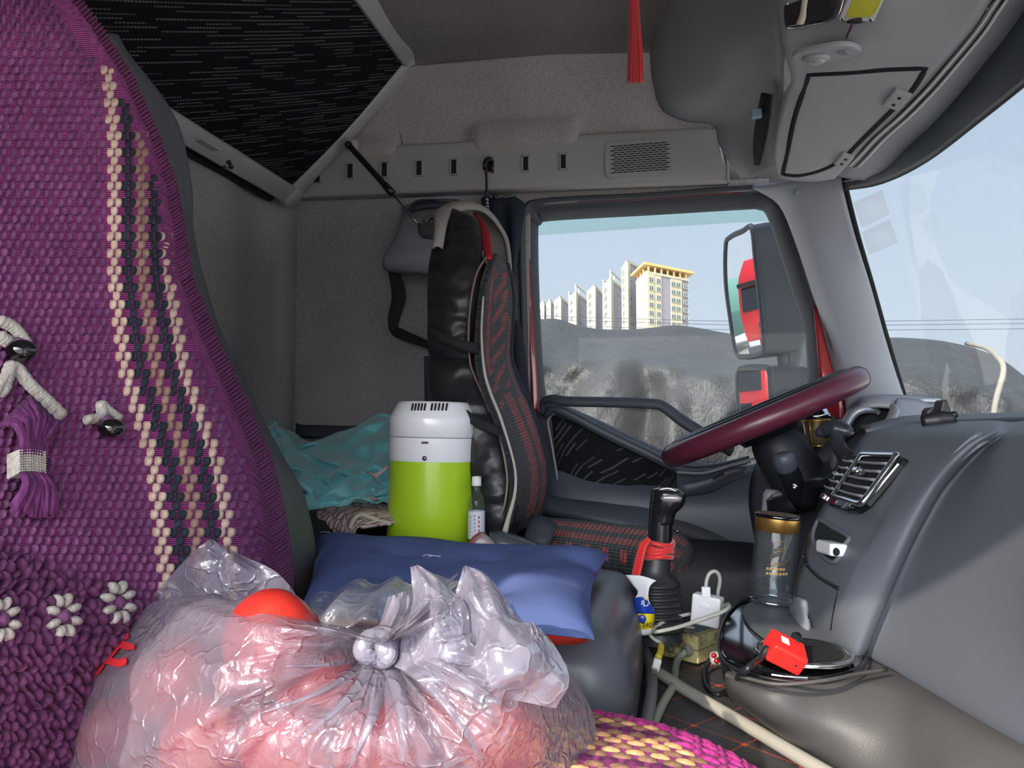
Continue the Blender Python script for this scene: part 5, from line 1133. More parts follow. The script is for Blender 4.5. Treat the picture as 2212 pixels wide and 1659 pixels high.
# column with stalks
colm = thing('steering_column', wc - N1*.1, 'dark steering column housing with stalks below the wheel', 'steering column')
cd = -N1
cs = []
for s_, a_, b_ in ((.03, .04, .04), (.06, .055, .055), (.12, .06, .06), (.18, .058, .058), (.26, .06, .06), (.36, .055, .055), (.42, .05, .05)):
    c_ = wc + cd*s_ + V((.012*s_/.1, 0, 0)); cs.append([tuple(c_ + A1*(a_*math.cos(q)) + A2*(b_*math.sin(q))) for q in [2*math.pi*k/12 for k in range(12)]])
mk('column_housing', MB().loft(cs, 3, 3, closed=True, capends=True), simple('column_dark', C(34, 37, 44), .5), colm)
mk('column_boot', MB().lathe([(.062, 0), (.066, .01), (.060, .03), (.05, .035)], PY(1730, 1090, 1.66), V((-.35, 0, .9)), 24), M_black, colm)
lv = mk('stalk', MB().tube([PY(1735, 1090, 1.55), PY(1722, 1065, 1.50), PY(1708, 1030, 1.46), PY(1698, 1006, 1.44), PY(1690, 985, 1.43)], [.016, .019, .020, .018, .015], n=16), M_black, colm, label='thick black stalk with ribbed end')
mk('stalk_cap', MB().tube([PY(1700, 1010, 1.44), PY(1693, 992, 1.43), PY(1689, 981, 1.428)], [.0205, .0205, .016], n=16), M_plastd, lv)
mk('stalk_symbol', MB().box(PY(1716, 1047, 1.43), (.005, .001, .002)).box(PY(1719, 1050, 1.43), (.005, .001, .002)).box(PY(1716, 1053, 1.43), (.004, .001, .003)), M_white, lv, smooth=False)
mk('stalk_arm', MB().tube([PY(1738, 1080, 1.52), PY(1760, 1048, 1.45), PY(1785, 1044, 1.40), PY(1808, 1030, 1.36)], [.024, .013, .010, .010], n=12), M_black, colm)
mk('stalk_arm_lug', MB().ell(PY(1818, 1022, 1.33), (.010, .008, .010)), M_gloss, colm)
mk('lever', MB().tube([PY(1764, 938, 1.50), PY(1782, 930, 1.50), PY(1808, 927, 1.49), PY(1830, 934, 1.48), PY(1836, 942, 1.48)], [.007, .015, .018, .013, .006], n=16, m=6).tube([PY(1806, 934, 1.49), PY(1810, 955, 1.475), PY(1822, 980, 1.45), PY(1846, 998, 1.42), PY(1838, 1010, 1.38)], [.015, .0125, .0135, .018, .018], n=16, m=6), simple('lever_dark', C(44, 48, 56), .3), colm, label='dark selector lever')
mk('cover_flap', MB().lathe([(.0, 0), (.02, .0), (.026, -.010), (.027, -.05)], PY(1672, 1058, 1.72), (0.1, 0, 1), 20, sy=.7), M_plast, colm)

# instrument cluster
ic = thing('instrument_cluster', PY(1900, 950, 1.7), 'hooded instrument cluster with silver ringed dials behind the steering wheel', 'instrument cluster')
mk('hood', MB().loft([[PY(*p) for p in ((1838, 872, 1.93), (1866, 858, 1.88), (1920, 856, 1.85), (1990, 858, 1.9), (2034, 862, 1.92))], [PY(*p) for p in ((1836, 884, 1.80), (1868, 866, 1.74), (1926, 866, 1.72), (1996, 882, 1.78), (2060, 908, 1.85))], [PY(*p) for p in ((1832, 900, 1.74), (1862, 880, 1.70), (1926, 880, 1.68), (1950, 900, 1.70), (1975, 925, 1.74))]], 5, 4), M_plast, ic, solid=.008)
mk('hood_side', MB().loft([[PY(*p) for p in ((1936, 862, 1.7), (1990, 868, 1.76), (2060, 905, 1.85))], [PY(*p) for p in ((1930, 900, 1.6), (1970, 905, 1.62), (2010, 918, 1.7))], [PY(*p) for p in ((1900, 940, 1.5), (1935, 930, 1.5), (1990, 925, 1.6))]], 4, 4), M_plast, ic, solid=.008)
mk('pale_card', MB().loft([[PY(1930, 858, 1.86), PY(2030, 862, 1.9)], [PY(1935, 864, 1.80), PY(2036, 868, 1.84)]], 2, 2), M_white, ic, solid=.002)
mk('dial_face', MB().loft([[PY(1838, 905, 1.75), PY(1880, 880, 1.72), PY(1925, 880, 1.72)], [PY(1822, 960, 1.7), PY(1870, 950, 1.7), PY(1910, 950, 1.7)], [PY(1800, 1020, 1.66), PY(1850, 1020, 1.66), PY(1890, 1000, 1.66)]], 4, 4), M_blackm, ic, solid=.004)
mk('silver_ring', MB().tube([PY(1818, 1018, 1.60), PY(1804, 1010, 1.62), PY(1806, 980, 1.64), PY(1822, 930, 1.66), PY(1840, 896, 1.68), (PY(1862, 884, 1.69)), PY(1890, 886, 1.70), PY(1900, 894, 1.70)], [.006, .009, .008, .010, .011, .011, .009, .006], flat=.6, n=10, m=6), simple('satin_silver', C(170, 174, 180), .3, .8), ic)
mk('silver_ring', MB().tube([PY(1930, 876, 1.60), PY(1932, 890, 1.59), PY(1922, 912, 1.57), PY(1906, 934, 1.55), PY(1892, 952, 1.53)], [.007, .010, .010, .009, .007], flat=.7, n=10, m=6), simple('satin_silver_b', C(176, 180, 186), .3, .8), ic)
mk('dial_ring', MB().tube([PY(1850, 985, 1.60), PY(1858, 960, 1.60), PY(1874, 936, 1.60), PY(1888, 926, 1.60), PY(1893, 936, 1.60), PY(1884, 955, 1.60), PY(1870, 975, 1.60)], .0022, n=6, m=6), simple('dial_silver', C(150, 155, 162), .3, .5), ic)
mk('speckled_label', MB().box(PY(1862, 992, 1.40), (.03, .004, .012), frame_rot((1, -.3, .3), (0, 0, 1))), simple('label_silver', C(180, 186, 196), .3), ic, smooth=False)

# phone holder on the dash top
ph = thing('phone_holder', PY(2028, 912, 1.3), 'black clip shaped phone holder standing on top of the dashboard', 'phone holder')
def PH(a, b, Y=1.32): return PY(a, b, Y)
mk('holder_base', MB().tube([PH(1992, 912), PH(2028, 908), PH(2064, 906)], [.006, .009, .006], n=10, flat=1.8), M_black, ph)
mk('holder_back', MB().prism([PH(2028, 903), PH(2037, 866), PH(2041, 863), PH(2046, 863), PH(2061, 903)], (0, .04, 0)), M_black, ph, smooth=False, bevel=.002)
mk('holder_clip', MB().prism([PH(1999, 905), PH(2004, 886), PH(2010, 880), (PH(2019, 879)), PH(2021, 883), PH(2015, 887), PH(2015, 893), PH(2030, 892), PH(2030, 905)], (0, .03, 0)), M_black, ph, smooth=False, bevel=.0015)
mk('holder_screw', MB().ell(PH(2061, 896), (.006, .006, .006)), M_black, ph)

# brass coloured cup clipped near the pillar
bp = thing('metal_cup', PY(1765, 930, 1.9), 'brownish metal cup in a gold wire holder hanging by the door pillar', 'cup')
cb0 = PY(1768, 965, 1.86); ct0 = PY(1763, 905, 1.86); axc = (ct0-cb0).normalized(); hc = (ct0-cb0).length
mk('cup_body', MB().lathe([(0, 0), (.024, .0), (.028, hc*.5), (.031, hc)], cb0, axc, 28), simple('bronze_glass', C(150, 132, 104), .25, .5), bp)
mk('cup_rim', MB().lathe([(.030, hc), (.033, hc+.002), (.032, hc+.010), (.028, hc+.014), (.026, hc+.022)], cb0, axc, 28), M_chrome, bp)
mb = MB()
mb.lathe([(.0325, hc*.90), (.0345, hc*.93), (.0325, hc*.97)], cb0, axc, 28)
for q in (-.9, -2.2, .3): mb.tube([cb0 + axc*hc*.93 + V((.034*math.cos(q), .034*math.sin(q), 0)), cb0 + axc*hc*.3 + V((.031*math.cos(q), .031*math.sin(q), 0)), cb0 + axc*0 + V((.026*math.cos(q), .026*math.sin(q), 0))], .0014, n=5, m=2)
mb.lathe([(.0255, .0), (.0275, .002), (.0265, .004)], cb0, axc, 28)
mk('wire_holder', mb, simple('gold_wire', C(214, 176, 80), .25, .9), bp, label='gold wire holder')
mk('strap_clip', MB().box(cb0 + axc*hc*.9 + V((.036, 0, .004)), (.012, .02, .02)), M_black, bp, smooth=False, bevel=.002)
# ------------------------------------------------------------------ bed, bedding
bed = thing('sleeper_bed', (-.9, 1.5, -.3), 'low dark sleeper mattress along the rear wall, mostly under quilt and blanket', 'bed')
mk('mattress', MB().loft([[(-1.11, y, -.26), (-1.11, y, -.175), (-.9, y, -.17), (-.64, y, -.175), (-.62, y, -.26)] for y in (1.0, 1.3, 1.7, 2.10)], 3, 3), M_blackm, bed)
mk('bed_box', MB().box((-.86, 1.55, -.36), (.50, 1.1, .2)), M_plastd, bed, smooth=False)
mk('bed_ledge', MB().loft([[PY(640, 916, 2.12), PY(760, 920, 2.12), PY(900, 925, 2.12)], [PY(640, 942, 2.08), PY(760, 946, 2.08), PY(900, 950, 2.08)]], 2, 2), M_plastd, bed, solid=.01)
# quilted pink mat
t = NT('quilt_pink'); uv = t.co('UV', (9, 5, 1)); vo = t.n('TexVoronoi', feature='DISTANCE_TO_EDGE'); vo.inputs['Scale'].default_value = 1.6; t.l(uv, vo.inputs['Vector'])
fl_ = t.n('TexVoronoi', feature='F1'); fl_.inputs['Scale'].default_value = 2.2; t.l(uv, fl_.inputs['Vector'])
cq = t.ramp(t.noise(14, 4), [(.35, C(178, 146, 160)), (.55, C(206, 190, 186)), (.7, C(190, 172, 150))])
cq = t.mix(t.M('LESS_THAN', vo.outputs['Distance'], .035), cq, C(140, 118, 108))
M_quilt = t.fin(t.pbr(cq, .85, 0, t.bump(t.M('POWER', t.M('MINIMUM', vo.outputs['Distance'], .3), .5), .8, .012), .2))
qr = [[PY(*p) for p in ((600, 1050, 1.85), (700, 1040, 1.85), (800, 1035, 1.85), (900, 1030, 1.85))],
      [PY(*p) for p in ((615, 1090, 1.62), (720, 1080, 1.62), (830, 1085, 1.6), (900, 1090, 1.6))],
      [PY(*p) for p in ((635, 1118, 1.44), (720, 1102, 1.44), (840, 1104, 1.42), (900, 1118, 1.42))],
      [PY(*p) for p in ((650, 1135, 1.36), (715, 1112, 1.37), (768, 1112, 1.36), (800, 1138, 1.34))],
      [PY(*p) for p in ((656, 1150, 1.33), (706, 1130, 1.34), (752, 1136, 1.33), (772, 1142, 1.33))],
      [PY(*p) for p in ((658, 1170, 1.33), (706, 1160, 1.34), (745, 1160, 1.33), (765, 1165, 1.33))]]
qm = mk('quilted_mat', MB().loft(qr, 8, 7), M_quilt, solid=.006)
setp(qm, 'pale pink floral quilted mat lying on the bed behind the blue cushion', 'mat')
qm2 = MB().tube([PY(755, 1142, 1.325), PY(766, 1120, 1.335), PY(784, 1112, 1.35), PY(815, 1124, 1.36), PY(845, 1132, 1.36)], .0045, n=6)
o = mk('mat_binding', qm2, simple('binding_pale', C(186, 178, 160), .8), qm)
# teal blanket heap
t = NT('teal_satin'); nn = t.noise(7, 4, vec=t.co('Object', (1, 1, 1.6)))
M_teal = t.fin(t.pbr(t.ramp(nn, [(.3, C(126, 206, 214)), (.7, C(156, 230, 236))]), .42, 0, t.bump(t.noise(12, 3, rough=.6), .5, .012), .4, sheen=.3))
br_ = [
 [(560, 925, 2.00), (600, 915, 2.02), (640, 945, 2.05), (700, 948, 2.05), (760, 925, 2.05), (810, 900, 2.05), (860, 890, 2.05), (900, 895, 2.05)],
 [(560, 935, 1.92), (600, 930, 1.90), (640, 958, 1.86), (700, 955, 1.85), (760, 940, 1.88), (800, 920, 1.92), (860, 905, 1.92), (900, 910, 1.92)],
 [(575, 970, 1.80), (620, 968, 1.74), (660, 975, 1.78), (720, 980, 1.72), (770, 985, 1.78), (805, 955, 1.80), (860, 950, 1.76), (900, 955, 1.8)],
 [(590, 1010, 1.70), (640, 1000, 1.62), (690, 1015, 1.66), (740, 1010, 1.58), (780, 1018, 1.66), (820, 1005, 1.64), (860, 1000, 1.64), (900, 1000, 1.7)],
 [(600, 1040, 1.66), (650, 1035, 1.55), (700, 1048, 1.58), (750, 1030, 1.54), (790, 1040, 1.62), (820, 1050, 1.58), (860, 1040, 1.6), (900, 1045, 1.64)],
 [(620, 1080, 1.58), (660, 1075, 1.48), (700, 1085, 1.50), (750, 1065, 1.50), (800, 1066, 1.55), (830, 1075, 1.55), (870, 1070, 1.56), (900, 1075, 1.6)],
 [(640, 1105, 1.52), (670, 1108, 1.46), (700, 1100, 1.49), (750, 1090, 1.50), (800, 1082, 1.54), (835, 1086, 1.56), (870, 1085, 1.57), (900, 1090, 1.6)],
 [(650, 1112, 1.60), (680, 1112, 1.56), (720, 1104, 1.58), (760, 1096, 1.6), (800, 1088, 1.62), (835, 1092, 1.64), (870, 1092, 1.64), (900, 1096, 1.64)]]
Gb = spl2([[tuple(PY(*p)) for p in r] for r in br_], 9, 9)
for i in range(Gb.shape[0]):
    for j in range(Gb.shape[1]):
        a_, b_ = i/9., j/9.
        Gb[i, j, 1] += .022*math.sin(a_*5.2 + 1.3*math.sin(b_*1.7)) * (0 < i < Gb.shape[0]-5) + .010*math.sin(b_*3.1 + a_*9)
        Gb[i, j, 2] += .006*math.sin(b_*4.1 + a_*2.2)
bl = mk('blanket', MB().grid(Gb), M_teal, solid=.006, off=1)
setp(bl, 'crumpled teal satin blanket heaped on the bed beside the driver-side wall', 'blanket')
mk('pink_trim', MB().loft([[PY(790, 1018, 1.53), PY(812, 1022, 1.51), PY(838, 1004, 1.52)], [PY(794, 1022, 1.53), PY(812, 1032, 1.51), PY(838, 1012, 1.52)]], 4, 2), simple('trim_pink', C(200, 176, 176), .7), bl, solid=.002)
mk('pink_trim', MB().loft([[PY(812, 1026, 1.51), PY(818, 1044, 1.515)], [PY(804, 1030, 1.52), PY(816, 1042, 1.53)]], 3, 3), simple('trim_pink_b', C(196, 172, 174), .7), bl, solid=.002)
mk('pink_trim', MB().loft([[PY(795, 1072, 1.52), PY(815, 1078, 1.51)], [PY(797, 1086, 1.53), PY(820, 1080, 1.52)]], 3, 3), simple('trim_pink_c', C(198, 174, 174), .7), bl, solid=.002)

# ------------------------------------------------------------------ green and white portable cooler
fb = PY(932, 1250, 1.44); ft = PY(936, 868, 1.44)
cool = thing('portable_cooler', fb, 'lime green and white cylindrical portable cooler standing behind the blue cushion', 'cooler')
t = NT('lime_green'); M_lime = t.fin(t.pbr(C(176, 214, 44), .28, 0, None, .5, coat=.4, coatr=.15))
M_pearl = simple('pearl_white', C(244, 244, 250), .22, coat=.4)
tilt = (PY(938, 868, 1.44)-PY(930, 1170, 1.44)).normalized(); c0 = PY(930, 1200, 1.44)
def zt(py): return (PY(930, py, 1.44)-c0).length
rg = PY(1026, 1100, 1.44).x - PY(930, 1100, 1.44).x; rg *= .97
body = mk('cooler_body', MB().lathe([(0, -.01), (rg*1.0, -.01), (rg*.985, zt(1100)), (rg*.97, zt(994))], c0, tilt, 56), M_lime, cool, label='lime green lower body')
rt = rg*1.0
top_ = mk('cooler_top', MB().lathe([(rg*.975, zt(994)), (rg*.985, zt(992)), (rg*.99, zt(944))], c0, tilt, 56), M_pearl, cool, label='pearl white upper band')
lid = mk('cooler_lid', MB().lathe([(rg*.985, zt(944)+.0005), (rg*1.0, zt(942)), (rg*1.0, zt(905)), (rg*.99, zt(902)), (rg*.83, zt(873)), (rg*.79, zt(869)), (0, zt(868))], c0, tilt, 56), M_pearl, cool, label='pearl white chamfered lid')
mk('lid_seam', MB().lathe([(rg*.992, zt(944)-.001), (rg*1.001, zt(944)), (rg*.992, zt(944)+.001)], c0, tilt, 56), M_plast, lid)
ex = V((1, 0, 0)); 
for k in list(range(5)) + list(range(6, 11)):
    px = 889 + k*7.0; a = PY(px+2, 871, 1.30); b = PY(px-1, 891, 1.30)
    def onl(px, py, rr2=None):
        d_ = ray(px, py).normalized()
        # intersect with the cone/cylinder front approximately
        c_ = c0 + tilt*zt(py); rad = rg*(1.0 if py > 903 else (.83 + .17*(py-871)/32.)); dx = PY(px, py, c_.y - rad).x - c_.x
        return V((c_.x + dx, c_.y - math.sqrt(max(1e-6, rad*rad-dx*dx)) - .0012, c_.z + (PY(px, py, c_.y-rad).z - PY(930, py, c_.y-rad).z)*0))
    mk('vent_slot', MB().tube([onl(px+2.5, 874), onl(px, 888)], .0019, m=1, n=6), simple('slot_dark', C(40, 26, 30), .6) if k == 0 else bpy.data.materials['slot_dark'], lid)
pcn = onl(918, 954); mk('usb_port', MB().box(pcn, (.012, .004, .0035)), M_plastd, top_, smooth=False)
pcn = onl(917, 986); mk('screw', MB().lathe([(0, .003), (.003, .0025), (.0045, 0)], pcn, (0, -1, 0), 12), M_steel, top_)

# water bottle behind the cooler
wb = thing('water_bottle', PY(1029, 1150, 1.38), 'clear plastic water bottle with white cap, right of the lime green cooler', 'bottle')
b0 = PY(1029, 1185, 1.385); b1 = PY(1028, 1028, 1.385); Hb = (b1-b0).length; zb = V((0, 0, 1)); rb = .0155
mk('bottle_body', MB().lathe([(0, 0), (rb, 0), (rb, Hb*.60), (rb*.95, Hb*.66), (rb*.75, Hb*.73), (rb*.48, Hb*.78), (rb*.46, Hb*.86)], b0, zb, 28), glass_pane('pet', (.86, .9, .92, 1), .3, dust=.06), wb)
mk('bottle_cap', MB().lathe([(rb*.56, Hb*.865), (rb*.58, Hb*.87), (rb*.56, Hb*.99), (0, Hb)], b0, zb, 24), M_white, wb, label='white cap')
mk('bottle_label', MB().lathe([(rb*1.02, Hb*.14), (rb*1.02, Hb*.52)], b0, zb, 28), simple('label_white', C(206, 210, 222), .4), wb, label='white label with red and blue print')
lb = MB()
for k in range(4): lb.box(b0 + V((.008, -rb*.88, Hb*(.44-.06*k))), (.003, .001, .0045))
mk('label_print', lb, simple('print_red', C(190, 60, 70), .5), wb, smooth=False)
lb = MB()
for k in range(5): lb.box(b0 + V((.001, -rb*1.06, Hb*(.46-.05*k))), (.0018, .001, .003)).box(b0 + V((-.008, -rb*.88, Hb*(.44-.05*k))), (.0014, .001, .003))
mk('label_print', lb, simple('print_blue', C(80, 100, 170), .5), wb, smooth=False)
# towel
tw = MB().loft([[PY(*p) for p in ((1012, 1175, 1.33), (1024, 1160, 1.33), (1040, 1151, 1.34), (1054, 1160, 1.34), (1068, 1176, 1.33))], [PY(*p) for p in ((1012, 1185, 1.28), (1026, 1170, 1.27), (1040, 1164, 1.27), (1056, 1172, 1.27), (1072, 1184, 1.28))], [PY(*p) for p in ((1012, 1200, 1.26), (1026, 1195, 1.25), (1040, 1195, 1.25), (1056, 1195, 1.25), (1072, 1200, 1.26))]], 6, 6)
t = NT('towel'); M_tow = t.fin(t.pbr(t.ramp(t.noise(28, 3), [(.42, C(212, 206, 210)), (.62, C(196, 110, 125))]), .95, 0, t.bump(t.noise(260, 3), .8, .004), .1))
setp(mk('towel', tw, M_tow, solid=.004), 'white and pink crumpled towel corner right of the cooler base', 'towel')

# ------------------------------------------------------------------ blue cushion on the storage box
ZC = -.205
t = NT('navy_cotton'); M_navy = t.fin(t.pbr(t.ramp(t.noise(5, 3), [(.3, C(74, 90, 140)), (.7, C(94, 110, 164))]), .85, 0, t.bump(t.noise(22, 3), .35, .006), .15))
M_orange = simple('red_cotton', C(226, 66, 46), .8, bs=60, bst=.2)
cush = thing('blue_cushion', (-.2, 1.0, ZC), 'flat navy blue cushion with red underside lying on the dark storage box', 'cushion')
TLc, TRc, BRc, BLc = PZ(668, 1165, ZC), PZ(1318, 1196, ZC+.004), PZ(1284, 1382, ZC-.004), PZ(640, 1330, ZC)
n1, n2 = 41, 33; Gt = np.zeros((n2, n1, 3)); Gu = np.zeros((n2, n1, 3))
tufts = [(.33, .38), (.66, .38), (.35, .75), (.70, .78), (.95, .30)]
for i in range(n2):
    for j in range(n1):
        u_, v_ = j/(n1-1.), i/(n2-1.)
        p = lerp(lerp(TLc, TRc, u_), lerp(BLc, BRc, u_), v_)
        eu, ev = min(u_, 1-u_)*2, min(v_, 1-v_)*2
        prof_ = (1-(1-min(1, eu*2.6))**2.4)**.5 * (1-(1-min(1, ev*2.6))**2.4)**.5
        puff = .022*prof_
        for a, b in tufts: puff -= .012*math.exp(-((u_-a)**2+(v_-b)**2)/.004)
        puff += .0035*math.sin(u_*17+v_*6)*math.sin(v_*13+u_*3)*prof_ + .004*math.sin(u_*7 + 2*v_)*prof_
        # edges pulled in slightly between the corners
        pin = V(((.5-u_)*.03*math.sin(math.pi*v_), (v_-.5)*.025*math.sin(math.pi*u_), 0))
        Gt[i, j] = tuple(p + pin + V((0, 0, puff))); Gu[i, j] = tuple(p + pin - V((0, 0, .024*prof_ + .0004)))
mk('cushion_top', MB().grid(Gt), M_navy, cush, label='navy blue top'); mk('cushion_bottom', MB().grid(Gu, flip=True), M_orange, cush, label='red underside')
for (px, py) in ((703, 1150), (927, 1200), (940, 1202)):
    p = PZ(px, py, ZC+.026); mk('loose_thread', MB().tube([p + V((-.010, 0, -.001)), p + V((-.003, 0, .001)), p + V((.008, 0, 0))], .0006, n=4), simple('thread_pale', C(180, 190, 220), .6), cush)
# storage box
bxo = thing('storage_box', (-.25, 1.08, -.38), 'dark grey rounded storage box carrying the blue cushion', 'storage box')
secs = []
xr, yn, yf, xl = -.052, .865, 1.34, -.50
def boxsec(off, z, rr3=.05, dx=0):
    o_ = []
    for (cx2, cy2, a0) in ((xr-rr3-off+dx, yn+rr3+off, -90), (xr-rr3-off+dx, yf-rr3-off, 0), (xl+rr3+off, yf-rr3-off, 90), (xl+rr3+off, yn+rr3+off, 180)):
        for k in range(6): a = R(a0 + 18*k); o_.append((cx2 + rr3*math.cos(a), cy2 + rr3*math.sin(a), z))
    return o_
mk('box_body', MB().grid(np.array([boxsec(.002, z, dx=d_) for z, d_ in ((-.74, .004), (-.5, .004), (-.40, .004), (-.345, .002), (-.342, -.001))]), True), simple('box_plastic', C(60, 62, 68), .4, bs=300, bst=.15, var=.08), bxo, label='lower body')
mk('box_lid', MB().grid(np.array([boxsec(.002, -.341, dx=-.001), boxsec(.0, -.338), boxsec(.0, -.30), boxsec(.004, -.275), boxsec(.014, -.252), boxsec(.032, -.238), boxsec(.06, -.232), boxsec(.1, -.231)]), True, capends=True), simple('box_lid_vinyl', C(88, 92, 102), .38, bs=120, bst=.12), bxo, label='padded vinyl lid')

# ------------------------------------------------------------------ gear lever
gl = thing('gear_lever', PZ(1420, 1375, -.37), 'black gear lever with red ribbon and ribbed rubber boot', 'gear lever')
YG = 1.22
def ellsec(px, py, rx, ry, Y=YG, n=16): c_ = PY(px, py, Y); return [tuple(c_ + V((rx*math.cos(q), ry*math.sin(q), 0))) for q in [2*math.pi*k/n for k in range(n)]]
M_gk = simple('gear_black', C(22, 22, 26), .22, coat=.4)
mk('shaft', MB().loft([ellsec(1425, 1200, .0185, .018), ellsec(1426, 1150, .0185, .018), ellsec(1429, 1110, .019, .018), ellsec(1433, 1085, .021, .019)], 1, 3, closed=True, capends=True), M_gk, gl)
kn_ = [ellsec(1429, 1132, .0185, .018), ellsec(1432, 1110, .0195, .019), ellsec(1438, 1098, .0235, .021), ellsec(1442, 1085, .0265, .022), ellsec(1443, 1070, .0265, .022), ellsec(1441, 1060, .0235, .020), ellsec(1438, 1055, .016, .014), ellsec(1437, 1053, .004, .004)]
mk('knob', MB().loft(kn_, 1, 4, closed=True, capends=True), M_gk, gl, label='glossy black knob')
mk('knob_badge', MB().ell(PY(1450, 1077, YG-.0225), (.016, .003, .006)), simple('badge_clear', C(120, 116, 116), .1, coat=1), gl)
mk('knob_crest', MB().tube([PY(1418, 1066, YG-.012), PY(1428, 1057, YG-.014), PY(1446, 1055, YG-.014), PY(1460, 1062, YG-.013), PY(1474, 1070, YG-.008)], .0022, n=6), M_chrome, gl)
neck = [ellsec(1420, 1205, .020, .020), ellsec(1416, 1225, .022, .022), ellsec(1412, 1240, .026, .026), ellsec(1412, 1252, .034, .034)]
for k in range(8):
    y0 = 1256 + k*13.5; neck += [ellsec(1415+k*.8, y0, .036+.0005*k, .036), ellsec(1415+k*.8, y0+5, .038+.0005*k, .038), ellsec(1415+k*.8, y0+9, .034+.0005*k, .034), ellsec(1415+k*.8, y0+12, .0335+.0005*k, .034)]
neck += [ellsec(1422, 1370, .036, .036), ellsec(1422, 1384, .037, .037)]
mk('rubber_boot', MB().loft(neck, 1, 2, closed=True), simple('boot_rubber', C(44, 46, 50), .42, bs=200, bst=.1), gl, label='ribbed rubber boot')
M_rib = simple('red_ribbon', C(206, 34, 36), .5, bs=260, bst=.35, sheen=.4)
rbm = MB()
for k in range(5):
    y0 = 1172 + k*6.5; c_ = [PY(1424 - k*.8, y0 + 3*math.sin(k*2.), YG) + V((.0215*math.cos(q), .0215*math.sin(q), .002*math.sin(q*2+k))) for q in [2*math.pi*j/24 for j in range(24)]]
    rbm.tube(c_, .0035, n=8, m=1, closed=True)
mk('ribbon_wrap', rbm, M_rib, gl, label='red ribbon wound round the shaft')
mk('ribbon_tail', MB().loft([[PY(1399, 1160, 1.195), PY(1406, 1166, 1.19)], [PY(1382, 1178, 1.19), PY(1396, 1182, 1.185)], [PY(1374, 1205, 1.19), PY(1390, 1207, 1.182)], [PY(1368, 1232, 1.19), PY(1384, 1234, 1.182)], [PY(1364, 1250, 1.188), PY(1380, 1250, 1.18)]], 6, 5), M_rib, gl, solid=.003, label='hanging ribbon end')

# ------------------------------------------------------------------ things beside the gear lever
wp = thing('wipes_pack', PZ(1398, 1370, -.37), 'blue yellow and white packet of wipes between storage box and gear boot', 'packet')
yw = 1.16
def W(a, b, dy=0): return PY(a, b, yw+dy)
mk('pack_body', MB().loft([[W(1372, 1300, .005), W(1384, 1290, -.004), W(1398, 1292, -.008), W(1404, 1302, .0), W(1400, 1300, .04), W(1372, 1300, .04)], [W(1372, 1320), W(1386, 1316, -.010), W(1402, 1316, -.012), W(1413, 1320, .0), W(1410, 1320, .04), W(1374, 1320, .04)], [W(1374, 1345), W(1388, 1345, -.010), W(1402, 1345, -.012), W(1412, 1345, .0), W(1410, 1345, .04), W(1376, 1345, .04)], [W(1378, 1364), W(1390, 1364, -.006), W(1402, 1364, -.008), W(1410, 1362, .0), W(1408, 1362, .04), W(1380, 1362, .04)]], 3, 4, closed=True, capends=True), simple('pack_yellow', C(224, 206, 40), .35), wp, label='yellow lower part with blue swoosh')
mk('pack_blue', MB().loft([[W(1370, 1292, -.006), W(1386, 1290, -.012), W(1400, 1298, -.010)], [W(1370, 1305, -.006), W(1388, 1304, -.016), W(1409, 1310, -.008)], [W(1372, 1324, -.004), W(1390, 1325, -.016), W(1415, 1326, -.005)]], 4, 4), simple('pack_blue', C(28, 62, 160), .3, coat=.3), wp, solid=.002, label='blue upper part')
mk('pack_flap', MB().loft([[W(1352, 1242, .01), W(1386, 1244, .0), W(1418, 1254, -.006)], [W(1366, 1262, .008), W(1388, 1262, .0), W(1404, 1266, -.006)], [W(1378, 1278, .006), W(1390, 1280, .0), W(1400, 1284, -.006)], [W(1372, 1292, .006), W(1388, 1293, .0), W(1401, 1297, -.006)]], 4, 4), simple('pack_white', C(214, 218, 224), .4), wp, solid=.002, label='white crimped top')
mk('pack_base', MB().loft([[W(1378, 1358, -.008), W(1392, 1360, -.014), W(1409, 1358, -.006)], [W(1378, 1370, -.006), W(1392, 1372, -.012), W(1408, 1370, -.004)]], 3, 2), simple('pack_white_b', C(206, 208, 210), .4), wp, solid=.002)
text('pack_text', '240张', W(1387, 1355, -.020), .0095, PY(1410, 1356, yw) - PY(1380, 1356, yw), (0, 0, 1), M_blackm, wp)
mk('pack_swoosh', MB().ell(W(1387, 1337, -.0135), (.006, .002, .006)), bpy.data.materials['pack_blue'], wp)
text('pack_mark', '心', W(1384, 1308, -.021), .014, PY(1410, 1356, yw) - PY(1380, 1356, yw), (0, 0, 1), M_white, wp)

# power converter
cvx = thing('power_adapter', PZ(1490, 1420, -.375), 'dirty beige box shaped power adapter with blue label under the white charger', 'power adapter')
F0, F1 = PZ(1434, 1418, -.374), PZ(1508, 1436, -.374); Bk = PZ(1556, 1388, -.374)
ux = (F1-F0); lx = ux.length; ux.normalize(); uy = (Bk-F1); uy = uy - ux*uy.dot(ux); ly = uy.length; uy.normalize(); hz = .043
Mr = Matrix((ux, uy, V((0, 0, 1)))).transposed(); cc0 = (F0+F1)/2 + uy*ly/2
t = NT('dirty_beige'); nz2 = t.noise(26, 5, rough=.7); M_bei = t.fin(t.pbr(t.ramp(nz2, [(.38, C(110, 102, 80)), (.48, C(196, 186, 136)), (.7, C(226, 216, 160))]), .55, 0, t.bump(nz2, .2, .002), .4))
pa = mk('adapter_body', MB().box(cc0 + V((0, 0, hz/2)), (lx, ly, hz), Mr), M_bei, cvx, bevel=.002, smooth=False)
mk('adapter_seam', MB().box(cc0 + V((0, 0, hz*.5)), (lx+.0008, ly+.0008, .0012), Mr), simple('seam_dirt', C(110, 104, 76), .7), pa, smooth=False)
t = NT('dirty_blue_label'); M_bll = t.fin(t.pbr(t.ramp(t.noise(40, 4), [(.4, C(72, 84, 90)), (.6, C(112, 154, 172))]), .5))
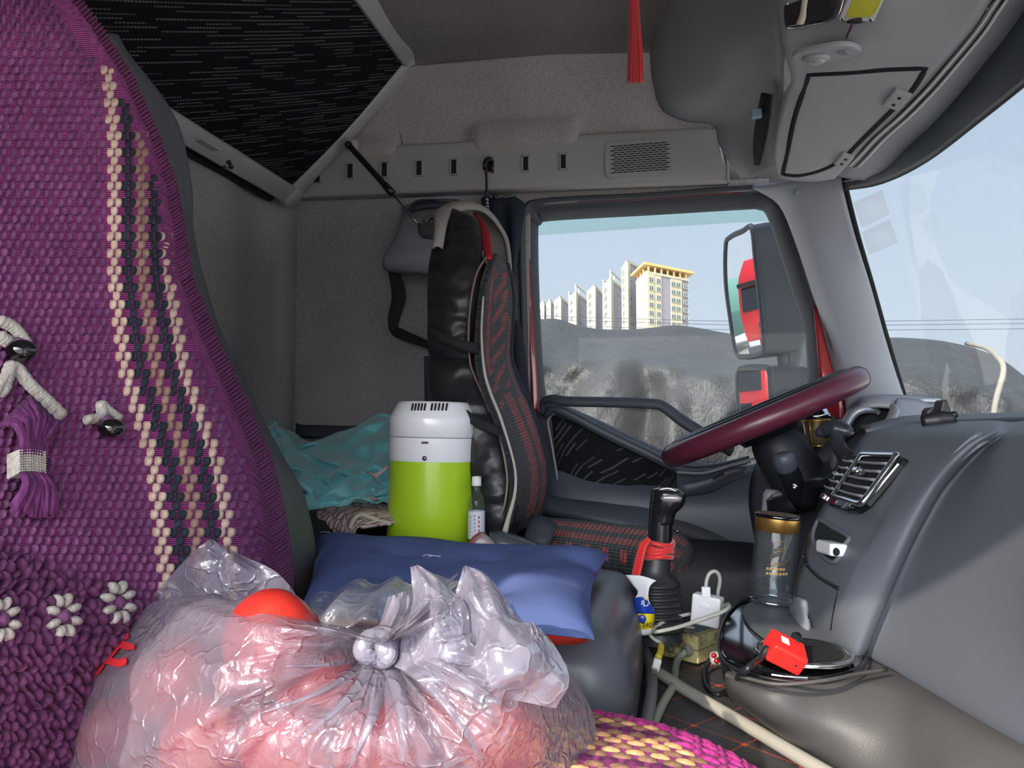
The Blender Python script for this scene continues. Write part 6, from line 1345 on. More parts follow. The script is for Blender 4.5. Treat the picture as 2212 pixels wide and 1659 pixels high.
for (v0, v1) in ((.18, .46), (.50, .62), (.66, .80)): mk('adapter_label', MB().box(cc0 + Mr @ V((-.002, (v0+v1)/2*ly-ly/2, hz+.0004)), (lx*.62, (v1-v0)*ly, .0008), Mr), M_bll, pa, smooth=False, label='worn blue label')
mk('adapter_clip', MB().box(cc0 + Mr @ V((-lx*.22, -ly/2-.002, .006)), (.012, .006, .006), Mr), M_bei, pa, smooth=False, bevel=.001)
mk('adapter_ribs', (lambda m: [m.box(cc0 + Mr @ V((-lx*.12+k*.003, -ly/2+.006, hz)), (.0012, .004, .0012), Mr) for k in range(5)] and m)(MB()), M_blackm, pa, smooth=False)
gp_ = cc0 + Mr @ V((lx*.22, -ly/2, hz*.45))
mk('cable_grommet', MB().lathe([(.010, 0), (.010, .004), (.008, .005), (.008, .009), (.006, .010)], gp_, Mr @ V((0, -1, 0)), 18), simple('grommet', C(150, 146, 134), .6), pa)
M_cab = simple('dirty_white_cable', C(176, 178, 170), .5, var=.12, vs_=60)
o = mk('electric_cable', MB().tube([gp_ + Mr @ V((0, -.006, 0)), gp_ + Mr @ V((-.002, -.03, -.012)), PZ(1455, 1478, -.365), PZ(1432, 1520, -.368), PZ(1405, 1580, -.37), PZ(1385, 1640, -.37)], .0058, m=6, n=10), simple('cord_greenish', C(150, 158, 146), .5))
setp(o, 'thick pale green-grey cord leaving the front of the beige adapter', 'cord')

# white charger with cable
ch = thing('wall_charger', cc0 + V((0, 0, hz)), 'white square phone charger standing upright on the beige adapter', 'charger')
a0, a1, a2, a3 = PY(1492, 1346, 1.215), PY(1554, 1361, 1.20), PY(1558, 1292, 1.20), PY(1490, 1283, 1.215)
cx4 = (a0+a1+a2+a3)/4; ex4 = (a1-a0).normalized(); Mr4 = frame_rot(ex4, (a3-a0)); wch = (a1-a0).length; hch = ((a3-a0).length + (a2-a1).length)/2
chb = mk('charger_body', MB().box(cx4 + Mr4 @ V((0, .010, 0)), (wch, .022, hch), Mr4), M_white, ch, bevel=.0035, smooth=False, seg=3)
mk('charger_emboss', MB().ell(cx4 + Mr4 @ V((-.002, -.0008, .008)), (.010, .0012, .005), Mr4), M_white, chb)
u0 = PY(1525, 1286, 1.205)
usb = mk('usb_plug', MB().box(PY(1525, 1279, 1.208), (.013, .008, .016)), M_white, ch, bevel=.0012, smooth=False)
cb1 = mk('charging_cable', MB().tube([PY(1525, 1268, 1.208), PY(1526, 1256, 1.208), PY(1532, 1240, 1.21), PY(1544, 1234, 1.215), PY(1553, 1242, 1.22), PY(1555, 1258, 1.225), PY(1551, 1282, 1.235), PY(1553, 1320, 1.25), PY(1570, 1306, 1.20), PY(1575, 1310, 1.17), PY(1560, 1322, 1.15), PY(1510, 1340, 1.145), PY(1460, 1356, 1.15), PY(1412, 1366, 1.16)], .0030, m=6, n=8), M_cab)
setp(cb1, 'thin white charging cable arching over the white charger', 'cable')
cb2 = mk('charging_cable', MB().tube([PY(1490, 1326, 1.22), PY(1450, 1336, 1.20), PY(1422, 1350, 1.18), PY(1408, 1362, 1.17), PY(1405, 1372, 1.165), PY(1415, 1382, 1.16), PY(1428, 1390, 1.155), PY(1428, 1400, 1.15)], .0028, m=6), M_cab)
setp(cb2, 'white cable passing behind the charger down to a yellow taped end', 'cable')
mk('yellow_tape', MB().tube([PY(1428, 1394, 1.155), PY(1427, 1408, 1.14), PY(1421, 1422, 1.125)], .0052, n=8), simple('tape_yellow', C(190, 172, 50), .5), cb2)
mk('cable_connector', MB().box(PY(1418, 1436, 1.10), (.011, .007, .018), frame_rot((1, .1, -.25), (.25, -.3, 1))), M_white, cb2, bevel=.002, smooth=False)
mk('connector_tip', MB().box(PY(1414, 1449, 1.09), (.007, .004, .006), frame_rot((1, .1, -.25), (.25, -.3, 1))), simple('usb_tip', C(170, 150, 130), .3, .7), cb2, smooth=False)
cb3 = mk('charging_cable', MB().tube([PY(1412, 1352, 1.20), PY(1440, 1350, 1.215), PY(1470, 1352, 1.23), PY(1500, 1356, 1.25)], .0028, m=6), M_cab)
setp(cb3, 'short white cable run behind the beige adapter', 'cable')
# grey hoses on the mat
M_hose = simple('grey_hose', C(122, 124, 128), .35)
o = mk('hose', MB().tube([PZ(1415, 1448, -.363), PZ(1480, 1490, -.364), PZ(1560, 1536, -.364), PZ(1635, 1580, -.364), PZ(1715, 1628, -.364), PZ(1820, 1690, -.364)], .0082, m=6, n=12), simple('hose_pale', C(170, 168, 160), .35))
setp(o, 'long pale grey hose running diagonally over the quilted floor mat', 'hose')
o = mk('hose', MB().tube([PZ(1386, 1395, -.362), PZ(1402, 1430, -.362), PZ(1408, 1480, -.362), PZ(1402, 1530, -.362), PZ(1394, 1590, -.362)], .0085, m=6, n=12), M_hose)
setp(o, 'short grey hose bending down beside the storage box', 'hose')
for (P_, nm) in (((( 1586, 1312), (1596, 1318), (1590, 1326), (1578, 1318)), 'white torn paper scrap on the mat behind the cable loop'), (((1562, 1392), (1585, 1360), (1592, 1372), (1572, 1404)), 'white paper scrap beside the gloss tray')):
    o = mk('paper_scrap', MB().prism([PZ(a, b, -.352) for a, b in P_], (0, 0, .001)), M_white, smooth=False); setp(o, nm, 'paper')
# ------------------------------------------------------------------ plastic bag of apples on the passenger seat
KX, KY = 826, 1398
OUT = [(890, 1352), (938, 1300), (1003, 1226), (1030, 1234), (1060, 1252), (1100, 1312), (1128, 1345), (1162, 1352), (1200, 1398), (1252, 1480), (1285, 1550), (1291, 1620), (1290, 1720), (1180, 1850), (900, 1900), (600, 1900), (200, 1850), (20, 1760), (34, 1640), (60, 1558), (90, 1480), (140, 1432), (235, 1372), (330, 1300), (420, 1282), (530, 1300), (620, 1322), (700, 1345), (780, 1362), (822, 1368)]
OA = np.array([math.atan2(-(y-KY), x-KX) for x, y in OUT]); OR_ = np.array([math.hypot(x-KX, y-KY) for x, y in OUT])
ix = np.argsort(OA); OA, OR_ = OA[ix], OR_[ix]
def orad(a):
    a = (a+math.pi) % (2*math.pi) - math.pi
    # straight edges between outline corners
    n = len(OA)
    j = np.searchsorted(OA, a) % n; i = (j-1) % n
    a0, a1, r0_, r1_ = OA[i], OA[j], OR_[i], OR_[j]
    x0, y0, x1, y1 = r0_*math.cos(a0), r0_*math.sin(a0), r1_*math.cos(a1), r1_*math.sin(a1)
    dx, dy = x1-x0, y1-y0; ca, sa = math.cos(a), math.sin(a); den = ca*dy - sa*dx
    return (x0*dy - y0*dx)/den if abs(den) > 1e-6 else r0_
def folds(a, r):
    f = 0
    for k, (n_, ph_, am) in enumerate(((7, .4, .010), (13, 1.9, .008), (23, .7, .005), (31, 2.2, .003))):
        f += am*(1-abs(math.sin(a*n_/2. + ph_ + .7*math.sin(r*3+k))))*math.exp(-((r-.30)/.33)**2)
    return f
def bagD(px, py, back=False):
    x, y = px-KX, -(py-KY); a = math.atan2(y, x); r = math.hypot(x, y)/max(1, orad(a))
    r = min(1.0, r)
    if back: return .640 + .08*math.sqrt(max(0, 1-r*r))
    q = math.sin(math.pi*min(1, r**.75)*.5)
    D = .600 - .085*math.sin(math.pi*min(1, r**.8)) + .04*r**6 
    # downward part sags towards the viewer
    D -= .04*max(0, -math.sin(a))*math.sin(math.pi*min(1, r)*.6)
    D -= folds(a, r)
    D += .006*math.sin(px/47.+py/61.)*r + .0035*math.sin(px/19.-py/23.)*r*(1-r) + .0025*math.sin(px/9.+py/31.)*r*(1-r)
    return D
bag = thing('plastic_bag', (-.12, .55, -.26), 'tied translucent white plastic bag full of red apples on the passenger seat', 'bag')
def film(name, milk=.55, bumps=1.0, tintc=C(176, 172, 190), cr_=34):
    t = NT(name); co_ = t.co('Object')
    n1_ = t.noise(9, 5, co_, .6); v1 = t.n('TexVoronoi', feature='DISTANCE_TO_EDGE'); v1.inputs['Scale'].default_value = cr_
    wv_ = t.n('VectorMath', operation='MULTIPLY_ADD'); t.l(t.noise(14, 3, co_, .6, 'Color'), wv_.inputs[0]); wv_.inputs[1].default_value = (.12, .12, .12); t.l(co_, wv_.inputs[2]); t.l(wv_.outputs[0], v1.inputs['Vector'])
    rid = t.ramp(v1.outputs['Distance'], [(0, (1, 1, 1)), (.10, (.2, .2, .2)), (.3, (0, 0, 0))])
    fine = t.noise(110, 3, co_, .7)
    hh = t.M('ADD', t.M('MULTIPLY', n1_, 1.2), t.M('ADD', t.M('MULTIPLY', rid, .45), t.M('MULTIPLY', fine, .32)))
    nb_ = t.bump(hh, .6*bumps, .0045)
    tr = t.n('BsdfTransparent'); tr.inputs[0].default_value = (.97, .95, .97, 1)
    df = t.n('BsdfDiffuse'); df.inputs[0].default_value = tintc; t.l(nb_, df.inputs['Normal'])
    tl = t.n('BsdfTranslucent'); tl.inputs[0].default_value = tintc; t.l(nb_, tl.inputs['Normal'])
    gl = t.n('BsdfGlossy'); gl.inputs['Roughness'].default_value = .16; gl.inputs[0].default_value = (1, 1, 1, 1); t.l(nb_, gl.inputs['Normal'])
    m1 = t.n('MixShader'); m1.inputs[0].default_value = .5; t.l(df.outputs[0], m1.inputs[1]); t.l(tl.outputs[0], m1.inputs[2])
    m2 = t.n('MixShader'); t.l(t.M('MULTIPLY_ADD', n1_, .5, milk-.25), m2.inputs[0]); t.l(tr.outputs[0], m2.inputs[1]); t.l(m1.outputs[0], m2.inputs[2])
    lw = t.n('LayerWeight'); lw.inputs[0].default_value = .35; t.l(nb_, lw.inputs['Normal'])
    m3 = t.n('MixShader'); t.l(t.M('MULTIPLY_ADD', lw.outputs['Fresnel'], .25, .05), m3.inputs[0]); t.l(m2.outputs[0], m3.inputs[1]); t.l(gl.outputs[0], m3.inputs[2])
    return t.fin(m3.outputs[0])
M_film = film('bag_film', .55); M_film2 = film('clear_film', .18, 1.2, C(225, 230, 240), 22); M_filmk = film('bag_film_bunched', .78, .6)
NA, NR = 420, 64
for nm, bk in (('bag_front', False), ('bag_back', True)):
    Gp = np.zeros((NR+1, NA, 3))
    for i in range(NR+1):
        r = .012 + .988*(i/NR)
        for j in range(NA):
            a = -math.pi + 2*math.pi*j/NA; q = orad(a)*r; px = KX + q*math.cos(a); py = KY - q*math.sin(a)
            p = PD(px, py, bagD(px, py, bk))
            if p.z < -.256: p.z = -.256 + .004*math.sin(px/30)
            Gp[i, j] = tuple(p)
    mk(nm, MB().grid(Gp, True), M_film, bag)
# ears of the tied top
def leaf(name, P, m, dd=.0):
    rows = []
    for (x0, y0, x1, y1, D, fold) in P:
        row = []
        for k in range(9):
            f = k/8.; row.append(tuple(PD(x0+(x1-x0)*f, y0+(y1-y0)*f, D - fold*math.sin(math.pi*f) + .004*math.sin(f*14 + y0/17.))))
        rows.append(row)
    return mk(name, MB().loft(rows, 2, 5), m, bag)
leaf('bag_ear', [(886, 1225, 902, 1220, .560, .004), (889, 1255, 945, 1246, .552, .012), (892, 1300, 985, 1284, .545, .02), (878, 1345, 1006, 1306, .54, .028), (866, 1385, 1030, 1375, .535, .03), (862, 1420, 1040, 1440, .53, .025), (850, 1440, 1010, 1500, .53, .012)], M_filmk)
leaf('bag_ear', [(1000, 1226, 1006, 1222, .560, .003), (992, 1255, 1050, 1240, .555, .010), (985, 1285, 1090, 1290, .548, .02), (1004, 1310, 1120, 1335, .545, .025), (1010, 1350, 1160, 1352, .54, .03), (1000, 1400, 1205, 1405, .53, .035), (960, 1450, 1230, 1470, .52, .03), (900, 1470, 1200, 1530, .515, .01)], M_filmk)
leaf('bag_ear', [(838, 1290, 880, 1275, .60, .004), (826, 1330, 884, 1300, .595, .012), (815, 1365, 870, 1350, .585, .015), (812, 1392, 850, 1396, .575, .008)], M_filmk)
leaf('bag_ear_tip', [(1142, 1352, 1150, 1342, .53, .001), (1138, 1362, 1162, 1360, .525, .003), (1145, 1378, 1165, 1380, .525, .002)], M_filmk)
leaf('bag_flap', [(450, 1166, 460, 1166, .66, .002), (420, 1190, 520, 1198, .655, .006), (390, 1220, 600, 1238, .65, .012), (345, 1270, 650, 1300, .660, .018), (300, 1320, 680, 1345, .665, .02), (300, 1370, 740, 1378, .665, .02), (320, 1400, 800, 1390, .66, .01)], M_film)
# knot
kb = MB(); KP = PD(824, 1396, .545)
for k in range(5):
    a0 = k*1.25; kb.tube([KP + V((.012*math.cos(a0+q*.8)*(1-.1*q), -.006+.006*math.sin(a0*2+q), .010*math.sin(a0+q*.8)*(1-.1*q))) for q in range(6)], [.004, .0065, .007, .007, .0065, .004], n=8, m=4)
mk('bag_knot', kb, M_filmk, bag, label='twisted knot')
for (a, l_, w_) in ((-2.85, 210, .006), (-2.2, 260, .008), (-1.75, 280, .008), (-1.3, 260, .008), (-.75, 330, .009), (-.35, 300, .007), (-2.55, 300, .006)):
    P = []
    for f in (0, .15, .35, .6, 1):
        px = KX + l_*f*math.cos(a + .1*math.sin(f*5)); py = KY - l_*f*math.sin(a + .1*math.sin(f*5)); P.append(PD(px, py, bagD(px, py)-.001))
    mk('bag_pleat', MB().tube(P, [w_*.6, w_*.8, w_*.6, w_*.4, w_*.1], n=8, m=5, flat=.6), M_film, bag)
# red printed character on the film
gmb = MB()
def brush(P, w_):
    Q = spl(P, 6); L_, R_ = [], []
    for i, (x, y) in enumerate(Q):
        x2, y2 = Q[min(i+1, len(Q)-1)]; x1, y1 = Q[max(i-1, 0)]; tx, ty = x2-x1, y2-y1; l_ = math.hypot(tx, ty) or 1
        ww = w_*(.6+.4*math.sin(math.pi*i/(len(Q)-1)))
        for S, s_ in ((L_, 1), (R_, -1)):
            px, py = x - ty/l_*ww*s_, y + tx/l_*ww*s_; S.append(tuple(PD(px, py, bagD(px, py) - .007)))
    gmb.grid(np.array([L_, R_]))
brush([(262, 1365), (248, 1392), (222, 1420), (196, 1436)], 13); brush([(236, 1378), (262, 1392), (290, 1398)], 9); brush([(196, 1418), (225, 1425), (262, 1432), (268, 1420)], 8)
brush([(172, 1432), (184, 1456), (206, 1450), (226, 1420), (236, 1405)], 8); brush([(212, 1400), (236, 1396), (252, 1405)], 7); brush([(278, 1372), (262, 1376)], 7)
mk('red_print', gmb, simple('print_bright_red', C(214, 44, 52), .5), bag, label='red printed character on the film', smooth=False)
# apples
t = NT('apple_red'); M_app = t.fin(t.pbr(t.ramp(t.noise(16, 4, vec=t.co('Object', (1, 1, .5))), [(.3, C(140, 26, 28)), (.6, C(188, 48, 38)), (.8, C(200, 84, 56))]), .3, 0, None, .5, coat=.3))
def apple(c, r, label, tiltv=(0, 0, 1)):
    prof_ = []
    for k in range(17):
        tq = math.pi*k/16; rad = r*(math.sin(tq)**.85 if math.sin(tq) > 0 else 0)*(1.0 - .10*(1+math.cos(tq))/2*0); z = -r*.90*math.cos(tq)
        if tq > 2.6: z -= r*.12*((tq-2.6)/.54)
        if tq < .5: z += r*.08*((.5-tq)/.5)
        prof_.append((max(.0005, rad*(1 + .06*math.cos(tq*1.0+2.6))), z))
    o = thing('apple', c, label, 'apple', 'apples in the plastic bag')
    mk('apple_flesh', MB().lathe(prof_, c, tiltv, 28), M_app, o)
    tv = V(tiltv).normalized(); mk('apple_stem', MB().tube([V(c) + tv*r*.72, V(c) + tv*r*.95 + V((.002, 0, 0))], .0012, m=1, n=6), simple('stem_brown', C(90, 60, 34), .8) if 'stem_brown' not in bpy.data.materials else bpy.data.materials['stem_brown'], o)
    return o
apple(PD(588, 1382, .560), .037, 'red apple peeking out of the bag opening left of the knot', (.3, .6, .5))
AP = [(380, 1470, .60, .036, 'apple under the film right of the red printed character'), (700, 1500, .575, .037, 'apple under the film just below and left of the knot'), (630, 1612, .540, .036, 'bright apple at the bottom centre of the bag'),
      (830, 1612, .535, .036, 'apple below the knot near the bottom frame edge'), (450, 1600, .56, .036, 'apple low in the bag, second from its left side'), (240, 1570, .60, .037, 'leftmost apple, low in the bag beside the purple seat'),
      (960, 1560, .575, .034, 'apple behind the bunched film right of the knot'), (1090, 1600, .56, .034, 'rightmost apple, low in the bag above the seat cushion'), (520, 1480, .625, .035, 'apple behind the one peeking out of the opening')]
for x, y, d_, r_, nm in AP: apple(PD(x, y, d_), r_, nm, (rng.uniform(-.5, .5), rng.uniform(-.3, .6), .8))

# second, empty clear bag behind
cbg = []
for (y0, pts_) in ((0, [(668, 1300, .76), (720, 1272, .78), (790, 1256, .80), (850, 1252, .80), (900, 1254, .78), (960, 1246, .78), (1010, 1262, .76)]), (1, [(672, 1316, .70), (724, 1300, .70), (790, 1290, .69), (850, 1292, .70), (900, 1290, .69), (960, 1280, .70), (1010, 1290, .70)]),
                   (2, [(690, 1345, .67), (736, 1335, .66), (790, 1330, .65), (850, 1335, .66), (900, 1330, .65), (960, 1320, .66), (1010, 1320, .66)]), (3, [(720, 1378, .66), (750, 1374, .65), (790, 1372, .645), (850, 1375, .65), (900, 1376, .645), (960, 1370, .65), (1010, 1370, .65)])):
    cbg.append([tuple(PD(*p)) for p in pts_])
Gc = spl2(cbg, 10, 12)
for i in range(Gc.shape[0]):
    for j in range(Gc.shape[1]): Gc[i, j] += np.array([0, .006*math.sin(i*.5+j*.33)*math.sin(j*.21), .004*math.sin(j*.45+i*.2)])
cb_ = mk('clear_bag', MB().grid(Gc), M_film2, solid=.0006)
setp(cb_, 'empty crumpled clear plastic bag lying on the blue cushion behind the knot', 'bag')
# ------------------------------------------------------------------ outside: tarp covered load, buildings, mirrors
struct('ground', MB().prism([V((-900, -200, -2.4)), V((900, -200, -2.4)), V((900, 1500, -2.4)), V((-900, 1500, -2.4))], (0, 0, .02)), simple('ground', C(176, 172, 162), .9), smooth=False)
t = NT('tarp'); f1 = t.noise(3, 6, rough=.65); f2 = t.noise(90, 3, vec=t.co('Object', (1, 1, .35)))
ct = t.ramp(f1, [(.3, C(30, 32, 35)), (.7, C(46, 46, 46))]); ct = t.mix(.45, ct, t.ramp(f2, [(.4, C(30, 32, 35)), (.62, C(70, 68, 62))]))
M_tarp = t.fin(t.pbr(ct, .5, 0, t.bump(t.M('ADD', t.noise(2.2, 5, rough=.6), t.M('MULTIPLY', f2, .05)), .9, .10), .25))
tp = thing('tarp_load', (1, 5, -1), 'large lumpy truck load covered with grey tarpaulin outside the window', 'covered load')
cols = [1020, 1100, 1155, 1200, 1250, 1300, 1350, 1400, 1450, 1500, 1560, 1620, 1700, 1780, 1860, 1930, 2000, 2060, 2120, 2170, 2230, 2320]
topy = [700, 700, 696, 692, 708, 716, 717, 714, 707, 711, 722, 732, 738, 740, 738, 734, 738, 746, 762, 786, 830, 880]
mid = [780, 775, 772, 780, 770, 776, 768, 772, 782, 790, 800, 790, 800, 810, 800, 806, 800, 815, 830, 845, 880, 930]
rows = []
for k, (f, yy) in enumerate(((-.3, 9.5), (0, 7.5), (.3, 6.6), (.7, 6.0), (1.0, 5.3), (1.15, 4.7))):
    rows.append([tuple(PY(c_, a + (m_-a)*max(0, f) , yy) + (V((0, 0, -.5)) if f < 0 else V((0, 0, 0)))) for c_, a, m_ in zip(cols, topy, mid)])
for dy, yy in ((60, 4.55), (150, 4.45), (260, 4.4), (420, 4.4), (900, 4.5)):
    rows.append([tuple(PY(c_, m_+dy, yy + .10*math.sin(c_/37.+dy/90.) + .06*math.sin(c_/13.))) for c_, m_ in zip(cols, mid)])
Gt_ = spl2(rows, 6, 7)
for i in range(Gt_.shape[0]):
    for j in range(Gt_.shape[1]):
        if 20 < i: Gt_[i, j, 1] += .05*math.sin(j*.55+i*.21)*math.sin(i*.3) + .05*max(0, math.sin(j*.16+1.2))**2
mk('tarpaulin', MB().grid(Gt_), M_tarp, tp)
mk('tarp_rope', MB().tube([PY(*p) for p in ((2088, 742, 5.4), (2130, 752, 4.9), (2155, 772, 4.5), (2168, 800, 4.35), (2150, 870, 4.3), (2140, 960, 4.3))], .014, n=8), simple('rope', C(112, 108, 98), .8), tp)
mk('load_frame', MB().box((1.5, 6.4, -1.9), (7, 3.4, .5)), M_blackm, tp, smooth=False)
for k, (a, b) in enumerate((((1580, 912), (1640, 790)), ((1540, 860), (1548, 822)))):
    pass
# power lines
for k, (y0, y1, y2) in enumerate(((679, 690, 690), (686, 698, 700), (700, 708, 712))):
    o = mk('power_line', MB().tube([PY(900, y0-6, 60), PY(1300, (y0+y1)/2+2, 60), PY(1700, y1+5, 60), PY(2300, y2-2, 60)], .022, n=5, m=8), simple('wire', C(58, 62, 68), .95, spec=0) if k == 0 else bpy.data.materials['wire'])
    setp(o, ('top', 'middle', 'lowest')[k] + ' one of three dark power lines crossing behind the window', 'power line')

# apartment towers
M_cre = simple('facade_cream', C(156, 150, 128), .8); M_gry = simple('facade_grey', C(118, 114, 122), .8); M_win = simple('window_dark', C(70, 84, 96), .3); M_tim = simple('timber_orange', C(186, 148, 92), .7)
def lp2(a, b, f): return a + (b-a)*f
wcache = {}
def win_mesh():
    if 'w' in wcache: return wcache['w']
    mb = MB(); mb.box((0, 0, 0), (1, .12, 1), mi=1)
    for (c_, s_) in (((0, -.04, .5), (1.08, .16, .10)), ((0, -.04, -.5), (1.08, .16, .10)), ((-.5, -.04, 0), (.10, .16, 1)), ((.5, -.04, 0), (.10, .16, 1)), ((0, -.04, 0), (.06, .16, 1)), ((0, -.04, .12), (1, .16, .05))): mb.box(c_, s_)
    me = bpy.data.meshes.new('window'); me.from_pydata(mb.v, [], mb.f); me.materials.append(M_cre); me.materials.append(M_win); me.polygons.foreach_set('material_index', mb.mi); me.update(); wcache['w'] = me; return me
def tower(pl, pc_, pr, yt, Y, lab, floors, frame=False, lcols=1, rcols=(.35,), dL=9, dR=14):
    Y *= 2.5; dL *= 2.5; dR *= 2.5; floors = floors + 1
    Cn = PY(pc_, yt, Y); Lf = PY(pl, yt, Y + dL); Rt = PY(pr, yt, Y + dR); Lf.z = Rt.z = Cn.z; Bk_ = Lf + Rt - Cn
    zb = -2.4; o = thing('apartment_tower', (Cn.x, Cn.y, zb), lab, 'building', 'apartment towers beyond the tarp')
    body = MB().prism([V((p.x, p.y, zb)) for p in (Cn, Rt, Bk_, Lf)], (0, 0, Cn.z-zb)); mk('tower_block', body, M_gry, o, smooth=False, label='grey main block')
    nl = V(((Lf-Cn).y, -(Lf-Cn).x, 0)).normalized(); nl = nl if nl.dot(Cn) < 0 else -nl
    nr_ = V(((Rt-Cn).y, -(Rt-Cn).x, 0)).normalized(); nr_ = nr_ if nr_.dot(Cn) < 0 else -nr_
    fh = 3.05*Y/280.
    def slab(A, B, f0, f1, th, zt_, m, nm, nrm):
        a, b = lp2(A, B, f0), lp2(A, B, f1); mk(nm, MB().prism([V((p.x, p.y, zb)) for p in (a + nrm*th, b + nrm*th, b - nrm*.2, a - nrm*.2)], (0, 0, zt_-zb)), m, o, smooth=False)
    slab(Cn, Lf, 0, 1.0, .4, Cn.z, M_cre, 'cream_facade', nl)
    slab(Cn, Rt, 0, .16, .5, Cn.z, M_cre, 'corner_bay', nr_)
    mk('parapet', MB().prism([V((p.x, p.y, Cn.z)) for p in (Cn + (nl+nr_)*.6, Rt + nr_*.6, Bk_, Lf + nl*.6)], (0, 0, .9*Y/280)), M_cre, o, smooth=False)
    def wins(A, B, fs, wd, nrm, off):
        L_ = (B-A).length; xd_ = (B-A).normalized(); 
        if xd_.cross(V((0, 0, 1))).dot(nrm) > 0: xd_ = xd_
        for f in fs:
            for k in range(floors):
                z = Cn.z - fh*(k+.75); p = lp2(A, B, f) + nrm*off; w_ = bpy.data.objects.new('window', win_mesh()); COL.objects.link(w_); w_.parent = o
                Mx = Matrix((xd_, -nrm, V((0, 0, 1)))).transposed().to_4x4()
                w_.matrix_local = Matrix.Translation(V((p.x, p.y, z)) - V(o.location)) @ Mx @ Matrix.Diagonal((wd, 1, fh*.52, 1))
    wins(Cn, Lf, [(i+.5)/lcols for i in range(lcols)], (Lf-Cn).length*.40/lcols, nl, .45)
    wins(Cn, Rt, rcols, min(2.6*Y/280., (Rt-Cn).length*.25), nr_, .15)
    if frame:
        zt_ = Cn.z; h = 3.2*Y/280.; mb = MB()
        for A, B in ((Cn, Rt), (Lf, Bk_)):
            for f in (.02, .25): q = lp2(A, B, f); mb.box((q.x, q.y, zt_+h/2), (.7, .7, h))
            a, b = lp2(A, B, 0), lp2(A, B, .9); mb.tube([V((a.x, a.y, zt_+h)), V((b.x, b.y, zt_+h))], .5, m=1, n=4)
        mk('roof_frame', mb, M_cre, o, smooth=False)
    return o, Cn, Rt, Bk_, Lf, nr_, fh
o, Cn, Rt, Bk_, Lf, nr_, fh = tower(1376, 1396, 1486, 590, 112, 'tallest apartment tower, with orange timber pergola on its roof, nearest to the mirror', 7, False, 1, (.08, .25, .60, .72, .90), 8, 8)
# white bay strips of the tallest tower
for f0, f1 in ((.18, .32), (.56, .82)):
    a, b = lp2(Cn, Rt, f0), lp2(Cn, Rt, f1); mk('white_bay', MB().prism([V((p.x, p.y, -2.4)) for p in (a + nr_*.5, b + nr_*.5, b, a)], (0, 0, Cn.z + 2.2)), M_cre, o, smooth=False)
for ch_ in list(o.children):
    if ch_.name.startswith('window'): ch_.location += nr_*.5
pg_ = MB(); hP = 2.6
P4 = [Cn + V((0, 0, hP)) + (Cn-Bk_).normalized()*2.4, Rt + V((0, 0, hP)) + (Rt-Lf).normalized()*2.4, Bk_ + V((0, 0, hP)), Lf + V((0, 0, hP)) + (Lf-Rt).normalized()*2.4]
for p in P4: p.z = Cn.z + hP + .3
pg_.prism(P4, (0, 0, .9))
for f in (.05, .2, .35, .5, .65, .8, .95): q = lp2(Cn, Rt, f); pg_.box((q.x, q.y, Cn.z + 1.4), (.7, .7, 2.8)); 
for f in (.3, .6, .9): q = lp2(Cn, Lf, f); pg_.box((q.x, q.y, Cn.z + 1.4), (.7, .7, 2.8))
mk('timber_pergola', pg_, M_tim, o, smooth=False, label='orange timber roof pergola')
tower(1344, 1354, 1384, 566, 124, 'tall cream apartment tower block directly left of the orange roof pergola', 8, False, 1, (.25,), 7, 7)
tower(1303, 1318, 1349, 604, 140, 'apartment tower with white roof frame, left of the tallest pair', 7, True, 1, (.55,))
tower(1269, 1284, 1304, 619, 158, 'plain cream and grey apartment tower between the two with white roof frames', 6, False, 1, (.2,))
tower(1229, 1243, 1269, 634, 175, 'apartment tower with white roof frame, fourth from the left end of the row', 6, True, 1, (.45,))
tower(1198, 1210, 1230, 644, 195, 'small plain apartment tower, third from the left end of the row', 4, False, 1, (.3,))
tower(1181, 1188, 1199, 650, 215, 'narrow distant apartment tower, second from the left end', 4, False, 1, (.4,))
tower(1163, 1174, 1186, 654, 230, 'farthest and leftmost distant apartment tower in the window', 4, False, 1, (.5,))

# mirrors
M_mir = simple('mirror_glass', (.92, .93, .94, 1), .0, 1); M_case = simple('mirror_case', C(40, 46, 56), .4)
def mirror(name, outline, Y0, rdir, lab, case_right, mc):
    o = thing(name, PY(*mc, Y0), lab, 'mirror')
    c_ = PY(*mc, Y0); v_ = c_.normalized(); n_ = (V(rdir).normalized() - v_).normalized()
    P = []
    for px, py in outline: d_ = ray(px, py); P.append(d_*(c_.dot(n_)/d_.dot(n_)))
    S = [V(q) for q in spl([tuple(p) for p in P], 4, True)]
    mk('mirror_glass', MB().prism([p + n_*.004 for p in S], tuple(-n_*.003)), M_mir, o, smooth=False, label='reflecting glass')
    rim = [p for p in S]; mk('mirror_rim', MB().tube(rim, .010, n=8, m=1, closed=True), M_case, o)
    cen = sum(S, V())/len(S); rows = []
    for f, dd in ((1.02, .0), (1.05, .04), (1.02, .09), (.85, .13), (.5, .155), (.05, .16)): rows.append([tuple(cen + (p-cen)*f - n_*dd + V((case_right*dd, 0, 0))) for p in S])
    mk('mirror_case', MB().grid(np.array(rows), True), M_case, o, label='dark rounded housing'); return o
mo = mirror('wing_mirror', [(1570, 530), (1580, 512), (1605, 500), (1626, 493), (1634, 560), (1644, 650), (1652, 740), (1646, 764), (1610, 770), (1592, 760), (1580, 690), (1570, 610)], 2.42, (-.93, .34, -.015), 'tall main wing mirror outside the driver window reflecting red trucks', .30, (1610, 640))
mk('arm', MB().tube([PY(1722, 668, 2.5), PY(1700, 690, 2.5), PY(1690, 740, 2.5), PY(1692, 790, 2.5), PY(1712, 830, 2.5)], .016, n=10), M_case, mo)
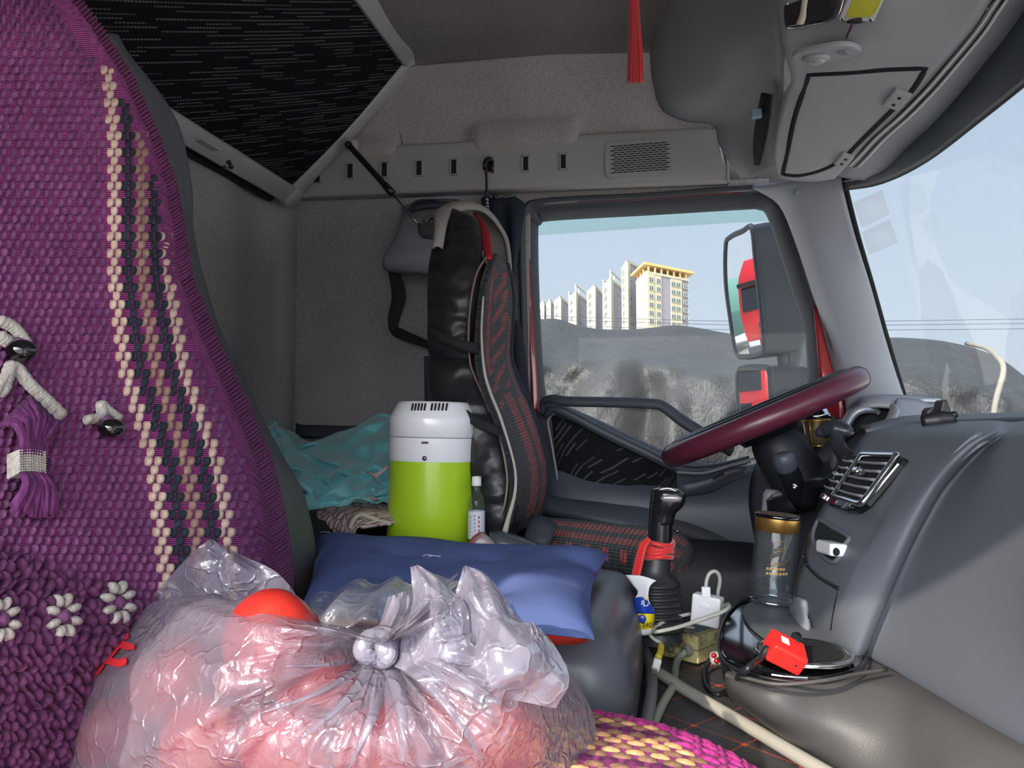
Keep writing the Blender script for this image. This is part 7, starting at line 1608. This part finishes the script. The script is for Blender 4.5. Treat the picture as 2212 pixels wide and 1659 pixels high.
m2 = mirror('wide_angle_mirror', [(1595, 830), (1598, 800), (1612, 795), (1645, 794), (1662, 800), (1666, 840), (1668, 900), (1660, 920), (1620, 920), (1600, 900)], 2.42, (-.90, .42, -.03), 'smaller lower wing mirror partly hidden by the steering wheel rim', .30, (1632, 858))
mk('outer_housing', MB().loft([[PY(1700, 520, 2.62), PY(1716, 540, 2.66), PY(1724, 560, 2.72)], [PY(1700, 640, 2.58), PY(1722, 650, 2.60), PY(1738, 680, 2.70)], [PY(1700, 760, 2.58), PY(1724, 760, 2.60), PY(1734, 790, 2.70)], [PY(1694, 850, 2.60), PY(1710, 850, 2.62), PY(1722, 840, 2.70)]], 4, 4), M_case, mo, solid=.02)

# red trucks standing behind, seen in the mirrors
def truck(x, y, lab, sc=1.0, trailer=C(40, 92, 84)):
    o = thing('truck', (x, y, -2.4), lab, 'truck', 'red trucks seen in the wing mirrors'); z0 = -2.4
    rowsT = []
    for zz_, xf, xb, hw_ in ((.45, 0, -2.1, 1.2), (1.2, .05, -2.1, 1.25), (1.9, 0, -2.1, 1.25), (2.7, -.25, -2.1, 1.2), (3.1, -.45, -2.1, 1.15), (3.6, -.9, -2.1, 1.0)):
        rowsT.append([(x+xf*sc-.06, y-hw_*sc, z0+zz_*sc), (x+xf*sc, y-hw_*.6*sc, z0+zz_*sc), (x+xf*sc, y+hw_*.6*sc, z0+zz_*sc), (x+xf*sc-.06, y+hw_*sc, z0+zz_*sc), (x+xb*sc, y+hw_*sc, z0+zz_*sc), (x+xb*sc, y-hw_*sc, z0+zz_*sc)])
    M_tr = bpy.data.materials.get('truck_red') or simple('truck_red', C(214, 30, 34), .3, coat=.5)
    mk('truck_cab', MB().loft(rowsT, 1, 2, closed=True, capends=True), M_tr, o, bevel=.03)
    mk('windscreen', MB().prism([V((x+.03, y-1.1*sc, z0+1.9*sc)), V((x+.03, y+1.1*sc, z0+1.9*sc)), V((x-.2*sc, y+1.05*sc, z0+2.7*sc)), V((x-.2*sc, y-1.05*sc, z0+2.7*sc))], (.03, 0, 0)), M_gloss, o, smooth=False)
    mk('truck_grille', MB().box((x+.08, y, z0+1.15*sc), (.08, 1.3*sc, .6*sc)), M_blackm, o, smooth=False)
    mk('bumper', MB().box((x+.12, y, z0+.55*sc), (.2, 2.4*sc, .35*sc)), simple('bumper_grey', C(90, 90, 94), .5) if 'bumper_grey' not in bpy.data.materials else bpy.data.materials['bumper_grey'], o, bevel=.04, smooth=False)
    for s_ in (-1, 1):
        mk('headlamp', MB().box((x+.12, y+s_*.95*sc, z0+.8*sc), (.08, .35*sc, .2*sc)), M_white, o, smooth=False)
        mk('wheel', MB().lathe([(0, -.15), (.5*sc, -.15), (.5*sc, .15), (0, .15)], (x-1.0, y+s_*1.0*sc, z0+.5*sc), (0, 1, 0), 24), M_rubber, o)
    mk('sun_shield', MB().box((x-.12, y, z0+2.8*sc), (.25, 2.2*sc, .14*sc)), M_blackm, o, smooth=False)
    mk('trailer', MB().box((x-7*sc, y, z0+2.0*sc), (9*sc, 2.4*sc, 2.4*sc)), simple('trailer_green', trailer, .6) if 'trailer_green' not in bpy.data.materials else bpy.data.materials['trailer_green'], o, smooth=False)
    return o
truck(-23, 10.0, 'red truck in the right half of the tall wing mirror')
truck(-25, 15.0, 'red truck at the left edge of the tall wing mirror')
